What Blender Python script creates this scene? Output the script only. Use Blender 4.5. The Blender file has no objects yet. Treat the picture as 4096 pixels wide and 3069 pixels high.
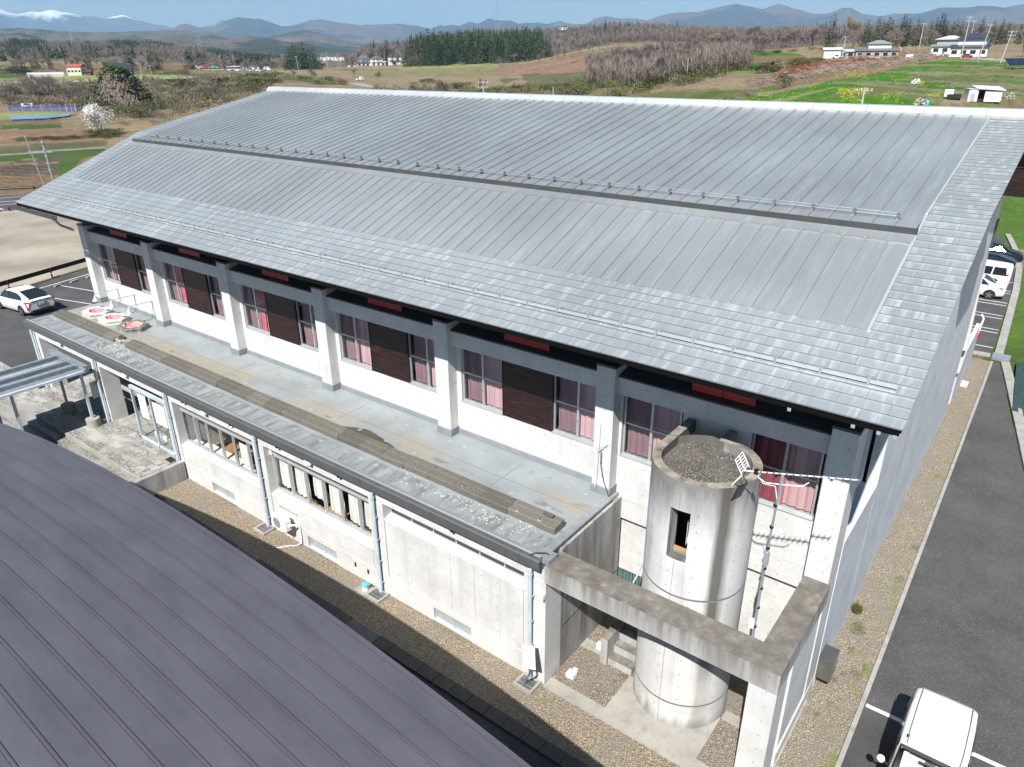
import bpy, math, random
import numpy as np
from mathutils import Vector, Matrix
random.seed(7); RNG = np.random.default_rng(7)
S = bpy.context.scene
COL = S.collection
R = math.radians
PI = math.pi

# ------------------------------------------------------------------ camera, sky, sun, exposure
HC = 15.7
AX = [[0.7946374, 0.6070437, -0.0070307], [0.2453668, -0.331742, -0.9109019], [-0.5552896, 0.7221116, -0.412563]]
F_PX = 2906.93
cam = bpy.data.objects.new('camera', bpy.data.cameras.new('camera'))
COL.objects.link(cam); S.camera = cam
cam.data.sensor_width = 36; cam.data.lens = F_PX / 4096 * 36
cam.data.clip_start = 0.1; cam.data.clip_end = 60000
_r, _d, _f = (Vector(v) for v in AX)
cam.matrix_world = Matrix(((_r[0], -_d[0], -_f[0], 0), (_r[1], -_d[1], -_f[1], 0), (_r[2], -_d[2], -_f[2], HC), (0, 0, 0, 1)))
W = bpy.data.worlds.new('World'); S.world = W; W.use_nodes = True
nt = W.node_tree
sky = nt.nodes.new('ShaderNodeTexSky'); sky.sky_type = 'NISHITA'; sky.sun_disc = False
SUN_DIR = Vector((.275, -1, 1.2)).normalized()
sky.sun_elevation = R(49.2); sky.sun_rotation = R(164.6)
sky.altitude = 250; sky.air_density = 1.0; sky.dust_density = 0.1; sky.ozone_density = 1.0
bg = nt.nodes['Background']; bg.inputs[1].default_value = 0.050
nt.links.new(sky.outputs[0], bg.inputs[0])
sl = bpy.data.lights.new('sun', 'SUN'); sl.energy = 5.0; sl.angle = R(.5); sl.color = (1, .965, .91)
so = bpy.data.objects.new('sun', sl); COL.objects.link(so)
so.rotation_euler = SUN_DIR.to_track_quat('Z', 'Y').to_euler()
S.view_settings.view_transform = 'Standard'; S.view_settings.look = 'None'
S.view_settings.exposure = 0.90; S.view_settings.gamma = 1
S.render.engine = 'CYCLES'
cy = S.cycles
cy.max_bounces = 6; cy.diffuse_bounces = 3; cy.glossy_bounces = 3; cy.transmission_bounces = 4
cy.transparent_max_bounces = 12; cy.volume_bounces = 0; cy.use_denoising = True
cy.sample_clamp_indirect = 6; cy.caustics_reflective = False; cy.caustics_refractive = False

# ------------------------------------------------------------------ helpers
def px_dir(px, py):
    a, b = (px - 2048) / F_PX, (py - 1534.5) / F_PX
    return Vector([AX[0][i] * a + AX[1][i] * b + AX[2][i] for i in range(3)])
class MB:
    """collects geometry and links it as one mesh object"""
    def __init__(s): s.v = []; s.f = []; s.m = []; s.mi = 0; s.sm = []
    def add(s, vs, fs, smooth=False):
        n = len(s.v); s.v += [tuple(p) for p in vs]
        for f in fs: s.f.append(tuple(i + n for i in f)); s.m.append(s.mi); s.sm.append(smooth)
        return s
    def box(s, x0, x1, y0, y1, z0, z1):
        return s.add([(x0,y0,z0),(x1,y0,z0),(x1,y1,z0),(x0,y1,z0),(x0,y0,z1),(x1,y0,z1),(x1,y1,z1),(x0,y1,z1)],
                     [(0,3,2,1),(4,5,6,7),(0,1,5,4),(1,2,6,5),(2,3,7,6),(3,0,4,7)])
    def quad(s, a, b, c, d): return s.add([a,b,c,d], [(0,1,2,3)])
    def prism(s, pts, z0, z1):
        n = len(pts)
        return s.add([(x,y,z0) for x,y in pts] + [(x,y,z1) for x,y in pts],
                     [tuple(range(n-1,-1,-1)), tuple(range(n,2*n))] + [(i,(i+1)%n,n+(i+1)%n,n+i) for i in range(n)])
    def extx(s, pts, x0, x1):
        """profile of (y, z) points extruded along x"""
        n = len(pts)
        return s.add([(x0,y,z) for y,z in pts] + [(x1,y,z) for y,z in pts],
                     [tuple(range(n)), tuple(range(2*n-1,n-1,-1))] + [(i,n+i,n+(i+1)%n,(i+1)%n) for i in range(n)])
    def exty(s, pts, y0, y1):
        n = len(pts)
        return s.add([(x,y0,z) for x,z in pts] + [(x,y1,z) for x,z in pts],
                     [tuple(range(n)), tuple(range(2*n-1,n-1,-1))] + [(i,n+i,n+(i+1)%n,(i+1)%n) for i in range(n)])
    def tube(s, pts, r, n=8, r2=None, cap=True):
        pts = [Vector(p) for p in pts]; k = len(pts); rings = []
        for i, p in enumerate(pts):
            t = (pts[min(i+1,k-1)] - pts[max(i-1,0)]).normalized()
            a = t.orthogonal().normalized() if i == 0 else (a - t * a.dot(t)).normalized()
            b = t.cross(a); rr = r if r2 is None else r + (r2 - r) * i / max(1, k-1)
            rings.append([p + (a*math.cos(2*PI*j/n) + b*math.sin(2*PI*j/n)) * rr for j in range(n)])
        vs = [q for g in rings for q in g]
        fs = [(i*n+j, i*n+(j+1)%n, (i+1)*n+(j+1)%n, (i+1)*n+j) for i in range(k-1) for j in range(n)]
        s.add(vs, fs, True)
        if cap: s.add(rings[0][::-1], [tuple(range(n))]); s.add(rings[-1], [tuple(range(n))])
        return s
    def lathe(s, c, prof, n=24, smooth=True):
        cx, cy_, cz = c; vs = []; k = len(prof)
        for r, z in prof:
            vs += [(cx + r*math.cos(2*PI*j/n), cy_ + r*math.sin(2*PI*j/n), cz + z) for j in range(n)]
        fs = [(i*n+j, i*n+(j+1)%n, (i+1)*n+(j+1)%n, (i+1)*n+j) for i in range(k-1) for j in range(n)]
        return s.add(vs, fs, smooth)
    def disc(s, c, r, n=16): return s.add([(c[0]+r*math.cos(2*PI*j/n), c[1]+r*math.sin(2*PI*j/n), c[2]) for j in range(n)], [tuple(range(n))])
    def mesh(s, name, mats):
        me = bpy.data.meshes.new(name); me.from_pydata(s.v, [], s.f)
        for m in (mats if isinstance(mats, (list, tuple)) else [mats]): me.materials.append(m)
        me.polygons.foreach_set('material_index', s.m); me.polygons.foreach_set('use_smooth', s.sm)
        me.update(); return me
    def obj(s, name, mats, parent=None, kind=None):
        """mesh in world coordinates, hung under its parent"""
        o = bpy.data.objects.new(name, s.mesh(name, mats)); COL.objects.link(o)
        return hang(o, parent, kind)
def wloc(o):
    v = Vector((0,0,0))
    while o is not None: v += o.location; o = o.parent
    return v
def hang(o, parent, kind=None):
    if parent is not None: o.parent = parent; o.location = o.location - wloc(parent)
    if kind: o['kind'] = kind
    return o
def tag(o, label, cat, group=None):
    o['label'] = label; o['category'] = cat
    if group: o['group'] = group
    return o
def thing(name, label, cat, loc=(0,0,0), rz=0, group=None):
    o = bpy.data.objects.new(name, None); COL.objects.link(o); o.empty_display_size = .2
    o.location = loc; o.rotation_euler = (0, 0, rz); return tag(o, label, cat, group)
def lpart(mb, name, mats, parent):
    """part given in the thing's own coordinates"""
    o = bpy.data.objects.new(name, mb.mesh(name, mats)); COL.objects.link(o); o.parent = parent; return o
def use(me, name, parent, loc, scale=None, rot=None):
    """one more piece that shares a mesh, placed in world coordinates"""
    o = bpy.data.objects.new(name, me); COL.objects.link(o); o.location = loc
    if scale: o.scale = scale
    if rot: o.rotation_euler = rot
    if parent is not None: o.parent = parent; o.location = Vector(loc) - wloc(parent)
    return o
def struct(mb, name, mats):
    o = mb.obj(name, mats); o['kind'] = 'structure'; return o
KIDS = {}
def kids(o):
    return [c for c in bpy.data.objects if c.parent == o]
def dup(root, tree, loc, rz=0, sc=1, label=None, group=None, name=None):
    r = root.copy(); COL.objects.link(r); r.location = loc; r.rotation_euler = (0, 0, rz)
    r.scale = (sc,)*3 if not isinstance(sc, (tuple, list)) else sc
    if name: r.name = name
    if label: r['label'] = label
    if group: r['group'] = group
    for ch, subs in tree:
        c = ch.copy(); COL.objects.link(c); c.parent = r
        for g in subs: d = g.copy(); COL.objects.link(d); d.parent = c
    return r
def tree_of(root): return [(c, kids(c)) for c in kids(root)]

# ------------------------------------------------------------------ materials
def new_mat(name):
    m = bpy.data.materials.new(name); m.use_nodes = True; n = m.node_tree
    return m, n, n.nodes['Principled BSDF']
class NG:
    def __init__(s, nt): s.nt = nt
    def n(s, t, **kw):
        x = s.nt.nodes.new('ShaderNode' + t)
        for k, v in kw.items():
            if k[0] == 'i' and k[1:].isdigit(): s.set(x.inputs[int(k[1:])], v)
            else: setattr(x, k, v)
        return x
    def set(s, sock, v):
        if isinstance(v, bpy.types.NodeSocket): s.nt.links.new(v, sock)
        else: sock.default_value = v
    def math(s, op, a, b=0, c=0, clamp=False):
        x = s.n('Math', operation=op, use_clamp=clamp, i0=a, i1=b); s.set(x.inputs[2], c); return x.outputs[0]
    def pos(s): return s.n('NewGeometry').outputs['Position']
    def objc(s): return s.n('TexCoord').outputs['Object']
    def scale(s, v, sc): return s.n('VectorMath', operation='MULTIPLY', i0=v, i1=sc).outputs[0]
    def noise(s, v, sc, det=4, rough=.55, dist=0):
        x = s.n('TexNoise'); s.set(x.inputs['Vector'], v); s.set(x.inputs['Scale'], sc); s.set(x.inputs['Detail'], det)
        s.set(x.inputs['Roughness'], rough); s.set(x.inputs['Distortion'], dist); return x.outputs[0]
    def ramp(s, f, stops, const=False):
        x = s.n('ValToRGB'); s.set(x.inputs[0], f); cr = x.color_ramp
        if const: cr.interpolation = 'CONSTANT'
        while len(cr.elements) < len(stops): cr.elements.new(.5)
        for e, (p, c) in zip(cr.elements, stops):
            e.position = p; e.color = (*c, 1) if isinstance(c, tuple) else (c, c, c, 1)
        return x.outputs[0]
    def mix(s, f, a, b, mode='MIX'):
        x = s.n('Mix', data_type='RGBA', blend_type=mode); s.set(x.inputs[0], f)
        s.set(x.inputs[6], a if not isinstance(a, tuple) else (*a, 1)[:4]); s.set(x.inputs[7], b if not isinstance(b, tuple) else (*b, 1)[:4])
        return x.outputs[2]
    def map(s, f, a, b, c=0, d=1):
        x = s.n('MapRange', i0=f, i1=a, i2=b, i3=c, i4=d); return x.outputs[0]
    def sep(s, v): x = s.n('SeparateXYZ', i0=v); return x.outputs
    def bump(s, h, st=.3, d=.02):
        x = s.n('Bump'); s.set(x.inputs['Strength'], st); s.set(x.inputs['Distance'], d); s.set(x.inputs['Height'], h); return x.outputs[0]
def simple(name, col, rough=.6, metal=0, var=.12, sc=3, spec=.5, bump=0, obj=False, bsc=None):
    m, nt, b = new_mat(name); g = NG(nt)
    v = g.objc() if obj else g.pos()
    f = g.noise(v, sc, 5)
    c0 = tuple(max(0, c * (1 - var)) for c in col); c1 = tuple(c * (1 + var) for c in col)
    nt.links.new(g.ramp(f, [(.3, c0), (.7, c1)]), b.inputs['Base Color'])
    b.inputs['Roughness'].default_value = rough; b.inputs['Metallic'].default_value = metal
    b.inputs['Specular IOR Level'].default_value = spec
    if bump: nt.links.new(g.bump(g.noise(v, bsc or sc*8, 3), bump), b.inputs['Normal'])
    return m
def concrete(name, base=.50, stain=.35, dark=(.13,.12,.105), holes=True, warm=(1,1.0,.985), top_dark=0.0, tower=False, streak=1.0):
    m, nt, b = new_mat(name); g = NG(nt); p = g.pos()
    c = tuple(base*w for w in warm)
    n1 = g.noise(p, .9, 6, .6); n2 = g.noise(p, 6, 5, .7)
    col = g.mix(g.map(n1, .35, .7), c, tuple(k*.80 for k in c))
    col = g.mix(g.math('MULTIPLY', g.map(n2, .5, .75), .25), col, tuple(k*.62 for k in c))
    st = g.noise(g.scale(p, (2.6, 2.6, .28)), 1.0, 5, .62)
    k = g.math('MULTIPLY', g.map(st, .62 - .22*stain, .80), stain*streak, clamp=True)
    col = g.mix(k, col, dark)
    gr = g.noise(p, 16, 3, .7)
    col = g.mix(g.math('MULTIPLY', g.map(gr, .62, .74), .25 + .3*stain, clamp=True), col, dark)
    nz = g.sep(g.n('NewGeometry').outputs['Normal'])[2]
    if top_dark:
        f = g.math('MULTIPLY', g.map(nz, .5, .9), top_dark, clamp=True)
        t = g.ramp(g.noise(p, 2.2, 6, .65), [(.35, (.095,.088,.078)), (.65, (.27,.25,.22))])
        col = g.mix(f, col, t)
        z = g.sep(p)[2]
        f2 = g.math('MULTIPLY', g.map(z, 3.3, 4.1), g.map(g.noise(g.scale(p, (5,5,.5)), 1, 4, .6), .3, .6), clamp=True)
        col = g.mix(g.math('MULTIPLY', f2, top_dark*.8), col, (.13,.118,.10))
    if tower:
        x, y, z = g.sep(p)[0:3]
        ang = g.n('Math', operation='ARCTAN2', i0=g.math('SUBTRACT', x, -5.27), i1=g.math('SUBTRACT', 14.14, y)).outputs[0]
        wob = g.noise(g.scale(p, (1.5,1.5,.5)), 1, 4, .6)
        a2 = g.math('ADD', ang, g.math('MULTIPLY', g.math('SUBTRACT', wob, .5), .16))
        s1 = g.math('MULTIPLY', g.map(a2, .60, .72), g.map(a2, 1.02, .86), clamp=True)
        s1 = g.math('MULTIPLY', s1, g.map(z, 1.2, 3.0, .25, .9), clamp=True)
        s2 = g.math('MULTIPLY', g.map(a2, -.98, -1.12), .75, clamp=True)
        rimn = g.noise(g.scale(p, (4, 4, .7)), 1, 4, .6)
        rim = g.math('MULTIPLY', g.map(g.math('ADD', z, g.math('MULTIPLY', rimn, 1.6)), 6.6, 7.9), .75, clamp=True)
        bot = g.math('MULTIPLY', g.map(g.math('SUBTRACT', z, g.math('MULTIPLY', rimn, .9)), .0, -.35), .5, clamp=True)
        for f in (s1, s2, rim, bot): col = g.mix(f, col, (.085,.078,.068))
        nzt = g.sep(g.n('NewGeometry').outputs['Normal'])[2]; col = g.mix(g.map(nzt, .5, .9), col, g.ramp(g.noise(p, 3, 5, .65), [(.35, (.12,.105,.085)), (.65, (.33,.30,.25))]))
    if holes:
        x, y, z = g.sep(p)[0:3]
        nx = g.sep(g.n('NewGeometry').outputs['Normal'])
        ax = g.math('ABSOLUTE', nx[0])
        u = g.mix(g.math('GREATER_THAN', ax, .7), x, y) if False else None
        uu = g.n('Mix', data_type='FLOAT'); g.set(uu.inputs[0], g.math('GREATER_THAN', ax, .7)); g.set(uu.inputs[2], x); g.set(uu.inputs[3], y)
        fu = g.math('SUBTRACT', g.math('FRACT', g.math('DIVIDE', g.math('ADD', uu.outputs[0], .11), .56)), .5)
        fz = g.math('SUBTRACT', g.math('FRACT', g.math('DIVIDE', g.math('ADD', z, .05), .42)), .5)
        d = g.math('SQRT', g.math('ADD', g.math('POWER', g.math('MULTIPLY', fu, .56), 2), g.math('POWER', g.math('MULTIPLY', fz, .42), 2)))
        side = g.math('LESS_THAN', g.math('ABSOLUTE', nx[2]), .5)
        dot = g.math('MULTIPLY', g.math('LESS_THAN', d, .022), side)
        jl = g.math('ADD', g.math('LESS_THAN', g.math('FRACT', g.math('DIVIDE', uu.outputs[0], 1.68)), .007), g.math('LESS_THAN', g.math('FRACT', g.math('DIVIDE', g.math('ADD', z, .3), 1.26)), .009), clamp=True)
        jm = g.map(g.noise(p, .8, 4, .6), .40, .62, .0, .38)
        col = g.mix(g.math('MULTIPLY', g.math('MULTIPLY', jl, side), jm), col, tuple(k*.4 for k in c))
        col = g.mix(g.math('MULTIPLY', dot, .6), col, tuple(k*.33 for k in c))
    nt.links.new(col, b.inputs['Base Color']); b.inputs['Roughness'].default_value = .85
    b.inputs['Specular IOR Level'].default_value = .25
    nt.links.new(g.bump(g.noise(p, 30, 4, .7), .25, .01), b.inputs['Normal'])
    return m
M = {}
M['concrete'] = concrete('fair_faced_concrete', .62, .24)
M['concrete_old'] = concrete('weathered_concrete', .46, .75, top_dark=1.0)
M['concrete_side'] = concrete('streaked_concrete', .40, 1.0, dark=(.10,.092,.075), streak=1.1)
M['concrete_tower'] = concrete('tower_concrete', .62, .45, tower=True)
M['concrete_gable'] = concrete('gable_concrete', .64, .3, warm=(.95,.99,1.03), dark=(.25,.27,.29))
M['cover'] = concrete('cover_concrete_shade_toned', .09, .7, holes=False, warm=(1,.97,.9))  # very dark base: the shade over the covers is put into the colour
M['slab'] = concrete('ground_slab_concrete', .36, .55, holes=False, warm=(1,.96,.86))
M['kerbcon'] = concrete('kerb_concrete', .36, .7, holes=False, warm=(1,.97,.92))
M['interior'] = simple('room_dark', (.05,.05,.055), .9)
M['darksteel'] = simple('dark_grey_metal', (.060,.063,.066), .5, .1, .15)
M['fascia'] = simple('fascia_grey_metal', (.095,.10,.103), .5, .1, .12)
M['skirt'] = simple('grey_membrane_skirt', (.20,.215,.23), .6, 0, .12)
M['alu'] = simple('aluminium_frame', (.60,.62,.63), .35, .6, .06)
M['white'] = simple('white_paint', (.80,.80,.78), .4, 0, .03)
M['whitecar'] = simple('white_car_paint', (.82,.82,.82), .18, 0, .01, obj=True)
M['blackcar'] = simple('black_car_paint', (.008,.009,.014), .12, 0, .05, spec=.8, obj=True)
M['redcar'] = simple('red_car_paint', (.35,.03,.03), .2, 0, .02, obj=True)
M['carglass'] = simple('car_glass', (.012,.015,.02), .06, 0, .05, spec=.8, obj=True)
M['tyre'] = simple('tyre_rubber', (.015,.015,.016), .8, 0, .1, obj=True)
M['rim'] = simple('alloy_rim', (.45,.46,.48), .3, .8, .05, obj=True)
M['lamp_red'] = simple('tail_lamp_red', (.45,.015,.02), .2, 0, .05, obj=True)
M['black'] = simple('black_plastic', (.012,.012,.013), .5, 0, .1)
M['eave_shade'] = simple('eave_shade_black_timber', (.004,.004,.004), .9, 0, .1, spec=.1)  # near-black tone carries the shade under the eave in the colour
M['pipe'] = simple('pale_blue_pipe', (.50,.58,.64), .45, .1, .14, 2.5)
M['steel'] = simple('galvanised_steel', (.40,.44,.47), .42, .55, .15, 5)
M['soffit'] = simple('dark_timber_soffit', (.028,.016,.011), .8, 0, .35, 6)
M['redpanel'] = simple('red_eave_panel', (.42,.035,.03), .55, 0, .06)
M['greenlid'] = simple('teal_plastic_lid', (.10,.42,.45), .4, 0, .05)
M['grate'] = simple('steel_grate', (.30,.31,.32), .5, .6, .2)
M['asphalt_path'] = None
def asphalt(name, base, speck, sc=28, warm=(1,.99,1.02)):
    m, nt, b = new_mat(name); g = NG(nt); p = g.pos()
    n1 = g.noise(p, .55, 6, .65); n2 = g.noise(p, 60, 2)
    col = g.ramp(n1, [(.3, tuple(base*.58*w for w in warm)), (.7, tuple(base*1.25*w for w in warm))])
    col = g.mix(g.math('MULTIPLY', g.map(n2, .4, .65), .35), col, tuple(base*1.9*w for w in warm))
    vo = g.n('TexVoronoi'); g.set(vo.inputs['Vector'], p); g.set(vo.inputs['Scale'], sc)
    rnd = g.sep(vo.outputs['Color'])[0]
    f = g.math('MULTIPLY', g.math('LESS_THAN', vo.outputs['Distance'], .30), g.math('GREATER_THAN', rnd, .80))
    col = g.mix(g.math('MULTIPLY', f, speck), col, (.55,.53,.5))
    nt.links.new(col, b.inputs['Base Color']); b.inputs['Roughness'].default_value = .9
    nt.links.new(g.bump(n2, .3, .01), b.inputs['Normal']); return m
M['asphalt'] = asphalt('asphalt_fresh', .060, .12)
M['asphalt_path'] = asphalt('asphalt_path_coarse', .060, .38, 36, warm=(1.02,.98,.98))
M['asphalt_shade_toned'] = asphalt('asphalt_shaded_lane', .05, .2, 20)  # darker asphalt copy, the lane's shade mixed into its tone
def gravel_mat(name, tint, green=.0):
    m, nt, b = new_mat(name); g = NG(nt); p = g.pos()
    vo = g.n('TexVoronoi'); g.set(vo.inputs['Vector'], p); g.set(vo.inputs['Scale'], 30)
    cell = g.sep(vo.outputs['Color'])
    col = g.ramp(cell[0], [(0, tuple(t*.34 for t in tint)), (.35, tuple(t*.75 for t in tint)), (.75, tint), (1, (.60,.54,.45))])
    col = g.mix(g.map(vo.outputs['Distance'], .25, .65), col, tuple(t*.30 for t in tint))
    big = g.noise(p, .9, 5, .6); col = g.mix(g.math('MULTIPLY', g.map(big, .42, .66), .5), col, (.20,.185,.16))
    if green:
        x = g.sep(p)[0]
        gn = g.math('MULTIPLY', g.map(g.noise(p, 1.7, 6, .7), .53, .63), g.map(x, -2.1, -1.45, .05, green), clamp=True)
        col = g.mix(gn, col, (.17,.20,.055))
    nt.links.new(col, b.inputs['Base Color']); b.inputs['Roughness'].default_value = .9
    nt.links.new(g.bump(vo.outputs['Distance'], .9, .03), b.inputs['Normal']); return m
M['gravel'] = gravel_mat('brown_gravel', (.50,.40,.28))
M['gravel_side'] = gravel_mat('side_gravel_with_moss', (.50,.42,.31), .85)
M['gravel_court'] = gravel_mat('court_gravel', (.44,.36,.28))
def roof_metal(name, base, streaks, seed=0, rough=.42, metal=.55, obj_rand=.10):
    m, nt, b = new_mat(name); g = NG(nt); p = g.pos()
    rnd = g.n('ObjectInfo').outputs['Random']
    off = g.n('CombineXYZ', i0=g.math('MULTIPLY', rnd, 31), i1=g.math('MULTIPLY', rnd, 17), i2=0).outputs[0]
    pp = g.n('VectorMath', operation='ADD', i0=p, i1=off).outputs[0]
    n1 = g.noise(p, .22, 4, .5)
    col = g.ramp(n1, [(.3, tuple(c*.88 for c in base)), (.7, tuple(c*1.12 for c in base))])
    col = g.mix(g.math('MULTIPLY', g.map(rnd, 0, 1), obj_rand*2.2), col, tuple(c*.66 for c in base))
    st = g.noise(g.scale(pp, (5.5, .55, .3)), 1.0, 4, .6)
    col = g.mix(g.math('MULTIPLY', g.map(st, .50, .72), streaks, clamp=True), col, (.82,.85,.87))
    fine = g.noise(g.scale(p, (9, 1.2, 1)), 1, 4, .7)
    col = g.mix(g.math('MULTIPLY', g.map(fine, .55, .8), .25), col, tuple(c*.6 for c in base))
    nt.links.new(col, b.inputs['Base Color'])
    b.inputs['Roughness'].default_value = rough; b.inputs['Metallic'].default_value = metal
    nt.links.new(g.bump(g.noise(g.scale(p, (1.2, .35, .3)), 1.2, 2), .12, .05), b.inputs['Normal'])
    return m
M['pan'] = roof_metal('roof_pan_metal', (.365,.39,.40), .16, obj_rand=.05)
M['shingle'] = roof_metal('shingle_metal', (.42,.45,.46), .62, obj_rand=.05)
M['capmetal'] = roof_metal('ridge_cap_metal', (.62,.65,.66), .2)
M['seam'] = simple('roof_seam_metal', (.20,.215,.225), .5, .5, .1)
M['underlay'] = simple('roof_underlay_dark', (.06,.06,.06), .8)
m_, nt_, b_ = new_mat('purple_roof_metal'); g_ = NG(nt_); p_ = g_.pos()
n_ = g_.noise(g_.scale(p_, (.5, 1.6, .5)), 1.0, 5, .6)
c_ = g_.ramp(n_, [(.25, (.070,.069,.088)), (.75, (.108,.106,.128))])
c_ = g_.mix(g_.math('MULTIPLY', g_.map(g_.n('ObjectInfo').outputs['Random'], 0, 1), .2), c_, (.062,.058,.076))
c_ = g_.mix(g_.math('MULTIPLY', g_.map(g_.noise(p_, 14, 4, .7), .62, .75), .15), c_, (.16,.155,.175))
nt_.links.new(c_, b_.inputs['Base Color']); b_.inputs['Roughness'].default_value = .52; b_.inputs['Metallic'].default_value = .15
nt_.links.new(g_.bump(g_.noise(g_.scale(p_, (.6,2,1)), 1.3, 3), .15, .05), b_.inputs['Normal'])
M['purple'] = m_
M['purple_seam'] = simple('purple_roof_seam', (.10,.095,.135), .4, .2, .08)
# flat roof membrane: blue grey sheet, rain stains, ponding silt
m_, nt_, b_ = new_mat('roof_membrane'); g_ = NG(nt_); p_ = g_.pos(); X_, Y_, Z_ = g_.sep(p_)[0:3]
c_ = g_.ramp(g_.noise(p_, .8, 5, .55), [(.3, (.21,.235,.25)), (.7, (.30,.325,.34))])
ed = g_.map(Y_, 13.05, 12.95)
strk = g_.noise(g_.scale(p_, (2.4, .55, 1)), 1.0, 5, .65, 1.2)
c_ = g_.mix(g_.math('MULTIPLY', g_.math('MULTIPLY', g_.map(strk, .44, .66), ed), .75, clamp=True), c_, (.115,.10,.088))
mid = g_.math('MULTIPLY', g_.map(Y_, 15.1, 14.5), g_.map(Y_, 13.1, 13.3), clamp=True)
silt = g_.noise(g_.scale(p_, (.30, 1.1, 1)), 1.0, 6, .6)
c_ = g_.mix(g_.math('MULTIPLY', g_.math('MULTIPLY', g_.map(silt, .44, .58), mid), .85, clamp=True), c_, (.30,.265,.205))
c_ = g_.mix(g_.math('MULTIPLY', g_.math('MULTIPLY', g_.map(g_.noise(g_.scale(p_, (.5, 1.6, 1)), 1.7, 6, .6), .60, .66), mid), .55, clamp=True), c_, (.13,.11,.085))
c_ = g_.mix(g_.math('MULTIPLY', g_.map(X_, -36.5, -38.2), 0.0), c_, (.3,.3,.3))
nt_.links.new(c_, b_.inputs['Base Color']); b_.inputs['Roughness'].default_value = .55
nt_.links.new(g_.bump(g_.noise(p_, 2.0, 4), .15, .03), b_.inputs['Normal'])
M['membrane'] = m_
M['silt'] = simple('wet_silt', (.075,.06,.042), .35, 0, .3, 9)
M['disc'] = simple('membrane_fixing_disc', (.27,.29,.30), .55, 0, .2)
# kerb blocks: exposed pebble concrete
m_, nt_, b_ = new_mat('pebbled_block'); g_ = NG(nt_); p_ = g_.pos()
vo_ = g_.n('TexVoronoi'); g_.set(vo_.inputs['Vector'], p_); g_.set(vo_.inputs['Scale'], 60)
c_ = g_.ramp(g_.sep(vo_.outputs['Color'])[0], [(0, (.08,.076,.066)), (.5, (.155,.147,.128)), (1, (.27,.255,.225))])
c_ = g_.mix(g_.map(g_.noise(p_, 1.8, 5, .6), .4, .65), c_, (.17,.155,.12))
c_ = g_.mix(g_.map(g_.n('ObjectInfo').outputs['Random'], 0, 1, 0, .55), c_, (.065,.06,.05))
nt_.links.new(c_, b_.inputs['Base Color']); b_.inputs['Roughness'].default_value = .9
nt_.links.new(g_.bump(vo_.outputs['Distance'], .7, .02), b_.inputs['Normal'])
M['block'] = m_
M['chip'] = simple('broken_concrete_chip', (.56,.55,.52), .9, 0, .25, 12)
# charred wood planks, with a red-brown grain
m_, nt_, b_ = new_mat('charred_red_plank'); g_ = NG(nt_); p_ = g_.pos()
rn_ = g_.n('ObjectInfo').outputs['Random']
of_ = g_.n('CombineXYZ', i0=g_.math('MULTIPLY', rn_, 23), i1=0, i2=g_.math('MULTIPLY', rn_, 11)).outputs[0]
gn_ = g_.noise(g_.scale(g_.n('VectorMath', operation='ADD', i0=p_, i1=of_).outputs[0], (1.4, 1, 22)), 1.0, 5, .7, .6)
c_ = g_.ramp(gn_, [(.42, (.006,.003,.003)), (.58, (.026,.008,.006)), (.74, (.15,.040,.020))])
nt_.links.new(c_, b_.inputs['Base Color']); b_.inputs['Roughness'].default_value = .5
nt_.links.new(g_.bump(gn_, .5, .01), b_.inputs['Normal'])
M['plank'] = m_
def glassm(name, tint, refl=.12, alpha=.85):
    m, nt, b = new_mat(name); g = NG(nt); nt.nodes.remove(b)
    tr = g.n('BsdfTransparent', i0=(*tint, 1)); gl = g.n('BsdfGlossy'); gl.inputs['Roughness'].default_value = .02
    ge = g.n('NewGeometry'); dt = g.n('VectorMath', operation='DOT_PRODUCT', i0=ge.outputs['Incoming'], i1=ge.outputs['Normal']).outputs['Value']
    fr = g.math('POWER', g.math('SUBTRACT', 1, g.math('ABSOLUTE', dt)), 5)
    mx = g.n('MixShader'); g.set(mx.inputs[0], g.math('ADD', g.math('MULTIPLY', fr, .45), refl*.3, clamp=True))
    nt.links.new(tr.outputs[0], mx.inputs[1]); nt.links.new(gl.outputs[0], mx.inputs[2])
    nt.links.new(mx.outputs[0], nt.nodes['Material Output'].inputs[0]); return m
M['glass'] = glassm('clear_pane', (.95,.96,.96))
M['glass_screen'] = glassm('pane_behind_insect_screen', (.78,.79,.80))
M['frost'] = simple('frosted_pane', (.30,.33,.35), .35, 0, .10, 4)
def cloth(name, c):
    m, nt, b = new_mat(name); g = NG(nt); p = g.pos()
    nt.links.new(g.ramp(g.noise(g.scale(p, (7,7,.5)), 1, 3), [(.3, tuple(k*.78 for k in c)), (.7, c)]), b.inputs['Base Color'])
    b.inputs['Roughness'].default_value = .9; return m
M['pink'] = cloth('pink_curtain', (.68,.42,.45)); M['red'] = cloth('red_curtain', (.66,.17,.21)); M['cream'] = cloth('cream_curtain', (.88,.86,.80))
M['paper'] = simple('white_paper', (.85,.85,.85), .8, 0, .01)
M['wood'] = simple('table_wood', (.42,.24,.11), .5, 0, .2, 5)
M['line'] = simple('white_road_paint', (.62,.62,.60), .7, 0, .12, 6)
M['pinkpaint'] = simple('pink_painted_well', (.75,.24,.25), .7, 0, .15, 5)
M['lamp'] = simple('lamp_grey_paint', (.46,.48,.50), .5, .1, .08)
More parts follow.
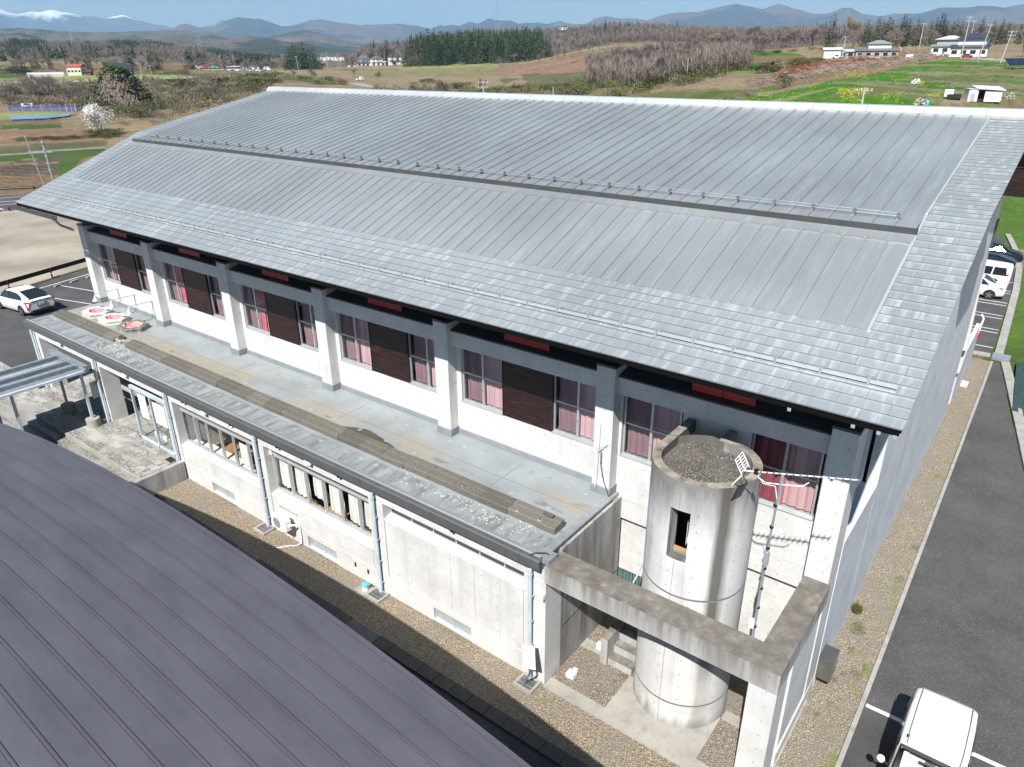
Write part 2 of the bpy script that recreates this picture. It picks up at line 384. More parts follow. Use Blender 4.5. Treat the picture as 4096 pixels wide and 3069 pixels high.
# plaza paving: grey tiles, each its own tone, with black lichen
m_, nt_, b_ = new_mat('plaza_tile'); g_ = NG(nt_); p_ = g_.pos()
rn_ = g_.n('ObjectInfo').outputs['Random']; ri_ = g_.n('NewGeometry').outputs['Random Per Island']
rr_ = g_.math('FRACT', g_.math('ADD', rn_, ri_))
c_ = g_.ramp(rr_, [(0, (.27,.265,.245)), (.5, (.35,.345,.32)), (1, (.43,.42,.395))])
li_ = g_.math('MULTIPLY', g_.map(g_.noise(g_.scale(p_, (.45, 1.0, 1)), 1.3, 6, .7), .42, .56), g_.map(g_.noise(p_, 9, 4, .7), .40, .58), clamp=True)
c_ = g_.mix(g_.math('MULTIPLY', li_, .85), c_, (.075,.07,.062))
nt_.links.new(c_, b_.inputs['Base Color']); b_.inputs['Roughness'].default_value = .8
M['tile'] = m_

M['plankdark'] = simple('dark_timber_board', (.05,.022,.014), .6, 0, .3, 5)
M['greenglass'] = simple('green_glass', (.10,.17,.16), .15, 0, .2, 4)
M['siding'] = simple('corrugated_siding_metal', (.26,.28,.34), .4, .4, .1)
M['steel2'] = simple('brushed_steel', (.30,.30,.30), .3, .9, .12, 4)
M['concrete_rim'] = concrete('rim_concrete', .36, .7, holes=False, warm=(1,.95,.85))
M['towerroof'] = gravel_mat('tower_roof_gravel', (.20,.185,.165))
# ================================================================== GROUND NEAR THE BUILDINGS
def sheet(name, pts, z, mat):
    mb = MB(); mb.add([(x, y, z) for x, y in pts], [tuple(range(len(pts)))]); return struct(mb, name, mat)
ZL = .70                                                     # the left car park lies higher than the yard
sheet('gravel_strip', [(-26.1,10.72),(-2.2,10.72),(-2.2,11.0),(-8.3,12.3),(-26.1,12.3)][:2] + [(-2.2,12.05),(-8.3,12.05),(-8.3,12.4),(-26.1,12.4)], .012, M['gravel'])
sheet('yard_gravel', [(-8.3,12.05),(-2.2,12.05),(-2.2,16.2),(-8.3,16.2)], .012, M['gravel_court'])
sheet('side_gravel', [(-2.9,8.0),(-1.22,8.0),(-1.16,14.8),(-1.30,18.6),(-1.37,24.8),(-1.47,33.1),(-1.55,45.6),(-2.9,45.6)], .016, M['gravel_side'])
sheet('asphalt_path', [(-1.2,6),(30,6),(4.0,25.0),(.93,34.03),(-.14,39.3),(-.95,45.4),(-1.47,45.7),(-1.47,33.1),(-1.37,24.8),(-1.3,18.5),(-1.1,14.8)], .010, M['asphalt_path'])
sheet('parking_bay', [(-9,12),(9,12),(9,16.82),(-1.2,16.82),(-1.2,12)][1:] + [(-1.2,11)], .014, M['asphalt'])
sheet('shaded_lane', [(-45,-20),(9,-20),(9,10.3),(-26.1,10.3),(-45,8.6)], .008, M['asphalt_shade_toned'])
sheet('rear_car_park', [(-30,46.9),(-1.72,46.9),(-2.1,61.5),(-2.6,70),(-4.6,81),(-30,82)], .010, M['asphalt'])
# channel covers along the lane, each a slab of its own
chan = thing('drain_channel', 'row of shade-darkened concrete channel covers and steel grates along the shaded gravel edge', 'drain', (-15,10.5,0))
cov = MB().box(-.29,.29,-.19,.19,0,.045).mesh('channel_cover', M['cover'])
gr = MB()
for k in range(13): gr.box(-.29+k*.046,-.275+k*.046,-.19,.19,.0,.04)
gr.box(-.30,.30,-.2,-.185,0,.04); gr.box(-.30,.30,.185,.2,0,.04); gr = gr.mesh('grate', M['grate'])
for k in range(33):
    x = -24.9 + k*.6
    use(gr if k in (0,1,8,9,18,19) else cov, 'grate' if k in (0,1,8,9,18,19) else 'channel_cover', chan, (x, 10.52, .012))
# kerbs
kerb = thing('concrete_kerb', 'long pale concrete kerb between the gravel strip and the asphalt path', 'kerb', (-1.25,20,0))
kp = [(-1.23,9.0),(-1.21,12.0),(-1.22,15.2),(-1.24,18.5),(-1.30,24.8),(-1.38,33.1),(-1.45,40.0),(-1.52,45.5)]
def seg_boxes(path, w, h, L, parent, name, mat, z0=0):
    for (ax,ay),(bx,by) in zip(path, path[1:]):
        d = Vector((bx-ax, by-ay)); n = max(1, round(d.length/L)); u = d.normalized(); q = Vector((-u.y, u.x))*w/2
        for i in range(n):
            a = Vector((ax,ay)) + d*(i/n) + u*.006; b_ = Vector((ax,ay)) + d*((i+1)/n) - u*.006
            MB().prism([tuple(a-q), tuple(b_-q), tuple(b_+q), tuple(a+q)][::1], z0, z0+h).obj(name, mat, parent)
seg_boxes(kp, .115, .09, .6, kerb, 'kerb_stone', M['kerbcon'])
kerb2 = thing('roadside_kerb', 'broad pale kerb along the right edge of the asphalt path', 'kerb', (-.5,42,0))
seg_boxes([(1.6,32.0),(1.22,33.0),(.28,38.6),(-.6,43.8),(-.93,45.6)], .42, .16, .9, kerb2, 'kerb_stone', M['kerbcon'])
kerb3 = thing('car_park_kerb', 'broad pale kerb between the rear car park and the grass bank', 'kerb', (-1.7,55,0))
seg_boxes([(-1.35,46.9),(-1.62,55.0),(-1.85,61.5),(-2.25,68.2),(-3.0,74.5),(-4.3,81.5)], .42, .16, .9, kerb3, 'kerb_stone', M['kerbcon'])
g3 = thing('ditch_cover', 'flat bluish metal cover where the path kerb meets the car park', 'cover', (-1.2,46.3,0))
MB().box(-1.62,-.75,45.95,46.85,.0,.14).obj('cover_plate', M['steel'], g3)
kerb4 = thing('end_kerb', 'short row of pale kerb stones at the end of the gravel strip', 'kerb', (-2.3,46.4,0))
seg_boxes([(-2.9,46.45),(-1.7,46.45)], .4, .12, .6, kerb4, 'kerb_stone', M['kerbcon'])
# painted lines
def line(pts, w, z, label, name='parking_line'):
    mb = MB()
    for (ax,ay),(bx,by) in zip(pts, pts[1:]):
        u = Vector((bx-ax,by-ay)).normalized(); q = Vector((-u.y,u.x))*w/2
        mb.add([(ax-q.x,ay-q.y,z),(bx-q.x,by-q.y,z),(bx+q.x,by+q.y,z),(ax+q.x,ay+q.y,z)], [(0,1,2,3)])
    o = mb.obj(name, M['line']); o['kind'] = 'structure'; return o
line([(-1.14,16.68),(8,16.72)], .13, .020, '')
for y in (48.02,50.95,51.62,54.12,54.82,57.35,58.05,60.6,61.3,63.9): line([(-6.5,y),(-1.75-(y-48)*.028,y)], .11, .016, '')
# ------------------------------------------------------------------ left car park and dirt lot
sheet('left_car_park', [(-38.95,11.98),(-38.95,46),(-60.9,25.5),(-57.9,18.6),(-57.6,16.8),(-62,0),(-45.05,-2),(-45.05,11.98)], ZL+.006, M['asphalt'])
line([(-57.05,18.2),(-58.45,23.8)], .12, ZL+.014, ''); line([(-56.9,20.45),(-52.3,21.5)], .09, ZL+.014, ''); line([(-53.9,18.85),(-50.5,19.75)], .09, ZL+.014, '')
line([(-56.2,17.9),(-53.9,18.45)], .09, ZL+.014, '')
M['dirt'] = simple('pale_dirt', (.275,.245,.195), .95, 0, .30, .18, bump=.6, bsc=2.2)
sheet('dirt_lot', [(-58.3,17.4),(-60.9,25.5),(-52,40),(-90.4,31.9),(-91.8,28.8),(-88,10),(-62,6)], ZL+.010, M['dirt'])
sheet('road', [(-52,40),(-60,46),(-100.9,36),(-103,33),(-100,10),(-88,10),(-91.8,28.8),(-90.4,31.9)], ZL+.004, M['asphalt'])
line([(-98.5,30),(-97.2,33.0),(-90,35.4)], .18, ZL+.012, ''); line([(-96.3,29),(-95.2,32.2),(-88,34.6)], .15, ZL+.012, '')
line([(-101.5,30),(-99.8,35.0),(-80,40.4)], .15, ZL+.012, '')
ws = MB().box(-.09,.09,-.27,.27,0,.11).mesh('wheel_stop', M['kerbcon'])
lab = ['white wheel stop nearest to the white hatchback', 'white wheel stop second from the white hatchback, by the guard rail', 'white wheel stop half hidden behind the concrete column']
for i, (x, y) in enumerate([(-56.82,20.3),(-57.03,21.5),(-57.3,22.75)]):
    o = use(ws, 'wheel_stop', None, (x, y, ZL+.012), rot=(0,0,R(14))); tag(o, lab[i], 'wheel stop', 'wheel stops in the left car park')
def guardrail(pts, label, sp=3.6):
    root = thing('guard_rail', label, 'guard rail', (*pts[0], ZL))
    for (ax,ay),(bx,by) in zip(pts, pts[1:]):
        u = Vector((bx-ax,by-ay)); L = u.length; u.normalize(); q = Vector((-u.y,u.x)); mb = MB()
        prof = [(0,.42),(.05,.47),(0,.54),(.0,.60),(.05,.67),(0,.74)]
        vs = []
        for d in (0, L):
            for o_, z in prof: vs.append((ax+u.x*d+q.x*o_, ay+u.y*d+q.y*o_, ZL+z))
        mb.add(vs, [(i,i+1,7+i,6+i) for i in range(5)])
        mb.obj('rail', M['brownrail'], root)
        for k in range(int(L/sp)+1):
            x, y = ax+u.x*(k*sp+.6), ay+u.y*(k*sp+.6)
            MB().tube([(x-q.x*.08,y-q.y*.08,ZL),(x-q.x*.08,y-q.y*.08,ZL+.72)], .06, 8).obj('post', M['brownrail'], root)
            MB().tube([(x-q.x*.08,y-q.y*.08,ZL+.30),(x-q.x*.08,y-q.y*.08,ZL+.36)], .065, 8).obj('reflector', M['yellow'], root)
M['brownrail'] = simple('dark_brown_rail', (.022,.017,.014), .5, .1, .1); M['yellow'] = simple('yellow_plastic', (.75,.42,.03), .5, 0, .05)
guardrail([(-56.9,12.0),(-58.45,17.2),(-60.9,25.2)], 'dark brown guard rail between the car park and the dirt lot', 3.4)
guardrail([(-106.5,20),(-104.5,33.0),(-99.0,40.0)], 'dark brown guard rail on the far side of the road', 4.0)
# row of small black and white cable drums on the road side
for i, (x, y) in enumerate([(-91.9,28.3),(-91.6,29.0),(-91.2,29.9),(-90.9,30.9),(-90.6,31.6),(-90.4,32.2),(-90.1,33.0)]):
    mb = MB(); mb.tube([(x,y-.06,ZL+.22),(x,y+.06,ZL+.22)], .20, 12); t = thing('tyre_marker', 'black tyre lying by the road edge, pale hoop beside it', 'tyre', (x,y,ZL), 0, 'tyres lined up on the road edge')
    mb.obj('tyre', M['tyre'], t); MB().tube([(x,y,ZL+.12),(x+.1,y+.25,ZL+.30),(x+.1,y+.5,ZL+.12)], .05, 6).obj('hoop', M['white'], t)

# ================================================================== PLAZA
plaza = thing('plaza_terrace', 'raised tiled terrace with steps in front of the entrance porch', 'terrace', (-33,10.5,0))
MB().box(-45,-26.12,9.96,10.33,-.05,.575).obj('step', M['tile'], plaza)
MB().box(-45,-26.12,9.60,9.955,-.05,.42).obj('step', M['tile'], plaza); MB().box(-45,-26.12,9.24,9.595,-.05,.26).obj('step', M['tile'], plaza)
MB().box(-45,-26.2,8.0,9.235,-.05,.10).obj('landing', M['slab'], plaza)
mb = MB(); mb.box(-45,-26.25,10.34,12.0,-.05,.735); mb.box(-38.9,-26.25,12.001,15.9,-.05,.735); mb.obj('tile_bed', M['slab'], plaza)
mb = MB(); mb.box(-26.25,-26.02,9.2,12.08,-.05,.83); mb.obj('side_wall', M['concrete_side'], plaza)
MB().box(-45,-26.26,10.332,10.42,.735,.778).obj('step_nosing', M['kerbcon'], plaza)
tl = MB().box(0,.592,0,.292,-.03,0).mesh('tile', M['tile'])
cand = []
for r_ in range(19):
    y = 10.43 + r_*.3
    for c in range(34):
        x = -45.0 + (r_ % 2)*.3 + c*.6
        if x + .6 > -26.26 or (y > 11.7 and x < -38.9): continue
        cand.append((x, y))
cand.sort(key=lambda t: (t[0]+32)**2*.35 + (t[1]-10.4)**2*3)
rest = MB()
for i, (x, y) in enumerate(cand):
    z = .775 + random.uniform(-.003, .003)
    if i < 290: use(tl, 'tile', plaza, (x, y, z))
    else: rest.box(x, x+.592, y, y+.292, z-.03, z)
rest.obj('tile_field', M['tile'], plaza, 'stuff')
# ================================================================== MAIN HALL
XR = [-38.60,-32.46,-26.45,-20.46,-14.52,-8.53,-2.47]
YE, ZE, YK, YS, YRG = 13.57, 9.40, 20.23, 19.29, 28.5
def rz(y): return ZE + .404*(y-YE) if y <= YK else ZE + .404*(YK-YE) + .205*(y-YK)
def rzu(y): return rz(YK) + .205*(y-YK)
ZRG = rz(YRG)
XL_, XRt = -40.4, -1.48
hall = thing('gymnasium', 'long concrete gymnasium under a huge pale grey metal roof', 'building', (-20,16,0))
# roof body
T_ = .13
prof = [(YE+.12,ZE+.02),(YK,rz(YK)-.03),(YRG+.5,ZRG-.03),(YRG+9.0,ZRG-.03-.205*8.5),(YRG+16,ZRG-1.77-.404*7),
        (YRG+16,ZRG-1.77-.404*7-T_),(YRG+9,ZRG-1.77-T_),(YRG+.5,ZRG-.03-T_-.04),(YK,rz(YK)-.03-T_),(YE+.12,ZE+.02-T_)]
MB().extx(prof, XL_+.03, XRt-.03).obj('roof_deck', M['eave_shade'], hall)
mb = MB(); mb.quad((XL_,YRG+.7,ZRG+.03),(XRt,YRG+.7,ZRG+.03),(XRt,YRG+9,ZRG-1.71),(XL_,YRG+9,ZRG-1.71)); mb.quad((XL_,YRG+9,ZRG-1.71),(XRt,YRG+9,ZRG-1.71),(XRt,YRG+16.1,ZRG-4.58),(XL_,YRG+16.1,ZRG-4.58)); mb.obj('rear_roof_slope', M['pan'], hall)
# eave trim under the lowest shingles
MB().box(XL_+.05,XRt-.05,YE+.03,YE+.11,ZE-.14,ZE-.006).obj('eave_board', M['eave_shade'], hall)
XA, XB = -39.2, -2.82
NP_ = 72; PW = (XB-XA)/NP_
def slope_mesh(name, w, y0, y1, f, mat, off, th=.0, gap=.006, sag=.0):
    mb = MB(); ys = [y0, y1] if not (y0 < YK < y1 and f is rz) else [y0, YK, y1]
    vs = []
    for y in ys: vs += [(gap, y, f(y)+off), (w/2, y, f(y)+off+sag), (w-gap, y, f(y)+off)]
    k = len(ys); mb.add(vs, [(i*3+j, i*3+j+1, (i+1)*3+j+1, (i+1)*3+j) for i in range(k-1) for j in range(2)])
    return mb.mesh(name, mat)
lowpan = slope_mesh('roof_panel', PW, 15.95, YS+.25, rz, M['pan'], .012, sag=.006)
uppan = slope_mesh('roof_panel', PW, YS, YRG+.1, rzu, M['pan'], .0, sag=.006)
bat = MB(); bat.add([(-.035,15.93,rz(15.93)),(.035,15.93,rz(15.93)),(.028,15.93,rz(15.93)+.055),(-.028,15.93,rz(15.93)+.055),(-.035,YS+.25,rz(YS+.25)),(.035,YS+.25,rz(YS+.25)),(.028,YS+.25,rz(YS+.25)+.055),(-.028,YS+.25,rz(YS+.25)+.055)],
    [(0,1,2,3),(0,4,5,1),(1,5,6,2),(2,6,7,3),(3,7,4,0),(7,6,5,4)]); bat = bat.mesh('roof_batten', [M['pan']])
ub = MB(); ya, yb = YS-.02, YRG+.05
ub.add([(-.035,ya,rzu(ya)),(.035,ya,rzu(ya)),(.028,ya,rzu(ya)+.05),(-.028,ya,rzu(ya)+.05),(-.035,yb,rzu(yb)),(.035,yb,rzu(yb)),(.028,yb,rzu(yb)+.05),(-.028,yb,rzu(yb)+.05)],
    [(0,1,2,3),(0,4,5,1),(1,5,6,2),(2,6,7,3),(3,7,4,0),(7,6,5,4)]); ub = ub.mesh('roof_batten', [M['pan']])
mb = MB(); mb.add([(XA,YS,rzu(YS)-.015),(XB,YS,rzu(YS)-.015),(XB,YRG+.1,rzu(YRG+.1)-.015),(XA,YRG+.1,rzu(YRG+.1)-.015)], [(0,1,2,3)])
mb.box(XA,XB,YS,YS+.02,rz(YS)-.02,rzu(YS)-.02); mb.obj('upper_underlay', M['underlay'], hall)
for i in range(NP_):
    x = XA + i*PW
    use(lowpan, 'roof_panel', hall, (x, 0, 0)); use(uppan, 'roof_panel', hall, (x, 0, 0))
    if i: use(bat, 'roof_batten', hall, (x, 0, 0)); use(ub, 'roof_batten', hall, (x, 0, 0))
MB().box(XA-.05,XB+.05,YS-.05,YS-.012,rz(YS)+.03,rzu(YS)+.015).obj('step_fascia', M['darksteel'], hall)
MB().extx([(YS-.30,rz(YS-.30)+.075),(YS-.06,rz(YS-.06)+.085),(YS-.06,rz(YS-.06)+.02),(YS-.30,rz(YS-.30)+.02)], XA-.02, XB+.02).obj('step_flashing', M['pan'], hall)
# verge flashings
def strip(x0, x1, y0, y1, f, off, h, name, mat):
    mb = MB(); ys = [y0, y1] if not (y0 < YK < y1 and f is rz) else [y0, YK, y1]
    vs = []
    for y in ys: vs += [(x0,y,f(y)+off),(x0,y,f(y)+off+h),(x1,y,f(y)+off+h),(x1,y,f(y)+off)]
    k = len(ys); fs = [(i*4+j, i*4+j+1, (i+1)*4+j+1, (i+1)*4+j) for i in range(k-1) for j in range(3)] + [(0,3,2,1),(4*(k-1),4*(k-1)+1,4*(k-1)+2,4*(k-1)+3)]
    mb.add(vs, fs); return mb.obj(name, mat, hall)
strip(XB, XB+.06, 15.93, YK-.1, rz, .0, .07, 'verge_flashing', M['capmetal']); strip(XB, XB+.05, YK-.1, YRG+.05, rzu, .0, .06, 'verge_flashing', M['capmetal'])
strip(XA-.06, XA, 15.93, YK-.1, rz, .0, .07, 'verge_flashing', M['capmetal']); strip(XA-.05, XA, YK-.1, YRG+.05, rzu, .0, .06, 'verge_flashing', M['capmetal'])
# shingles: unit width mesh, lap edge proud, coloured dark for its shadow
RS = (YK-YE)/25
def shingle_mesh(low):
    s_ = .404 if low else .205; mb = MB(); h = .038
    mb.add([(0,0,h),(1,0,h),(1,RS+.01,s_*(RS+.01)+.004),(0,RS+.01,s_*(RS+.01)+.004)], [(0,1,2,3)]); mb.mi = 1; mb.add([(0,0,0),(1,0,0),(1,0,h*.72),(0,0,h*.72)], [(0,1,2,3)]); mb.mi = 0; mb.add([(0,-.001,h*.72),(1,-.001,h*.72),(1,0,h),(0,0,h)], [(0,1,2,3)]); return mb
sh_lo = shingle_mesh(True).mesh('shingle', [M['shingle'], M['seam']]); sh_up = shingle_mesh(False).mesh('shingle', [M['shingle'], M['seam']])
allsh = []
def row(x0, x1, y, phase, low, L=.93):
    x = x0; first = True; nx = x0 + (L if phase == 0 else L*phase)
    while x < x1 - .01:
        e = min(nx, x1)
        if x1 - e < .12: e = x1
        allsh.append((x, e, y, low)); x = e; nx = e + L
k = 0; y = YE
while y < YE+RS*9-.02: row(XL_, XRt, y, (0,.5)[k%2], True); y += RS; k += 1
while y < YK-.12:
    row(XL_, XA-.06, y, (0,.5)[k%2], True); row(XB+.06, XRt, y, (.35,.8)[k%2], True); y += RS; k += 1
y = YK
while y < YRG-.05:
    allsh.append((XL_, XA-.06, y, False)); allsh.append((XB+.05, XRt, y, False)); y += RS*1.03; k += 1
allsh.sort(key=lambda t: (t[0]+1)**2*.6 + t[2]**2*.35)
rest = MB(); sl_, su_ = shingle_mesh(True), shingle_mesh(False)
for i, (x0, x1, y, low) in enumerate(allsh):
    w = x1-x0-.005; z = rz(y)+.003
    if i < 298: use(sh_lo if low else sh_up, 'shingle', hall, (x0+.0025, y, z), (w, 1, 1))
    else:
        src = sl_ if low else su_; v_ = [(x0+.0025+a*w, y+b_, z+c) for a,b_,c in src.v]
        rest.mi = 0; rest.add(v_[:4], [(0,1,2,3)]); rest.mi = 1; rest.add(v_[4:8], [(0,1,2,3)]); rest.mi = 0; rest.add(v_[8:], [(0,1,2,3)])
rest.obj('shingle_field', [M['shingle'], M['seam']], hall, 'stuff')
# ridge cap in lengths
xs = np.linspace(XL_-.02, 6.0, 27)
capprof = [(YRG-.02,ZRG+.06),(YRG+.16,ZRG+.24),(YRG+.75,ZRG+.24),(YRG+.9,ZRG+.0),(YRG-.02,ZRG+.0)]
for a, b_ in zip(xs, xs[1:]):
    if a > XRt: break
    MB().extx(capprof, a+.006, min(b_, XRt+.02)-.006).obj('ridge_cap', M['capmetal'], hall)
# snow guards
sgd = thing('lower_snow_guard', 'long pale snow guard rail along the shingled lower edge of the big roof', 'snow guard', (-20,14.5,9.8))
yg = 14.47; zg = rz(yg)
sgp = [(yg-.03,zg+.06),(yg-.03,zg+.13),(yg-.01,zg+.13),(yg-.01,zg+.075),(yg+.04,zg+.09),(yg+.04,zg+.075)]
MB().extx(sgp, -40.0, -1.84).obj('rail', M['capmetal'], sgd)
br = MB().extx([(-.05,.02),(-.05,.20),(-.035,.20),(-.02,.07),(.16,.13),(.16,.10),(.0,.02)], -.025, .025); br.box(-.09,.09,.15,.20,.085,.12); br = br.mesh('bracket', M['steel'])
for k in range(42): use(br, 'bracket', sgd, (-2.35-k*.915, yg, zg))
ug = thing('upper_snow_guard', 'thin snow guard rail in three lengths above the roof step', 'snow guard', (-20,19.7,12))
yg = 19.68; zg = rzu(yg)
for a, b_ in ((-38.35,-28.25),(-27.75,-20.75),(-19.6,-3.25)):
    for dz, dy in ((.10,0),(.16,.05)): MB().tube([(a,yg+dy,zg+dz),(b_,yg+dy,zg+dz)], .011, 6).obj('rail', M['steel'], ug)
clampm = MB(); clampm.box(-.035,.035,-.03,.05,.04,.17); clampm = clampm.mesh('clamp', M['seam'])
for k in range(36):
    x = XB - .503*(1+2*k)
    if x > -38.4: use(clampm, 'clamp', ug, (x, yg, zg))
# timber wing that shows beyond the right verge
wing = thing('timber_eave_wing', 'dark red-brown timber gable box beyond the right roof edge', 'timber gable', (-1.3,28,11.8))
MB().box(XRt-.4,-1.12,26.02,29.6,12.62,13.25).obj('upper_band', M['plankdark'] if 'plankdark' in M else M['soffit'], wing)
MB().box(XRt-.4,-1.12,26.0,29.6,11.83,12.52).obj('lower_band', M['plank'], wing); MB().box(XRt-.4,-1.12,26.05,29.6,12.521,12.619).obj('black_band', M['black'], wing)  # black band between the two timber bands
MB().extx([(25.5,13.27),(29.9,14.1),(29.9,14.2),(25.5,13.37)], XRt+.03, -1.05).obj('wing_roof', M['capmetal'], wing)
# columns, lintels, walls, windows
SK = M['skirt']
for i, xr in enumerate(XR):
    z0 = 0 if i >= 5 else 4.19
    mb = MB().box(xr-.57, xr, 15.57, 16.45, z0, 8.13); c = mb.obj('column', M['concrete'], hall)
    MB().box(xr-.585, xr+.015, 15.555, 16.4, 8.132, 8.20).obj('column_cap', M['darksteel'], c)
    if i < 6:
        MB().extx([(15.53,4.20),(15.545,4.42),(15.57,4.45),(16.3,4.45),(16.3,4.20)], xr-.60, xr+.035).obj('column_skirt', SK, c)
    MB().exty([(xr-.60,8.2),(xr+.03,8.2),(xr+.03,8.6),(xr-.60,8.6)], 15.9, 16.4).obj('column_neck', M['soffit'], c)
win_frame = MB(); wf = win_frame
W1, H0, H1, HM = 1.67, 5.42, 7.35, 6.42
for a, b_ in ((0,.05),(W1/2-.035,W1/2+.035),(W1-.05,W1)): wf.box(a,b_,0,.06,H0,H1)
for a, b_ in ((H0,H0+.06),(HM-.025,HM+.025),(H1-.05,H1)): wf.box(.05,W1/2-.036,.005,.055,a,b_); wf.box(W1/2+.036,W1-.05,.005,.055,a,b_)
wf.box(-.04,W1+.04,-.09,.0,H0-.035,H0-.002); wf = wf.mesh('window', M['alu'])
def pane(x0, x1, z0, z1): return MB().box(x0,x1,.025,.031,z0,z1)
p_ll = pane(.05,W1/2-.036,H0+.06,HM-.025).mesh('pane', M['glass_screen']); p_lu = pane(.05,W1/2-.036,HM+.025,H1-.05).mesh('pane', M['glass_screen'])
p_rl = pane(W1/2+.036,W1-.05,H0+.06,HM-.025).mesh('pane', M['glass']); p_ru = pane(W1/2+.036,W1-.05,HM+.025,H1-.05).mesh('pane', M['glass'])
handle = MB().box(W1/2-.02,W1/2+.02,-.02,.0,5.95,6.03).mesh('handle', M['steel'])
def curtain_mesh(name, w, z0, z1, mat, seed, amp=.028, taper=0):
    r = random.Random(seed); n = max(8, int(w/.022)); mb = MB(); vs = []
    ph = 0
    prof = []
    for i in range(n+1):
        ph += r.uniform(.35, 1.0); prof.append(math.sin(ph)*amp*r.uniform(.6, 1.3))
    rows = 5
    for k in range(rows):
        t = k/(rows-1); z = z1 + (z0-z1)*t
        for i in range(n+1):
            u = i/n; sh = taper*t*t*math.sin(u*2.4)*w
            vs.append((u*w + sh, prof[i]*(1-.25*t) + .01*math.sin(7*t+i*.3), z))
    mb.add(vs, [(k*(n+1)+i, (k+1)*(n+1)+i, (k+1)*(n+1)+i+1, k*(n+1)+i+1) for k in range(rows-1) for i in range(n)], True)
    return mb.mesh(name, mat)
cur = [curtain_mesh('curtain', W1-.1, H0+.02, H1-.05, M['pink'], 3+i) for i in range(3)]
curred = curtain_mesh('curtain', .30, H0+.02, H1-.05, M['red'], 9); curred2 = curtain_mesh('curtain', .85, H0+.02, H1-.05, M['red'], 12)
def hall_window(x, n, redx=None):
    w = use(wf, 'window', hall, (x, 16.03, 0))
    for me in (p_ll, p_lu, p_rl, p_ru): use(me, 'pane', w, (x, 16.03, 0))
    use(handle, 'handle', w, (x, 16.03, 0))
    use(cur[n % 3], 'curtain', w, (x+.05, 16.22, 0))
    if redx is not None: use(curred, 'curtain', w, (x+redx, 16.16, 0))
    return w
plank = MB().extx([(0,0),(0,.212),(.012,.217),(.05,.217),(.05,0)], 0, 1.81).mesh('plank', M['plank'])
for i in range(6):
    a, b_ = XR[i], XR[i+1]-.57; last = i == 5
    mb = MB()
    if not last:
        mb.box(a+.001,b_-.001,15.95,16.45,4.19,5.385)
        MB().extx([(15.90,4.20),(15.925,4.36),(15.949,4.37),(15.949,4.20)], a+.03, b_-.03).obj('wall_skirt', SK, hall)
        mb.box(a+.001,a+.19,15.96,16.45,5.386,7.359)
        if b_-(a+5.43) > .01: mb.box(a+5.44,b_-.001,15.96,16.45,5.386,7.359)
        mb.obj('hall_wall', M['concrete'], hall)
        hall_window(a+.2, i, .90 if i in (1,2) else None); hall_window(a+3.75, i+1, 1.32 if i in (3,4) else None)
        sh = thing_ = None
        shut = MB().box(a+1.875,a+3.74,16.03,16.45,5.387,7.358).obj('shutter_panel', M['black'], hall)
        for k in range(9): use(plank, 'plank', shut, (a+1.90, 15.955, 5.40+k*.2175))
        MB().box(a+1.878,a+1.905,15.94,16.03,5.39,7.35).obj('shutter_edge', M['black'], shut); MB().box(a+3.712,a+3.739,15.94,16.03,5.39,7.35).obj('shutter_edge', M['black'], shut)
    else:
        mb.box(a+.001,b_-.001,15.95,16.45,4.005,5.385); mb.box(a+.001,b_-.001,15.975,16.45,3.985,4.004); mb.box(a+.001,b_-.001,15.95,16.45,3.37,3.984)
        mb.box(a+.001,b_-.001,16.10,16.45,1.46,3.369); mb.box(a+1.0,b_-.001,16.10,16.45,0,1.459); mb.box(a+.001,a+.18,16.10,16.45,0,1.459)
        mb.box(a+.18,a+1.0,16.10,16.45,0,.80); mb.box(a+1.84,a+3.63,15.95,16.45,5.386,7.359); mb.box(a+.001,a+.07,15.96,16.45,5.386,7.359)
        mb.box(b_-.10,b_-.001,15.96,16.45,5.386,7.359)
        mb.obj('hall_wall', M['concrete'], hall)
        hall_window(a+.1, 1); w = hall_window(a+3.66, 2); use(curred2, 'curtain', w, (a+3.72, 16.15, 0))
        lw = MB().box(a+.19,a+.99,16.2,16.22,.81,1.45).obj('window', M['interior'], hall)
        for k in range(7): MB().box(a+.22+k*.11,a+.30+k*.11,16.16,16.19,.86,1.42).obj('slat_pane', M['greenglass'] if 'greenglass' in M else M['carglass'], lw)
    # lintel beam, its dark cap and the timber clerestory behind it
    MB().box(a+.001,b_-.001,15.76,16.40,7.36,7.85).obj('lintel', M['concrete'], hall)
    MB().extx([(15.74,7.852),(15.74,7.90),(16.42,8.06),(16.42,7.852)], a+.002, b_-.002).obj('lintel_cap', M['darksteel'], hall)
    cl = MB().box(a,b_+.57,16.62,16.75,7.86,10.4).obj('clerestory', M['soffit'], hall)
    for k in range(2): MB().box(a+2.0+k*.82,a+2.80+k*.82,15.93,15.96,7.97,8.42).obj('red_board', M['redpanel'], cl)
# hall interior shell so that windows look into a dark room
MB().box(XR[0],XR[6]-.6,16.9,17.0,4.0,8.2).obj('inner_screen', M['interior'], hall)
MB().box(-39.17,-38.9,16.45,44,0,9.6).obj('west_wall', M['concrete'], hall); MB().box(-38.9,-2.9,43.6,43.9,0,9).obj('rear_wall', M['concrete'], hall)
# small lamps under the eave
for i, x in enumerate((-3.55,-1.9,-2.35,-1.62)):
    MB().box(x,x+.07,YE+.02,YE+.028,ZE-.20,ZE-.13).obj('soffit_spotlight', M['alu'], hall)
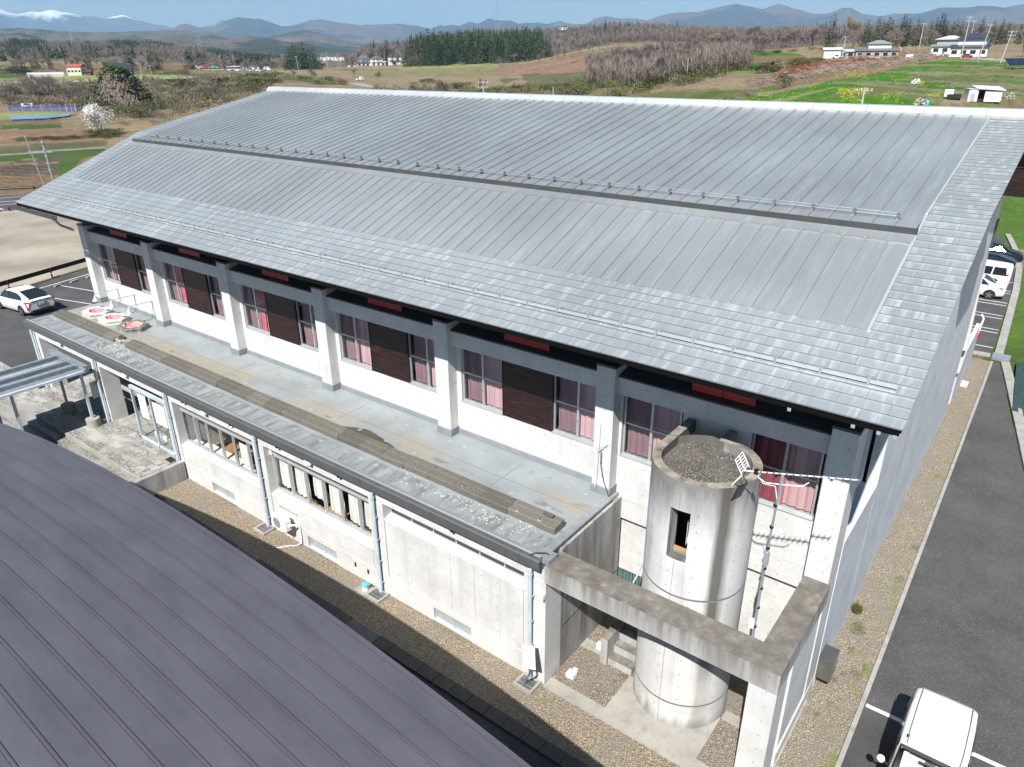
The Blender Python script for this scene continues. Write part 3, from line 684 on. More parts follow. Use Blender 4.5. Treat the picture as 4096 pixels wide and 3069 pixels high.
# gutter at the left end of the eave
gt = thing('eave_gutter', 'dark metal gutter length under the left end of the big eave', 'gutter', (-38.5,13.5,9))
MB().extx([(13.38,9.26),(13.40,9.12),(13.54,9.10),(13.58,9.26),(13.55,9.26),(13.52,9.13),(13.43,9.14),(13.41,9.26)], -40.9, -36.0).obj('gutter_trough', M['darksteel'], gt)
MB().tube([(-36.2,13.48,9.12),(-36.2,13.7,8.8),(-36.2,14.2,8.5)], .06, 8).obj('gutter_outlet', M['steel'], gt)
# gable wall on the right: low base wall, corrugated recess, full height wall
gab = thing('gable_wall', 'smooth bluish concrete gable wall down the right side of the gymnasium', 'wall', (-2.5,30,0))
XG = -2.45
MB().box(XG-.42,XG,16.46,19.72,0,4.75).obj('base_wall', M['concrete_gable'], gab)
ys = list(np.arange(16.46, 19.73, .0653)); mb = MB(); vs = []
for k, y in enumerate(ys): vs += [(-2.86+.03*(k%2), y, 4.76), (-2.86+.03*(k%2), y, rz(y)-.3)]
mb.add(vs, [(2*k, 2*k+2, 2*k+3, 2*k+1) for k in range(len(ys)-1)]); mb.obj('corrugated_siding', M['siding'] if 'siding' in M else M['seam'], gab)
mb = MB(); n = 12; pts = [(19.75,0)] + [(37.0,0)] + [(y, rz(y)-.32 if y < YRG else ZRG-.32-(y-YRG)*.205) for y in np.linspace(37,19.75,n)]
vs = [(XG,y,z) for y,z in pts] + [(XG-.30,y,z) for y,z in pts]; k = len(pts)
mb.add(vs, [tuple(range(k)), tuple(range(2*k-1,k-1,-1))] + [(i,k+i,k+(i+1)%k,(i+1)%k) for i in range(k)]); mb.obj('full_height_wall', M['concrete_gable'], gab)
MB().box(XG-.22,XG-.02,38.2,45.0,0,2.2).obj('low_rear_wall', M['concrete_gable'], gab)
def rib(pixels, y=37.5, th=.15):
    pts = [px_dir(*q) for q in pixels]; pts = [d*(y/d.y) + Vector((0,0,HC)) for d in pts]
    mb = MB(); k = len(pts); mb.add([tuple(p) for p in pts] + [(p.x,p.y+th,p.z) for p in pts], [tuple(range(k)), tuple(range(2*k-1,k-1,-1))] + [(i,(i+1)%k,k+(i+1)%k,k+i) for i in range(k)])
    mb.obj('buttress', M['concrete'], gab)
rib([(3985,905),(3961,975),(3867,1403),(3843,1395),(3858,1335),(3873,1245),(3930,1030),(3950,905)][:3] + [(3825,1403),(3858,1260),(3915,1010),(3945,905)])
rib([(3878,1290),(3866,1410),(3838,1490),(3820,1500),(3848,1405),(3868,1330)], 37.9)
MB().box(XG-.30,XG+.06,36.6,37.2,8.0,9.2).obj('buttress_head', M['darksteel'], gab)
# small steel box unit on the gable wall
bx = thing('vent_hood', 'brushed steel vent hood box on the foot of the gable wall', 'vent hood', (-2.3,17,0))
MB().box(XG+.001,-2.08,16.5,17.06,.35,1.08).obj('hood_body', M['steel2'] if 'steel2' in M else M['steel'], bx)
MB().box(XG+.03,-2.11,16.53,17.03,.30,.349).obj('hood_opening', M['black'], bx)
# ================================================================== LOW FRONT WING
wingb = thing('entrance_wing', 'low flat-roofed concrete wing along the front of the gymnasium', 'building', (-23,12.2,0))
MB().box(-38.72,-8.40,12.155,15.56,3.86,4.195).obj('roof_slab', M['membrane'], wingb)
MB().box(-38.72,-8.40,15.561,15.95,3.86,4.194).obj('roof_slab_rear', M['membrane'], wingb)
xs = [-38.9] + list(np.arange(-36.2,-9,3.02)) + [-8.40]
for a, b_ in zip(xs, xs[1:]):
    MB().extx([(11.97,3.905),(11.97,4.17),(12.0,4.20),(12.08,4.20),(12.085,4.235),(12.15,4.235),(12.15,3.905)], a+.005, b_-.005).obj('fascia_panel', M['fascia'], wingb)
MB().box(-38.8,-8.45,12.09,12.15,4.236,4.245).obj('roof_edge_trim', M['capmetal'], wingb)
MB().extx([(12.16,4.197),(12.16,4.205),(12.30,4.203),(12.30,4.197)], -38.7,-8.5).obj('edge_dirt_strip', M['skirt'], wingb)
mb = MB(); mb.box(-8.58,-8.36,12.5,15.5,4.196,4.25); mb.obj('roof_side_trim', M['steel'], wingb)
mb = MB(); mb.box(-8.66,-8.20,12.10,12.49,4.10,4.235); mb.obj('corner_flashing', M['steel'], wingb)
# kerb of pebbled blocks
def blk(x0, x1): return MB().extx([(13.13,0),(13.13,.17),(13.16,.20),(13.40,.205),(13.42,.25),(13.60,.25),(13.62,0)], x0, x1)
bm = blk(0,.985).mesh('kerb_block', M['block'])
x = -38.3; 
kr = random.Random(5)
while x < -8.9:
    if not (-32.35 < x < -31.75):
        w = min(1.0, -8.72-x)
        o = use(bm, 'kerb_block', wingb, (x, kr.uniform(-.012,.012), 4.196+kr.uniform(-.004,.004)), (w*.99/.985, 1, kr.uniform(.96,1.03)))
    x += 1.0
chips = MB()
def chip(x, y, z, s):
    a = kr.uniform(0, PI); c, q = math.cos(a)*s, math.sin(a)*s; h = s*kr.uniform(.4,.9)
    chips.add([(x-c,y-q,z),(x+q*.7,y-c*.7,z),(x+c,y+q,z),(x-q*.8,y+c*.8,z),(x+c*.2,y+q*.1,z+h)], [(0,1,4),(1,2,4),(2,3,4),(3,0,4)])
for cx, cy_, n, sx, sy in ((-32.0,13.0,240,.55,.45),(-31.6,12.7,150,.7,.25),(-29.7,12.85,120,.6,.25),(-37.9,13.2,60,.25,.2),(-11.7,12.95,60,.7,.22),(-10.3,12.7,70,.6,.22),(-13.4,12.9,50,.7,.2),(-31.0,14.2,60,1.2,.4),(-9.5,13.0,40,.3,.2)):
    for k in range(n): chip(kr.gauss(cx,sx), min(15.2,max(12.25,kr.gauss(cy_,sy))), 4.196, kr.uniform(.008,.032))
for cx in (-32.1,-30.2,-12.2,-11.7,-9.95,-9.3):
    for k in range(45): chip(kr.gauss(cx,.14), 13.16+kr.uniform(0,.2), 4.3+kr.uniform(-.1,.09), kr.uniform(.02,.05))
o = chips.obj('concrete_rubble', M['chip']); o['kind'] = 'stuff'; o['label'] = 'pale broken concrete crumbs scattered along the block kerb on the flat roof'
loose = thing('loose_kerb_brick', 'loose pale brick lying on the right end of the block kerb', 'brick', (-9.2,13.5,4.45))
MB().box(-9.30,-8.98,13.40,13.52,4.452,4.52).obj('brick', M['block'], loose)
# ponded silt: dark wet patch behind the kerb
mb = MB(); pr = random.Random(2); c = []
for k in range(26):
    t = k/25; xx = -18.5 + t*3.6; c.append((xx, 13.63+.02))
top = [(-18.5 + t*3.6, 13.66 + (.62*math.sin(min(1,t*1.6)*PI*.62) * (1-t**3) + pr.uniform(-.03,.03))) for t in np.linspace(1,0,26)]
poly = c + top; n = 26
mb.add([(x_, y_, 4.2005) for x_, y_ in poly], [(i, i+1, 2*n-2-i, 2*n-1-i) for i in range(n-1)]); o = mb.obj('wet_silt_patch', M['silt'], wingb)
# fixing discs
dm = MB().lathe((0,0,0), [(0.055,.012),(.07,.006),(.10,.001)], 14); dm.disc((0,0,.012), .055, 14); dm = dm.mesh('fixing_disc', M['disc'])
for k in range(41): use(dm, 'fixing_disc', wingb, (-36.1+k*.654+.02*math.sin(k*5), 12.83, 4.1965))
for k in range(36): use(dm, 'fixing_disc', wingb, (-32.0+k*.654, 15.33, 4.1965))
for k in range(19): use(dm, 'fixing_disc', wingb, (-32.8+k*1.29, 14.08, 4.1965))
# faint laps of the sheet
for yv in (14.55,): MB().box(-38.6,-8.6,yv,yv+.03,4.1955,4.2).obj('sheet_lap', M['skirt'], wingb)
for xv in (-32.9,-25.2,-18.6,-11.6): MB().box(xv,xv+.03,13.64,15.5,4.1955,4.1995).obj('sheet_lap', M['skirt'], wingb)
# piers and lintel
OP = [(-38.08,-32.75),(-32.0,-26.75),(-26.1,-20.85),(-20.2,-14.9),(-14.28,-9.0)]
edges = [-38.62] + [v for o_ in OP for v in o_] + [-8.31]
for i in range(0, len(edges), 2):
    MB().box(edges[i]+.0005, edges[i+1]-.0005, 12.15, 12.86, 0, 3.469).obj('pier', M['concrete'], wingb)
MB().box(-38.62,-8.31,12.16,12.6,3.47,3.859).obj('front_lintel', M['concrete'], wingb)
MB().box(-38.6,-38.3,12.87,15.9,0,3.859).obj('west_wall', M['concrete'], wingb) if False else None
MB().box(-38.62,-38.32,15.3,15.9,0,3.859).obj('corner_pier', M['concrete'], wingb)
MB().box(-8.60,-8.30,12.87,15.95,0,4.09).obj('east_wall', M['concrete_side'], wingb)
mb = MB(); mb.box(-8.302,-8.292,12.9,15.9,1.49,1.51); mb.obj('wall_groove', M['underlay'], wingb)
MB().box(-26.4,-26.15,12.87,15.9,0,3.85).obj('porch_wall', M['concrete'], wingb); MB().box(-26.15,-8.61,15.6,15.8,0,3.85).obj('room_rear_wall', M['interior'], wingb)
MB().box(-38.3,-26.41,15.45,15.6,.74,3.85).obj('porch_rear_wall', M['concrete'], wingb)
MB().box(-26.1,-8.62,12.87,15.55,.9,.98).obj('room_floor', M['wood'], wingb)
MB().box(-35.5,-29.5,15.40,15.44,.78,3.2).obj('entrance_doors', M['carglass'], wingb)
# walls under the windows, with their basement windows
def holed(x0, x1, y0, y1, z0, z1, hx0, hx1, hz0, hz1, mb):
    mb.box(x0,hx0,y0,y1,z0,z1); mb.box(hx1,x1,y0,y1,z0,z1); mb.box(hx0,hx1,y0,y1,z0,hz0); mb.box(hx0,hx1,y0,y1,hz1,z1)
def base_window(x0, x1):
    w = MB(); z0, z1, yy = .07, .54, 12.26
    for a, b_ in ((x0,x0+.035),((x0+x1)/2-.02,(x0+x1)/2+.02),(x1-.035,x1)): w.box(a,b_,yy,yy+.05,z0,z1)
    w.box(x0+.036,x1-.036,yy,yy+.05,z0,z0+.035); w.box(x0+.036,x1-.036,yy,yy+.05,z1-.035,z1); w.box(x0-.03,x1+.03,12.12,12.25,z0-.025,z0-.003)
    w = w.obj('basement_window', M['alu'], wingb); xm = (x0+x1)/2
    MB().box(x0+.036,xm-.021,yy+.02,yy+.03,z0+.036,z1-.036).obj('pane', M['frost'], w); MB().box(xm+.021,x1-.036,yy+.02,yy+.03,z0+.036,z1-.036).obj('pane', M['frost'], w)
for i, (hx0, hx1) in ((2,(-24.22,-22.72)),(3,(-18.35,-16.84)),(4,(-12.4,-10.92))):
    a, b_ = OP[i]; mb = MB()
    holed(a+.001,b_-.001,12.152,12.6,0,.745,hx0,hx1,.07,.54,mb); mb.box(a+.001,b_-.001,12.175,12.6,.7455,.7645)
    if i < 4:
        mb.box(a+.03,b_-.03,12.16,12.6,.765,1.50); mb.extx([(12.16,1.501),(12.16,1.51),(12.44,1.60),(12.6,1.60),(12.6,1.501)], a+.001, b_-.001)
        mb.box(a+.001,a+.029,12.185,12.6,.765,1.50); mb.box(b_-.029,b_-.001,12.185,12.6,.765,1.50)
        for x_ in (a+1.8,a+3.6): mb.box(x_,x_+.008,12.157,12.1599,.77,1.49)
    else:
        mb.box(a+.03,b_-.03,12.16,12.9,.765,2.90); mb.extx([(12.16,2.901),(12.16,2.91),(12.44,3.0),(12.9,3.0),(12.9,2.901)], a+.001, b_-.001)
        mb.box(a+.001,a+.029,12.185,12.6,.765,2.90); mb.box(b_-.029,b_-.001,12.185,12.6,.765,2.90)
    mb.obj('front_wall', M['concrete'], wingb); base_window(hx0, hx1)
    if i == 4:
        for k in range(5): MB().box(a+.85+k*.9,a+.856+k*.9,12.157,12.1595,.78,2.89).obj('form_joint', M['skirt'], wingb)
for x_ in (-15.93,-15.32): MB().box(x_,x_+.09,12.146,12.1515,.38,.56).obj('wall_slot', M['black'], wingb)
# sliding window bands
def band(a, b_, n, z0, z1, yy, header):
    w = (b_-a)/n; mb = MB()
    mb.box(a,b_,yy-.03,yy+.09,z0,z0+.05); mb.box(a,b_,yy-.03,yy+.09,z1,z1+.05)
    if header: mb.box(a,b_,yy,yy+.05,z1+.051,z1+header-.03); mb.box(a,b_,yy-.03,yy+.09,z1+header-.029,z1+header)
    for k in range(n+1):
        x_ = a+k*w; mb.box(x_-.03,x_+.03,yy-.03*(k%2==0),yy+.08,z0+.05,z1-.001)
    wo = mb.obj('window_band', M['alu'], wingb); ps = []
    for k in range(n):
        s = .04*(k%2); x0, x1 = a+k*w+.03, a+(k+1)*w-.03
        fr = MB().box(x0,x1,yy+.005+s,yy+.03+s,z0+.051,z0+.11); fr.box(x0,x0+.03,yy+.005+s,yy+.03+s,z0+.111,z1-.002); fr.box(x1-.03,x1,yy+.005+s,yy+.03+s,z0+.111,z1-.002)
        fr.obj('sash', M['alu'], wo); MB().box(x0+.03,x1-.03,yy+.012+s,yy+.018+s,z0+.111,z1-.002).obj('pane', M['glass'], wo)
        ps.append((x0, x1))
    return wo, ps
b3, ps3 = band(-26.13,-20.82,6,1.60,2.98,12.45,.20); b4, ps4 = band(-20.17,-14.87,6,1.60,2.98,12.45,.20)
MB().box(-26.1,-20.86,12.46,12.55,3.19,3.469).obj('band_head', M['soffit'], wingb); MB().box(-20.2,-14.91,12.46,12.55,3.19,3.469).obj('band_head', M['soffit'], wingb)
MB().box(ps3[4][0]+.2,ps3[4][1]-.05,12.52,12.524,1.85,2.75).obj('posted_sheet', M['paper'], b3)
MB().box(ps3[0][0]+.4,ps3[0][1],12.65,12.66,1.75,2.8).obj('posted_sheet', M['frost'], b3); MB().box(ps3[5][0]+.25,ps3[5][1],12.65,12.66,1.75,2.8).obj('posted_sheet', M['frost'], b3)
for k, (x0, x1) in enumerate(ps4):
    me = curtain_mesh('curtain', (x1-x0)*(1.0,.95,.8,.9,.85,.95)[k], (1.72,1.70,1.95,1.70,1.70,1.78)[k], 2.96, M['cream'], 40+k, .035, (.05,.04,.25,.22,.12,.02)[k])
    use(me, 'curtain', b4, (x0+(0,.0,.1,.05,.12,.0)[k], 12.62, 0))
mb = MB()
for k in range(7): x_ = -14.26+k*.876; mb.box(x_-.02,x_+.02,12.46,12.52,3.002,3.28)
mb.box(-14.28,-9.02,12.46,12.52,3.281,3.32); mb.box(-14.28,-9.02,12.45,12.53,3.002,3.03); sw = mb.obj('strip_window', M['alu'], wingb)
for k in range(6): MB().box(-14.24+k*.876,-13.404+k*.876,12.485,12.49,3.031,3.28).obj('pane', M['carglass'], sw)
MB().box(-14.28,-9.01,12.47,12.58,3.321,3.469).obj('strip_head', M['concrete'], wingb)
# room furniture behind the left window band
t = thing('wooden_table', 'brown wooden table inside the room behind the left window band', 'table', (-22.9,13.6,.98))
MB().box(-24.0,-21.7,13.0,14.4,1.60,1.66).obj('table_top', M['wood'], t)
for x_ in (-23.95,-21.8):
    for y_ in (13.05,14.3): MB().box(x_,x_+.06,y_,y_+.06,.98,1.6).obj('leg', M['wood'], t)
t = thing('black_bag', 'black bag standing by the window on the table', 'bag', (-22.6,13.1,1.66)); MB().lathe((-22.6,13.15,1.66), [(.16,0),(.19,.1),(.15,.22),(.05,.26)], 12).obj('bag_body', M['black'], t)
t = thing('whitewashed_counter', 'pale bench inside the room below the left window band', 'bench', (-25,12.8,1)); MB().box(-25.9,-21.2,12.62,12.9,.98,1.62).obj('bench_body', M['cream'], t)
# downpipes
def pipe(x, z0, label):
    t = thing('downpipe', label, 'downpipe', (x,12.03,z0), 0, 'downpipes on the front wing')
    MB().tube([(x,12.03,z0),(x,12.03,3.80)], .055, 12).obj('pipe', M['pipe'], t)
    MB().tube([(x,12.03,3.60),(x,12.03,3.68)], .066, 12).obj('socket', M['pipe'], t)
    z = z0+.35
    while z < 3.5: MB().box(x-.068,x+.068,12.0,12.15,z,z+.022).obj('bracket', M['alu'], t); z += .82
    MB().tube([(x-.03,12.03,z0-.0),(x+.0,12.03,z0+.12)], .06, 10).obj('foot', M['pipe'], t)
for x, z, l in ((-38.42,.78,'downpipe at the left corner of the porch'),(-32.16,.78,'downpipe left of the tall porch fin, board fixed beside it'),(-26.35,.78,'downpipe right of the glass windbreak'),
                (-20.50,.10,'downpipe between the open window band and the curtained windows'),(-14.58,.10,'thick pale blue downpipe right of the curtained windows'),(-8.72,.10,'downpipe at the right corner of the wing, behind the sign')): pipe(x, z, 'pale blue ' + l if not l.startswith('thick') else l)
# grates / drain boxes
def drainbox(x, y, w, d, label, z=0):
    t = thing('drain_box', label, 'drain', (x,y,z), 0, 'concrete drain boxes'); mb = MB(); h = .10
    mb.box(x-w/2,x+w/2,y-d/2,y-d/2+.07,z,z+h); mb.box(x-w/2,x+w/2,y+d/2-.07,y+d/2,z,z+h); mb.box(x-w/2,x-w/2+.07,y-d/2+.07,y+d/2-.07,z,z+h); mb.box(x+w/2-.07,x+w/2,y-d/2+.07,y+d/2-.07,z,z+h)
    mb.box(x-w/2+.07,x+w/2-.07,y-d/2+.07,y+d/2-.07,z-.02,z+.03); mb.obj('box_rim', M['slab'], t)
    mb = MB(); k = x-w/2+.08
    while k < x+w/2-.09: mb.box(k,k+.016,y-d/2+.071,y+d/2-.071,z+.06,z+h-.004); k += .042
    for yy in (y-d/6, y+d/6): mb.box(x-w/2+.071,x+w/2-.071,yy,yy+.02,z+.065,z+h-.001)
    mb.obj('grate', M['grate'], t)
drainbox(-20.52,11.86,.62,.5,'concrete drain box with steel grate under the downpipe by the window band')
drainbox(-14.60,11.86,.62,.5,'concrete drain box with steel grate under the thick downpipe')
drainbox(-8.68,11.86,.60,.5,'concrete drain box with steel grate under the no smoking sign')
t = thing('drain_slot', 'narrow dark grate in the tiles at the foot of the windbreak downpipe', 'drain'); t.location = (-26.6,11.9,.78)
for k in range(6): MB().box(-26.9+k*.08,-26.85+k*.08,11.75,12.02,.777,.79).obj('bar', M['black'], t)
t = thing('drain_slot', 'narrow dark grate in the tiles at the left porch corner', 'drain'); t.location = (-38.7,11.9,.78)
for k in range(8): MB().box(-39.1+k*.08,-39.05+k*.08,11.7,12.0,.777,.79).obj('bar', M['black'], t)
t = thing('inspection_pipe', 'short pipe with a round teal lid beside a drain box', 'pipe', (-15.15,11.86,0))
MB().lathe((-15.12,11.84,0), [(.10,0),(.10,.22)], 16).obj('pipe_body', M['white'], t); l_ = MB().lathe((-15.12,11.84,.22), [(.125,0),(.125,.04),(.10,.06),(0.001,.065)], 18); l_.box(-15.0,-14.96,11.86,11.95,.24,.27); l_.obj('lid', M['greenlid'], t)
MB().box(-15.42,-14.92,11.62,12.10,0,.03).obj('pad', M['slab'], t)
# air conditioner
ac = thing('air_conditioner', 'white outdoor air conditioner hung under the curtained windows', 'air conditioner', (-19.3,11.9,.4))
MB().box(-19.68,-19.0,11.72,11.98,.62,1.12).obj('casing', M['white'], ac); MB().box(-18.995,-18.93,11.74,11.96,.66,1.05).obj('valve_cover', M['white'], ac)
mb = MB().lathe((0,0,0), [(.20,0),(.20,.012),(.19,.012),(.19,0)], 24)
fan = MB(); 
for k in range(5): r_ = .03+.036*k; fan.add([(-19.42+r_*math.cos(2*PI*j/24)*1, 11.712, .87+r_*math.sin(2*PI*j/24)) for j in range(24)] + [(-19.42+(r_+.008)*math.cos(2*PI*j/24), 11.712, .87+(r_+.008)*math.sin(2*PI*j/24)) for j in range(24)], [(j,(j+1)%24,24+(j+1)%24,24+j) for j in range(24)])
fan.obj('fan_grille', M['white'], ac); MB().add([(-19.42+.205*math.cos(2*PI*j/24),11.717,.87+.205*math.sin(2*PI*j/24)) for j in range(24)], [tuple(range(24))]).obj('fan_opening', M['seam'], ac)
for x_ in (-19.6,-19.12): MB().box(x_,x_+.03,11.68,12.15,.57,.615).obj('wall_bracket', M['steel'], ac)
MB().box(-19.75,-18.75,12.12,12.15,1.20,1.24).obj('mount_rail', M['steel'], ac)
MB().tube([(-18.95,11.85,.8),(-18.8,11.9,.92),(-18.68,12.05,.88),(-18.66,12.1,.75),(-18.66,12.1,.3),(-18.68,12.08,.12)], .033, 8).obj('pipe_cover', M['white'], ac)
MB().tube([(-18.68,12.08,.14),(-18.75,11.95,.05),(-19.0,11.8,.03),(-19.25,11.45,.03)], .016, 8).obj('drain_hose', M['white'], ac)
# lamps on arms above the flat roof
lamp_l = ['nearest the left column','in the middle of three','rightmost of three, next to the second column']
for i, x in enumerate((-37.28,-35.64,-33.97)):
    t = thing('wall_lamp', 'grey shaded lamp on a long wall arm, ' + lamp_l[i], 'lamp', (x,15.9,5.1), 0, 'arm lamps over the roof wells')
    MB().tube([(x,15.95,5.08),(x,15.90,5.08)], .07, 12).obj('wall_plate', M['lamp'], t)
    MB().tube([(x,15.9,5.08),(x+.02,15.4,5.09),(x+.04,14.90,5.11),(x+.04,14.82,5.06),(x+.04,14.80,4.98)], .02, 6).obj('arm', M['lamp'], t)
    MB().lathe((x+.04,14.80,4.76), [(.17,0),(.165,.03),(.09,.13),(.05,.20),(.05,.27),(.001,.28)], 16).obj('lamp_shade', M['lamp'], t)
    MB().tube([(x+.03,15.94,5.05),(x+.06,15.93,4.4),(x+.1,15.7,4.22),(x-.2,15.2,4.21)], .010, 5).obj('cable', M['seam'], t)
# hexagonal roof wells with pink lining
well_l = ['clean pale rim, leftmost','pale rim, middle','dark weathered rim, rightmost']
for i, (cx, cy_) in enumerate(((-36.88,14.58),(-35.22,14.58),(-33.40,14.58))):
    t = thing('roof_well', 'hexagonal skylight well with pink lining, ' + well_l[i], 'skylight', (cx,cy_,4.2), 0, 'three pink roof wells')
    hx = [(-.78,0),(-.42,-.56),(.42,-.56),(.78,0),(.42,.56),(-.42,.56)]
    ix = [(a*.66,b_*.64) for a,b_ in hx]; mb = MB()
    for a_, z0, z1 in (((1.0),4.196,4.27),((.95),4.271,4.33),((1.0),4.331,4.40)):
        o_ = [(cx+a*a_, cy_+b_*a_) for a,b_ in hx]; q_ = [(cx+a,cy_+b_) for a,b_ in ix]
        mb.add([(*p,z0) for p in o_]+[(*p,z1) for p in o_]+[(*p,z0) for p in q_]+[(*p,z1) for p in q_],
               [(k,(k+1)%6,6+(k+1)%6,6+k) for k in range(6)]+[(6+k,6+(k+1)%6,18+(k+1)%6,18+k) for k in range(6)]+[(12+(k+1)%6,12+k,18+k,18+(k+1)%6) for k in range(6)])
    mb.obj('rim', M['concrete_old'] if i == 2 else M['concrete'], t)
    pts = [(cx+.53*(1+.10*abs(math.sin(3*2*PI*k/24)))*math.cos(2*PI*k/24), cy_+.36*(1+.10*abs(math.sin(3*2*PI*k/24)))*math.sin(2*PI*k/24)) for k in range(24)]
    hxp = []
    for k in range(24):
        a0_, a1_ = ix[k//4], ix[(k//4+1) % 6]; f_ = (k % 4)/4; hxp.append((cx+a0_[0]+(a1_[0]-a0_[0])*f_, cy_+a0_[1]+(a1_[1]-a0_[1])*f_))
    aord = sorted(hxp, key=lambda p: math.atan2(p[1]-cy_, p[0]-cx)); pord = sorted(pts, key=lambda p: math.atan2(p[1]-cy_, p[0]-cx))
    pin = [(cx+(p[0]-cx)*.86, cy_+(p[1]-cy_)*.86) for p in pord]
    mb = MB(); mb.add([(*p,4.399) for p in aord]+[(*p,4.397) for p in pin], [(k,(k+1)%24,24+(k+1)%24,24+k) for k in range(24)]); mb.obj('rim_infill', M['concrete'], t)
    mb = MB(); mb.add([(*p,4.396) for p in pin]+[(cx+(p[0]-cx)*.8,cy_+(p[1]-cy_)*.8,4.215) for p in pin], [(k,(k+1)%24,24+(k+1)%24,24+k) for k in range(24)]); mb.add([(cx+(p[0]-cx)*.8,cy_+(p[1]-cy_)*.8,4.216) for p in pin], [tuple(range(24))])
    mb.obj('pink_lining', M['pinkpaint'], t)
    MB().box(cx+.36,cx+.52,cy_+.24,cy_+.42,4.402,4.43).obj('bracket', M['seam'], t)
# glass windbreak in the porch
gb = thing('glass_windbreak', 'steel-framed glass screen with two white notices in the porch', 'glass screen', (-28.1,12.2,.8))
mb = MB()
for x_ in (-29.52,-28.02,-26.8): mb.box(x_-.035,x_+.035,12.16,12.26,.78,3.12)
mb.box(-29.56,-26.76,12.15,12.27,3.121,3.25); mb.box(-29.56,-26.76,12.16,12.26,.777,.86); mb.obj('frame', M['pipe'], gb)
MB().box(-29.48,-28.06,12.20,12.21,.87,3.12).obj('pane', M['glass'], gb); MB().box(-27.98,-26.84,12.20,12.21,.87,3.12).obj('pane', M['glass'], gb)
MB().box(-29.0,-28.38,12.185,12.195,1.95,3.0).obj('notice', M['paper'], gb); MB().box(-27.85,-26.95,12.185,12.195,2.0,2.95).obj('notice', M['paper'], gb)
mb = MB().box(-29.5,-28.0,14.4,14.5,.78,3.1); mb.obj('rear_frame', M['seam'], gb)
leafm = simple('planter_leaves', (.12,.13,.05), .8, 0, .5, 20)
for i, x in enumerate((-28.95,-28.3,-27.55)):
    t = thing('flower_planter', ('white planter with reddish flowers behind the glass, leftmost','white planter behind the middle glass post','white planter with green leaves, rightmost')[i], 'planter', (x,12.7,.78), 0, 'white planters behind the glass')
    MB().box(x-.27,x+.27,12.6,12.8,.78,.96).obj('trough', M['white'], t); mb = MB()
    for k in range(60): a_, b_, c_ = kr.uniform(-.24,.24), kr.uniform(-.09,.09), kr.uniform(.96,1.12); mb.add([(x+a_,12.7+b_,c_),(x+a_+.04,12.7+b_+.02,c_+.02),(x+a_,12.7+b_+.04,c_+.05)], [(0,1,2)])
    mb.obj('foliage', leafm, t)
# notice board beside second downpipe, small fittings under the gutter
t = thing('wall_board', 'thin pale board fixed edge-on beside the second downpipe', 'board', (-32.1,12.0,2)); MB().box(-32.34,-32.30,11.72,12.12,2.0,2.75).obj('board', M['steel'], t)
for i, x in enumerate((-35.6,-29.6,-23.75,-17.75)):
    MB().extx([(12.03,3.70),(12.03,3.83),(12.16,3.83),(12.16,3.78)], x, x+.30).obj('gutter_outlet', M['white'], wingb)
for x in (-25.0,-21.9,-19.2,-16.1,-11.4): MB().lathe((x,12.08,3.78), [(.001,-.01),(.07,0),(.07,.05)], 12).obj('eave_lamp', M['black'], wingb)
MB().box(-20.22,-20.08,12.36,12.48,3.05,3.25).obj('sensor_box', M['white'], wingb)

M['groove'] = simple('shadowed_groove', (.14,.14,.135), .9)  # dark colour stands in for the shade inside the tower grooves
# ================================================================== STAIR TOWER
tw = thing('stair_tower', 'weathered round concrete stair tower with a flat gravelled top', 'tower', (-5.27,14.14,0))
TC, TR, TZ = (-5.27,14.14), 1.225, 7.2
# shell with window hole and grooves
NA = 96; zz = [0,.79,.805,.83,.845,4.12,4.135,4.16,4.175,5.17,6.49,TZ]
def ang(j): return -PI/2 + 2*PI*j/NA
win_j = [j for j in range(NA) if -5.50 < TC[0]+TR*math.cos(ang(j)+PI/NA) < -5.0 and math.sin(ang(j)) < 0]
vs = []; 
for z in zz:
    r_ = TR - (.012 if z in (.805,.83,4.135,4.16) else 0)
    vs += [(TC[0]+r_*math.cos(ang(j)), TC[1]+r_*math.sin(ang(j)), z) for j in range(NA)]
fs = []
for k in range(len(zz)-1):
    for j in range(NA):
        if k == 9 and j in win_j: continue
        fs.append((k*NA+j, k*NA+(j+1)%NA, (k+1)*NA+(j+1)%NA, (k+1)*NA+j))
shell = MB(); shell.add(vs, fs, False); shell.m = [1 if (f[0]//NA) in (1,2,3,5,6,7) else 0 for f in fs]
so_ = shell.obj('tower_shell', [M['concrete_tower'], M['groove']], tw)
for x_ in (-5.30,): MB().box(x_-.006,x_+.006,TC[1]-TR-.002,TC[1]-TR+.01,.03,5.1).obj('form_joint', M['skirt'], tw)
MB().box(-5.306,-5.294,TC[1]-TR-.002,TC[1]-TR+.01,6.55,7.0).obj('form_joint', M['skirt'], tw)
# inner reveal of the window
j0, j1 = min(win_j), max(win_j)+1
# (angles run through the front of the tower)
def reveal(jj):
    a = ang(jj); return [(TC[0]+TR*math.cos(a),TC[1]+TR*math.sin(a)),(TC[0]+(TR-.22)*math.cos(a),TC[1]+(TR-.22)*math.sin(a))]
lst = sorted(win_j, key=lambda j: TC[0]+math.cos(ang(j))); aL, aR = lst[0], lst[-1]+1
mb = MB()
for jj in (aL, aR):
    (xa,ya),(xb,yb) = reveal(jj); mb.quad((xa,ya,5.17),(xb,yb,5.17),(xb,yb,6.49),(xa,ya,6.49))
(xa,ya),(xb,yb) = reveal(aL); (xc,yc),(xd,yd) = reveal(aR)
mb.quad((xa,ya,5.17),(xc,yc,5.17),(xd,yd,5.19),(xb,yb,5.19)); mb.quad((xa,ya,6.49),(xb,yb,6.49),(xd,yd,6.49),(xc,yc,6.49)); mb.obj('window_reveal', M['concrete_old'], tw)
w = MB(); yy = yb+.03
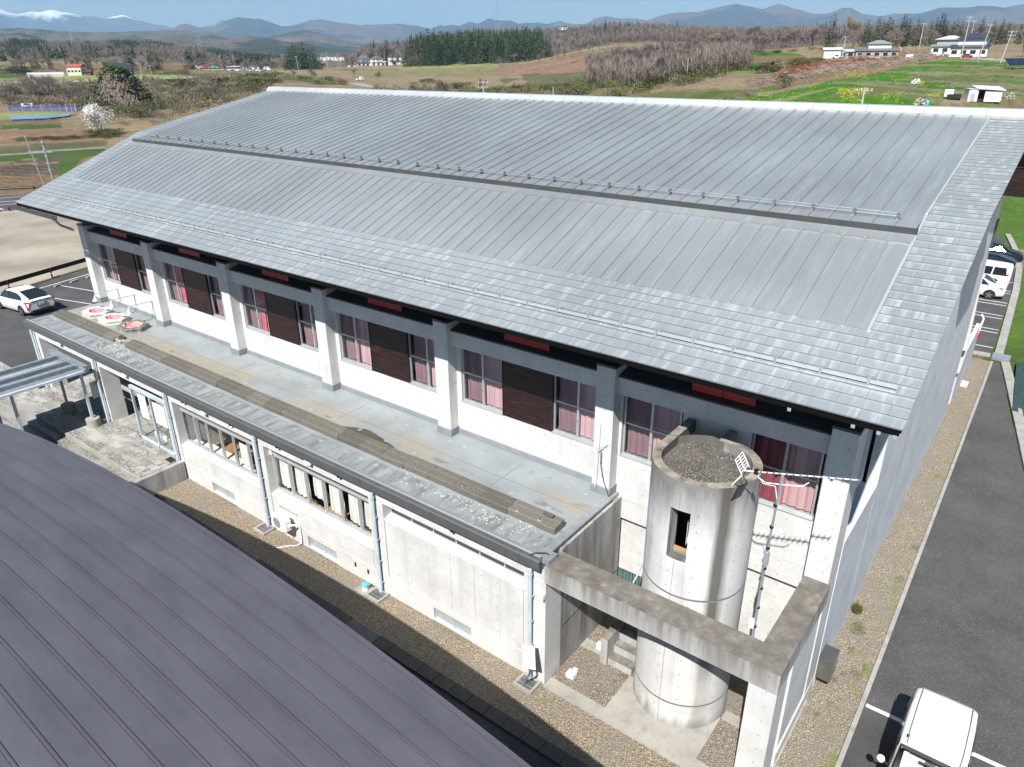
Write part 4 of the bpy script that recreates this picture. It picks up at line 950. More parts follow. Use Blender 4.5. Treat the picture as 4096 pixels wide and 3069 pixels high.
w.box(-5.49,-5.45,yy,yy+.06,5.17,6.49); w.box(-5.04,-5.0,yy,yy+.06,5.17,6.49); w.box(-5.449,-5.041,yy-.02,yy+.08,5.17,5.25); w.box(-5.449,-5.041,yy,yy+.05,6.45,6.49); w = w.obj('tower_window', M['steel'], tw)
MB().box(-5.449,-5.041,yy-.01,yy+.07,5.251,5.30).obj('timber_sill', M['wood'], w)
wg = MB()
for k in range(4): wg.box(-5.25+k*.06,-5.243+k*.06,yy+.20,yy+.206,5.3,6.0)
for k in range(9): wg.box(-5.25,-5.06,yy+.207,yy+.213,5.36+k*.075,5.366+k*.075)
wg.obj('wire_grid', M['white'], w); MB().add([(-5.27,yy+.3,5.3),(-5.08,yy+.3,5.3),(-5.08,yy+.42,5.75),(-5.27,yy+.42,5.75)], [(0,1,2,3)]).obj('leaning_board', M['cream'], w)
# rim: open ring plus arms back to the hall, one continuous outline
outer = [(TC[0]-TR-.005,15.84)]; inner = [(TC[0]-TR+.21,15.84)]; NRG = 44
for k in range(NRG+1):
    a = PI + k/NRG*(PI+1.53); a2 = PI + k/NRG*(PI+1.70)
    outer.append((TC[0]+(TR+.005)*math.cos(a), TC[1]+(TR+.005)*math.sin(a))); inner.append((TC[0]+(TR-.21)*math.cos(a2), TC[1]+(TR-.21)*math.sin(a2)))
outer.append((-5.22,15.84)); inner.append((-5.41,15.84))
mb = MB(); k = len(outer); za, zb = 6.93, TZ+.03
mb.add([(*p,za) for p in outer]+[(*p,zb) for p in outer]+[(*p,za) for p in inner]+[(*p,zb) for p in inner],
       [(i,i+1,k+i+1,k+i) for i in range(k-1)]+[(k+i,k+i+1,3*k+i+1,3*k+i) for i in range(k-1)]+[(2*k+i+1,2*k+i,3*k+i,3*k+i+1) for i in range(k-1)]+[(0,k,3*k,2*k),(k-1,2*k+k-1,3*k+k-1,2*k-1)])
mb.obj('rim', M['concrete_tower'], tw)
rp = [(TC[0]-TR+.21,15.24)] + inner[1:-1] + [(-5.42,15.24)]
mb = MB(); mb.add([(*p,6.985) for p in rp], [tuple(range(len(rp)))]); mb.obj('tower_roof', M['towerroof'], tw)
MB().add([(TC[0]+TR*.97*math.cos(2*PI*k/40), TC[1]+TR*.97*math.sin(2*PI*k/40), 6.9) for k in range(40)], [tuple(range(40))]).obj('roof_slab', M['concrete_rim'], tw)
# passage between tower and hall
mb = MB(); mb.box(-6.498,-6.29,14.4,15.84,0,6.925); mb.box(-5.41,-5.22,15.0,15.84,0,6.925); mb.obj('passage_wall', M['concrete'], tw)
MB().box(-6.30,-5.45,15.05,15.93,6.1,6.15).obj('passage_roof', M['skirt'], tw)
bl = thing('lost_ball', 'yellow and grey ball lying in the gap behind the tower roof', 'ball', (-5.9,15.3,6.3))
import bmesh
bmx = bmesh.new(); bmesh.ops.create_uvsphere(bmx, u_segments=16, v_segments=10, radius=.13); me = bpy.data.meshes.new('ball'); bmx.to_mesh(me); bmx.free(); me.materials.append(M['yellow'])
use(me, 'ball_shell', bl, (-5.92,15.42,6.84)); MB().box(-6.05,-5.8,15.30,15.56,6.15,6.70).obj('stand', M['skirt'], bl)

# ================================================================== OPEN CONCRETE FRAME
fr = thing('concrete_frame', 'weathered L-shaped concrete portal frame around the stair tower yard', 'frame', (-2.7,12.4,0))
MB().box(-8.29,-2.41,12.05,12.80,3.56,4.09).obj('front_beam', M['concrete_old'], fr)
MB().box(-3.03,-2.41,12.801,15.56,3.56,4.089).obj('side_beam', M['concrete_old'], fr)
MB().box(-3.01,-2.41,12.052,12.798,0,3.559).obj('leg', M['concrete'], fr)
MB().box(-8.299,-8.0 - .02,12.052,12.14,0,3.559).obj('end_pier', M['concrete_old'], fr) if False else None
mb = MB().box(-2.55,-2.411,15.0,15.569,0,3.559); 
# low white base wall and recessed panel right of the frame
MB().box(-3.0,-2.46,13.4,16.45,0,.42).obj('base_plinth', M['concrete'], fr)
mb = MB(); mb.box(-2.70,-2.50,13.6,15.56,.43,3.55); mb.obj('side_panel', M['concrete'], fr)
# slabs on the ground
mb = MB(); mb.prism([(-8.29,12.06),(-3.01,12.06),(-3.01,12.46),(-8.29,12.46)], 0, .045); mb.prism([(-6.58,12.461),(-4.02,12.461),(-4.02,13.97),(-6.58,13.80)], 0, .045)
mb.prism([(-6.3,11.5),(-4.0,11.5),(-3.9,12.059),(-6.55,12.059)], 0, .045) if False else None
struct(mb, 'yard_slab', M['slab']); mb = MB(); mb.prism([(-8.29,13.95),(-7.6,13.97),(-7.6,14.31),(-8.29,14.31)], 0, .04); mb.prism([(-4.0,13.97),(-3.3,13.97),(-3.3,14.29),(-4.0,14.29)], 0, .04); mb.prism([(-3.0,13.2),(-2.42,13.3),(-2.42,15.9),(-3.0,15.9)], 0, .03); struct(mb, 'yard_path', M['slab'])
# steps beside the tower
st = thing('yard_steps', 'small concrete steps with a side wall leading up beside the tower', 'steps', (-7,14,0))
for k in range(4): MB().box(-7.30,-6.56,13.83+k*.30,15.9,k*.24,.24+k*.24).obj('step', M['concrete_old'], st); MB().box(-7.28,-6.58,13.835+k*.30,13.87+k*.30,.2401+k*.24,.247+k*.24).obj('step_nosing', M['seam'], st)
MB().box(-7.52,-7.305,13.75,15.9,0,.92).obj('side_wall', M['concrete_old'], st)
MB().tube([(-7.4,14.9,.92),(-7.4,14.9,1.7),(-7.4,15.8,2.2)], .02, 6).obj('handrail', M['steel'], st)
# white block lying on the gravel
t = thing('polystyrene_block', 'small white two-step block lying on the yard gravel', 'block', (-7.9,12.85,0)); MB().box(-8.0,-7.76,12.74,12.95,.012,.14).obj('block', M['white'], t); MB().box(-7.95,-7.82,12.96,13.10,.012,.10).obj('block_top', M['white'], t)
t = thing('broken_white_block', 'broken white block at the foot of the yard steps', 'block', (-7.7,14.2,0)); MB().prism([(-7.85,14.1),(-7.6,14.12),(-7.58,14.3),(-7.75,14.36),(-7.88,14.25)], .04, .2).obj('block', M['white'], t)
t = thing('pale_timber_offcut', 'pale yellow offcut lying on the far gravel strip', 'offcut', (-2.3,41.3,0)); MB().box(-2.42,-2.12,40.9,41.5,.02,.12).obj('offcut', M['cream'], t)
t = thing('wall_box', 'small white junction box on the frame end below the flat roof corner', 'box', (-8.4,12.1,3)); MB().box(-8.36,-8.30,12.02,12.15,2.98,3.14).obj('box', M['white'], t)

# ================================================================== NO SMOKING SIGN
sg = thing('no_smoking_sign', 'white no smoking notice leaning on a dark stake over the drain box', 'sign', (-8.55,11.85,.1))
a0 = Vector((-8.62,11.62,.86)); uu = Vector((.38,.0,.15)); vv = Vector((.13,.20,.54))
u_, v_ = uu.normalized(), (vv - uu*(vv.dot(uu)/uu.length_squared)).normalized(); nn = u_.cross(v_)
if nn.y > 0: nn = -nn
Wd, Hd = .41, .60
mb = MB(); P4 = [a0, a0+u_*Wd, a0+u_*Wd+v_*Hd, a0+v_*Hd]; mb.add([tuple(p) for p in P4]+[tuple(p-nn*.012) for p in P4], [(0,1,2,3),(7,6,5,4),(0,4,5,1),(1,5,6,2),(2,6,7,3),(3,7,4,0)]); mb.obj('plate', M['white'], sg)
mb = MB(); q0 = a0+u_*.2-nn*.03; mb.tube([q0+v_*.45, q0-v_*.1, Vector((-8.72,11.80,.08))], .035, 4); mb.obj('stake', M['seam'], sg)
signred = simple('sign_red_print', (.42,.03,.06), .7, 0, .02); signgrey = simple('sign_grey_print', (.25,.25,.27), .7, 0, .02)
rotm = Matrix((u_, v_, nn)).transposed().to_4x4()
def to_mesh(o, name, mat, parent):
    bpy.context.view_layer.update(); dg = bpy.context.evaluated_depsgraph_get(); me = bpy.data.meshes.new_from_object(o.evaluated_get(dg)); me.transform(o.matrix_world)
    c = o.data; bpy.data.objects.remove(o); bpy.data.curves.remove(c); me.materials.clear(); me.materials.append(mat); q = bpy.data.objects.new(name, me); COL.objects.link(q)
    return hang(q, parent) if parent is not None else q
def text(body, size, pos, mat, parent, rot, name='lettering', align='CENTER'):
    c = bpy.data.curves.new(name, 'FONT'); c.body = body; c.size = size; c.align_x = align; c.extrude = .0008
    o = bpy.data.objects.new(name, c); COL.objects.link(o); c.materials.append(mat); o.matrix_world = Matrix.Translation(pos) @ rot
    return to_mesh(o, name, mat, parent)
text('敷地内禁煙', .068, a0+u_*Wd/2+v_*(Hd*.72)+nn*.003, signred, sg, rotm)
text('施設利用の皆様へ', .026, a0+u_*Wd/2+v_*(Hd*.87)+nn*.003, signgrey, sg, rotm)
text('ご協力をお願いします', .022, a0+u_*Wd/2+v_*(Hd*.18)+nn*.003, signgrey, sg, rotm)
mb = MB(); cc = a0+u_*Wd/2+v_*(Hd*.50)+nn*.002
def ring(r0, r1, n=28): mb.add([tuple(cc+u_*r_*math.cos(2*PI*k/n)+v_*r_*math.sin(2*PI*k/n)) for r_ in (r0,r1) for k in range(n)], [(k,(k+1)%n,n+(k+1)%n,n+k) for k in range(n)])
ring(.075,.088)
def barq(ax_, ay_, bx_, by_, w_):
    d = Vector((bx_-ax_,by_-ay_)).normalized(); q_ = Vector((-d.y,d.x))*w_/2
    mb.add([tuple(cc+u_*(x_)+v_*(y_)+nn*.001) for x_, y_ in ((ax_-q_.x,ay_-q_.y),(bx_-q_.x,by_-q_.y),(bx_+q_.x,by_+q_.y),(ax_+q_.x,ay_+q_.y))], [(0,1,2,3)])
barq(-.055,.055,.055,-.055,.012); barq(-.05,-.015,.03,-.015,.012); barq(.038,-.015,.048,-.015,.012); barq(.02,.01,.04,.03,.004); barq(.03,.0,.05,.02,.004)
mb.obj('no_smoking_symbol', signred, sg)

# ================================================================== AERIALS
an = thing('tv_aerial', 'tall television aerial mast clamped to the inner corner of the concrete frame', 'aerial', (-3.28,12.9,4))
MB().tube([(-3.30,12.88,3.2),(-3.30,12.88,6.0)], .032, 8).obj('mast_lower', M['steel'], an); MB().tube([(-3.30,12.88,6.0),(-3.26,12.9,8.12)], .024, 8).obj('mast_upper', M['steel'], an)
for k in range(7): z = 4.3+k*.52; MB().tube([(-3.29,12.885,z),(-3.29,12.885,z+.05)], .040, 8).obj('mast_band', M['black'], an)
MB().box(-3.34,-3.24,12.84,12.92,5.98,6.3).obj('mast_joint', M['alu'], an); MB().box(-3.40,-3.30,12.82,12.9,4.28,4.5).obj('booster_box', M['white'], an)
MB().box(-3.42,-3.2,12.805,12.84,3.7,4.06).obj('clamp', M['steel'], an)
b0, b1 = Vector((-4.02,12.9,7.98)), Vector((-1.91,12.9,8.54)); 
MB().tube([b0, b1], .014, 6).obj('boom', M['white'], an); MB().tube([(-3.7,12.9,7.93),(-3.55,12.9,7.87),(-3.25,12.9,7.94),(-2.85,12.9,8.05),(-2.75,12.9,8.17)], .012, 6).obj('boom_strut', M['white'], an)
el = MB(); d_ = (b1-b0)
for k in range(15):
    c = b0 + d_*(.17+k*.059); h = .14; el.tube([c+Vector((0,-h,.07)), c, c+Vector((0,h,-.07))], .010, 4)
    el.box(c.x-.015,c.x+.015,c.y-.02,c.y+.02,c.z-.02,c.z+.02)
el.obj('director_rods', M['steel'], an)
rf = MB()
for sgn in (1,-1):
    for k in range(7):
        c = b0 + Vector((.05-.03*k,0,.05*sgn*k)); rf.tube([c+Vector((0,-.2,0)), c+Vector((0,.2,0))], .010, 4)
    for yy in (-.2,0,.2): rf.tube([b0+Vector((.05,yy,0)), b0+Vector((.05-.18,yy,.30*sgn))], .012, 4)
rf.obj('reflector_grid', M['white'], an); MB().box(-3.80,-3.72,12.86,12.94,8.0,8.1).obj('feed_box', M['black'], an)
MB().tube([(-3.76,12.9,8.0),(-3.6,12.92,7.82),(-3.35,12.9,7.86),(-3.28,12.88,7.6)], .008, 5).obj('cable', M['white'], an)
an2 = thing('rod_aerial', 'thin rod aerial on a small wall arm at the sixth column', 'aerial', (-8.85,15.4,5.7))
MB().tube([(-8.62,15.56,5.85),(-8.92,15.4,5.66)], .012, 5).obj('arm', M['steel'], an2); MB().tube([(-8.84,15.4,6.62),(-8.90,15.4,4.45)], .008, 5).obj('rod', M['white'], an2)
MB().tube([(-8.78,15.45,5.7),(-8.80,15.5,5.2),(-8.70,15.52,4.7),(-8.50,15.5,4.28),(-8.44,15.4,4.0)], .012, 5).obj('cable', M['black'], an2)
MB().tube([(-8.72,12.02,4.25),(-8.6,12.1,4.33),(-8.4,12.3,4.28),(-8.25,12.4,4.13)], .014, 5).obj('cable', M['black'], an2)

# ================================================================== CANOPY OVER THE WALK
cp = thing('steel_canopy', 'galvanised steel walkway canopy on square posts at the left', 'canopy', (-33.5,9,.77))
MB().box(-34.95,-32.12,2.5,11.5,3.42,3.46).obj('deck', M['steel'], cp)
for x_, n_ in ((-34.35,'beam'),(-33.30,'beam'),(-32.55,'beam')):
    mb = MB(); mb.box(x_-.07,x_+.07,2.5,11.45,3.461,3.475); mb.box(x_-.012,x_+.012,2.5,11.45,3.476,3.64); mb.box(x_-.07,x_+.07,2.5,11.45,3.641,3.655); mb.obj(n_, M['steel'], cp)
for x_ in (-33.95,-33.0): MB().box(x_-.05,x_+.05,2.5,11.3,3.462,3.50).obj('roof_strip', M['pipe'], cp)
mb = MB(); mb.box(-35.35,-31.95,11.50,11.72,3.50,3.52); mb.box(-35.35,-31.95,11.60,11.62,3.521,3.66); mb.box(-35.35,-31.95,11.50,11.72,3.661,3.68); mb.obj('cross_beam', M['steel'], cp)
MB().box(-32.12,-31.98,2.5,11.72,3.38,3.47).obj('edge_beam', M['pipe'], cp)
for x_, y_ in ((-32.27,11.46),(-34.68,11.44),(-34.72,8.75),(-32.27,8.75)):
    p = MB().box(x_-.05,x_+.05,y_-.05,y_+.05,.9,3.41).obj('post', M['pipe'], cp)
    MB().lathe((x_,y_,.77 if y_ > 10 else .2), [(.29,0),(.29,.38),(.27,.40),(.001,.40)], 24, False).obj('footing', M['slab'], p)

# ================================================================== PURPLE VAULTED ROOF BUILDING
pv = thing('vaulted_hall', 'neighbouring building under a curved purple-grey standing seam roof', 'building', (-14,0,0))
def pz(x): return 6.07 - (x+14)**2/124
PX = np.linspace(-44, 9, 61)
def vault(y0, y1, off, x=PX, crown=0):
    mb = MB(); vs = []
    for x_ in x:
        vs += [(x_, y0, pz(x_)+off), (x_, (y0+y1)/2, pz(x_)+off+crown), (x_, y1, pz(x_)+off)]
    return mb.add(vs, [(i*3+j, (i+1)*3+j, (i+1)*3+j+1, i*3+j+1) for i in range(len(x)-1) for j in range(2)], True)
PP = .453
panm = vault(.035, PP-.035, 0, crown=.004).mesh('roof_panel', M['purple'])
sm = MB()
for (ya, yb, h) in ((-.038,-.022,.020),(.022,.038,.020)):
    vs = []
    for x_ in PX: vs += [(x_,ya,pz(x_)-.004),(x_,ya+.004,pz(x_)+h),(x_,yb-.004,pz(x_)+h),(x_,yb,pz(x_)-.004)]
    sm.add(vs, [(i*4+j,(i+1)*4+j,(i+1)*4+j+1,i*4+j+1) for i in range(len(PX)-1) for j in range(3)])
vs = []
for x_ in PX: vs += [(x_,-.022,pz(x_)+.008),(x_,.022,pz(x_)+.008)]
sm.add(vs, [(i*2,(i+1)*2,(i+1)*2+1,i*2+1) for i in range(len(PX)-1)])
sm = sm.mesh('standing_seam', M['purple'])
for k in range(30):
    y = 6.42 - (k+1)*PP
    use(panm, 'roof_panel', pv, (0, y, 0)); use(sm, 'standing_seam', pv, (0, y+PP, 0))
mb = vault(-7.2, 6.46, -.03); mb.obj('roof_underlay', M['underlay'], pv)
mb = MB(); vs = []
for x_ in PX: vs += [(x_,6.40,pz(x_)+.035),(x_,6.50,pz(x_)+.035),(x_,6.50,pz(x_)-.24),(x_,6.40,pz(x_)-.24)]
mb.add(vs, [(i*4+j,(i+1)*4+j,(i+1)*4+(j+1)%4,i*4+(j+1)%4) for i in range(len(PX)-1) for j in range(4)]); mb.obj('verge_trim', M['purple'], pv)
mb = MB(); vs = []
for x_ in PX: vs += [(x_,5.3,0),(x_,5.3,pz(x_)-.05)]
mb.add(vs, [(i*2,(i+1)*2,(i+1)*2+1,i*2+1) for i in range(len(PX)-1)]); mb.obj('front_wall', M['concrete'], pv)
mb = MB(); vs = []
for x_ in PX: vs += [(x_,-7.2,pz(x_)-.24),(x_,6.4,pz(x_)-.24)]
mb.add(vs, [(i*2,(i+1)*2,(i+1)*2+1,i*2+1) for i in range(len(PX)-1)]); mb.obj('soffit', M['soffit'], pv)
# ================================================================== TERRAIN
def az_of(px, py=215): d = px_dir(px, py); return math.atan2(d.x, d.y)
def yh(px): return 234 - .00773*px
CP_ = [-700,0,500,1100,1380,1500,2000,2500,3000,3400,3850,4200,4800]
DD = [30,60,77,85,100,130,170,235,300,390,450,600,800,1000,1300,1700]
TT = {-700:[0,.66,.66,.66,.5,.3,0,0,3,7,10,13,20,30,38,30],
 0:[0,.66,.66,.66,.6,.5,.2,.2,2.6,7,10,13,20,30,40,30],
 500:[0,.66,.66,.66,.6,.5,.3,.3,3,7,9.5,13,18,27,36,28],
 1100:[0,0,.3,.5,1,2,3,5.3,6,5,5,5.5,6,7,9,12],
 1380:[0,0,.3,.5,1,2,3,4.2,3.6,4,5,5,6,7,9,12],
 1500:[0,0,.3,.5,1,2,3,3.8,3.2,3.8,5,6,17,27,24,16],
 2000:[0,0,.3,.5,1,2,3,3.2,4,6,7.4,12,26,42,46,38],
 2500:[0,0,.3,.6,2,3,4,6,9,14.5,18,24,36,50,50,38],
 3000:[0,0,1,3,6,7.5,9,11,13,16,18,27,36,37,36,30],
 3400:[0,0,2,6,9.7,11,12,14,17,20,22,29,35,36,36,30],
 3850:[0,0,.3,4.5,9,10.6,12.8,16,18,21,23,27,31,33,33,30],
 4200:[0,0,.3,4.5,9,10.6,12.8,16,18,21,23,27,31,33,33,30],
 4800:[0,1,2,5,9,10.6,12.8,16,18,21,23,27,31,33,33,30]}
TAB = np.array([TT[c] for c in CP_]); LD = np.log(np.array(DD, float))
_pxs = np.arange(-1400, 5600, 20); _azs = np.array([az_of(p) for p in _pxs])
def _te(px, py): d = px_dir(px, py); return d.z/math.hypot(d.x, d.y)
_kf = np.array([-( _te(p, yh(p)+40)-_te(p, yh(p)-40))/80*F_PX for p in _pxs])       # pixels to slope, per column
def KF(px): return float(np.interp(px, _pxs, _kf))
def terr_np(x, y):
    az = np.arctan2(x, y); dt = np.hypot(x, y); px = np.interp(az, _azs, _pxs); d = dt*np.interp(px, _pxs, _kf)
    cf = np.interp(px, CP_, np.arange(len(CP_))); rf = np.interp(np.log(np.maximum(d, 1)), LD, np.arange(len(DD)))
    c0 = np.minimum(cf.astype(int), len(CP_)-2); r0 = np.minimum(rf.astype(int), len(DD)-2)
    u = cf-c0; v = rf-r0; u = u*u*(3-2*u)
    z = (TAB[c0,r0]*(1-u)+TAB[c0+1,r0]*u)*(1-v) + (TAB[c0,r0+1]*(1-u)+TAB[c0+1,r0+1]*u)*v
    far = np.clip((d-230)/300, 0, 1)
    z = z + far*(np.sin(x*.021+y*.013)*1.2 + np.sin(x*.051-y*.037+1)*.7)
    z = np.where(dt < 76, np.where((x < -38.9) & ((y > 10.36) | (x < -45.04)), .66, -.03), z)
    z = np.where((x > -39) & (x < 8) & (y < 46) & (y > -30), -.03, z)
    lift = (x < -38.9) & (dt < 119) & (px < 700); z = np.where(lift & (dt >= 76), .66, z)
    rp = (x > -40) & (x < -1.3) & (y < 82) & (dt < 88); z = np.where(rp, -.03, z)
    return z
def terr(x, y): return float(terr_np(np.array([x], float), np.array([y], float))[0])
def P(px, d):
    a = az_of(px); d = d/KF(px); x, y = math.sin(a)*d, math.cos(a)*d
    return Vector((x, y, terr(x, y)))
def noise2(x, y, seed=0, octv=5):
    """value noise, numpy"""
    out = np.zeros_like(x, dtype=float); amp = 1; tot = 0
    for o in range(octv):
        xi = np.floor(x).astype(np.int64); yi = np.floor(y).astype(np.int64); fx = x-xi; fy = y-yi
        fx = fx*fx*(3-2*fx); fy = fy*fy*(3-2*fy)
        def h(i, j):
            n = (i*374761393 + j*668265263 + (seed+o)*1442695041) & 0x7fffffff
            n = ((n ^ (n >> 13))*1274126177) & 0x7fffffff
            return ((n ^ (n >> 16)) & 0xffff)/65535.0
        v = (h(xi,yi)*(1-fx)+h(xi+1,yi)*fx)*(1-fy) + (h(xi,yi+1)*(1-fx)+h(xi+1,yi+1)*fx)*fy
        out += v*amp; tot += amp; amp *= .5; x = x*2.03+7.1; y = y*2.03+3.7
    return out/tot
NC, NR = 760, 330
pxc = np.linspace(-700, 4800, NC); ds = np.exp(np.linspace(math.log(28), math.log(2350), NR))
azc = np.interp(pxc, _pxs, _azs)
GX = np.sin(azc)[None,:]*ds[:,None]; GY = np.cos(azc)[None,:]*ds[:,None]; GZ = terr_np(GX, GY)
# picture coordinates of the ground, used only to lay out the land cover
A_ = np.array(AX); VX = GX*A_[0,0]+GY*A_[0,1]+(GZ-HC)*A_[0,2]; VY = GX*A_[1,0]+GY*A_[1,1]+(GZ-HC)*A_[1,2]; VZ = GX*A_[2,0]+GY*A_[2,1]+(GZ-HC)*A_[2,2]
U = 2048+F_PX*VX/VZ; V = 1534.5+F_PX*VY/VZ
def inpoly(poly, x, y):
    r = np.zeros(x.shape, bool); n = len(poly)
    for i in range(n):
        x0, y0 = poly[i]; x1, y1 = poly[(i+1) % n]
        if y0 == y1: continue
        c = ((y0 > y) != (y1 > y)) & (x < (x1-x0)*(y-y0)/(y1-y0)+x0); r ^= c
    return r
DRY=(.25,.195,.12); SOIL=(.19,.125,.08); GREEN=(.055,.165,.012); OLIVE=(.12,.12,.06); ROADC=(.34,.33,.31); MUD=(.105,.085,.065); FALLOW=(.21,.185,.10); BROWN=(.235,.155,.10); WOODF=(.14,.11,.09); PALEG=(.24,.26,.09)
COVER = np.empty(GX.shape+(3,)); COVER[:] = DRY
nz1 = noise2(GX*.02, GY*.02, 3); nz2 = noise2(GX*.25, GY*.25, 9); nz3 = noise2(GX*.045, GY*.045, 13); nz4 = noise2(GX*.045+50, GY*.045, 14)
dd_ = np.hypot(GX, GY)*np.interp(pxc, _pxs, _kf)[None,:]
GREEN2=(.065,.115,.028)
def paint(c, poly=None, mask=None, jit=6):
    m = inpoly(poly, U+(nz2-.5)*jit*2+(nz3-.5)*jit*11, V+(nz2-.5)*jit*.6+(nz4-.5)*jit*2.2) if poly is not None else mask
    COVER[m] = c
paint(WOODF, mask=(dd_ > 560))
paint(FALLOW, [(0,250),(1100,250),(1100,345),(0,345)]); paint(OLIVE, mask=(nz1 > .58) & (dd_ > 120) & (dd_ < 500) & (U < 2600))
paint(SOIL, [(150,262),(1050,255),(640,290),(400,296),(150,282)]); paint(GREEN2, [(0,298),(105,298),(105,310),(0,312)]); paint(GREEN2, [(490,293),(720,292),(720,305),(490,307)])
paint(PALEG, [(200,300),(700,300),(740,310),(200,318)]); paint(ROADC, [(0,327),(220,322),(520,314),(790,306),(790,311),(520,322),(220,332),(0,337)], jit=1)
paint(GREEN2, [(215,334),(350,330),(350,345),(215,347)]); paint(GREEN2, [(600,318),(720,316),(720,330),(600,332)])
# left fields, near to far
paint(DRY, [(0,350),(1100,350),(1000,700),(0,700)])
paint(BROWN, [(0,520),(250,514),(420,530),(420,578),(0,592)], jit=1); paint(OLIVE, [(0,586),(300,570),(420,560),(420,586),(0,618)], jit=3); paint(GREEN2, [(0,626),(320,598),(420,590),(420,604),(300,622),(0,650)], jit=3)
paint(ROADC, [(0,617),(150,606),(420,588),(420,593),(150,612),(0,624)], jit=.5)
paint(MUD, [(0,656),(120,640),(260,624),(420,604),(420,650),(240,735),(0,745)], jit=1.5); paint(SOIL, [(0,705),(240,697),(260,750),(0,775)], jit=2)
paint(DRY, [(0,655),(240,650),(240,656),(0,662)], jit=1); paint(GREEN2, [(215,690),(240,650),(330,610),(420,600),(360,640),(260,700)], jit=3); paint(BROWN, [(280,690),(330,640),(420,610),(420,660),(300,700)], jit=2)
paint(PALEG, [(0,452),(230,450),(245,470),(230,478),(0,480)], jit=1); paint(SOIL, [(0,478),(245,476),(245,500),(0,503)], jit=1); paint(GREEN2, [(0,500),(240,498),(250,512),(0,520)], jit=2)
paint(FALLOW, [(850,300),(1500,290),(1500,330),(850,340)]); paint(BROWN, [(860,370),(1100,350),(1250,345),(1400,340),(1400,380),(860,400)], jit=2)
# middle
paint(DRY, [(1300,290),(2000,270),(2000,420),(1300,420)]); paint(FALLOW, [(1400,282),(2080,256),(2080,300),(1400,315)]); paint(PALEG, [(1590,262),(1990,255),(1990,268),(1600,276)])
paint(ROADC, [(1400,330),(1450,333),(1520,350),(1580,362),(1570,368),(1500,355),(1400,336)], jit=.5)
paint(DRY, [(1900,370),(2700,340),(2900,380),(2900,420),(1900,420)]); paint(BROWN, [(1960,300),(2000,270),(2250,225),(2560,192),(2620,230),(2500,290),(2200,300)], jit=6)
paint(OLIVE, [(2100,300),(2560,280),(2560,350),(2100,360)]); paint(SOIL, [(2200,385),(2650,368),(2850,350),(2900,365),(2600,400),(2200,400)], jit=2)
# right fields
paint(SOIL, [(2860,228),(3230,222),(3210,242),(2860,256)], jit=2); paint(GREEN, [(2860,205),(3100,205),(3220,222),(2950,226)], jit=3); paint(GREEN, [(2870,256),(3060,250),(3030,282),(2870,290)], jit=3)
paint(FALLOW, [(2950,285),(3250,265),(3250,300),(2950,330)]); paint(DRY, [(2800,330),(3130,310),(3130,345),(2800,360)]); paint(WOODF, mask=(dd_ > 420) & (U > 2900))
paint(BROWN, [(2990,345),(3120,285),(3350,250),(3520,190),(3760,215),(3740,240),(3500,300),(3300,335),(3080,352)], jit=5)
paint((.10,.13,.035), [(2480,385),(2800,368),(3000,358),(3100,345),(3100,430),(2480,420)], jit=3)
RG = [(2780,440),(3040,362),(3230,335),(3450,305),(3720,245),(3800,232),(4200,260),(4400,480),(2780,480)]
paint((.13,.155,.05), RG, jit=3); paint(GREEN, [(2780,440),(2850,405),(3050,368),(3300,330),(3560,285),(3740,243),(3760,262),(3650,305),(3450,350),(3300,385),(3100,425),(2950,450)], jit=4)
paint(GREEN, mask=inpoly(RG, U, V) & (noise2(GX*.05+3, GY*.11, 5) > .52)); paint((.22,.20,.13), mask=inpoly(RG, U, V) & (noise2(GX*.06+30, GY*.16, 15) > .60))
paint(SOIL, [(3700,440),(3900,400),(4300,380),(4300,450),(3700,450)], jit=2); paint(GREEN, [(3820,430),(4060,402),(4300,395),(4300,402),(4060,412),(3850,440)], jit=2)
paint(ROADC, [(3820,222),(3870,222),(4096,245),(4400,270),(4400,282),(4096,255),(3850,232)], jit=.5); paint(DRY, [(3880,215),(4096,190),(4400,190),(4400,268),(4096,243),(3900,228)], jit=3)
paint((.085,.16,.028), [(3880,440),(4500,440),(4500,1000),(3880,1000)])
gm = (GX > -2.0) & (dd_ < 74); COVER[gm] = (.085,.15,.03); COVER[gm & (nz1*.4+nz2*.6 > .56)] = (.17,.155,.08)
gm = (np.hypot(GX, GY) < 80) & (GX < -38); COVER[gm] = (.09,.08,.07)
COVER *= (.72 + .56*noise2(GX*.11, GY*.11, 21))[...,None]*(.8+.4*noise2(GX*1.1, GY*1.1, 2, 2))[...,None]
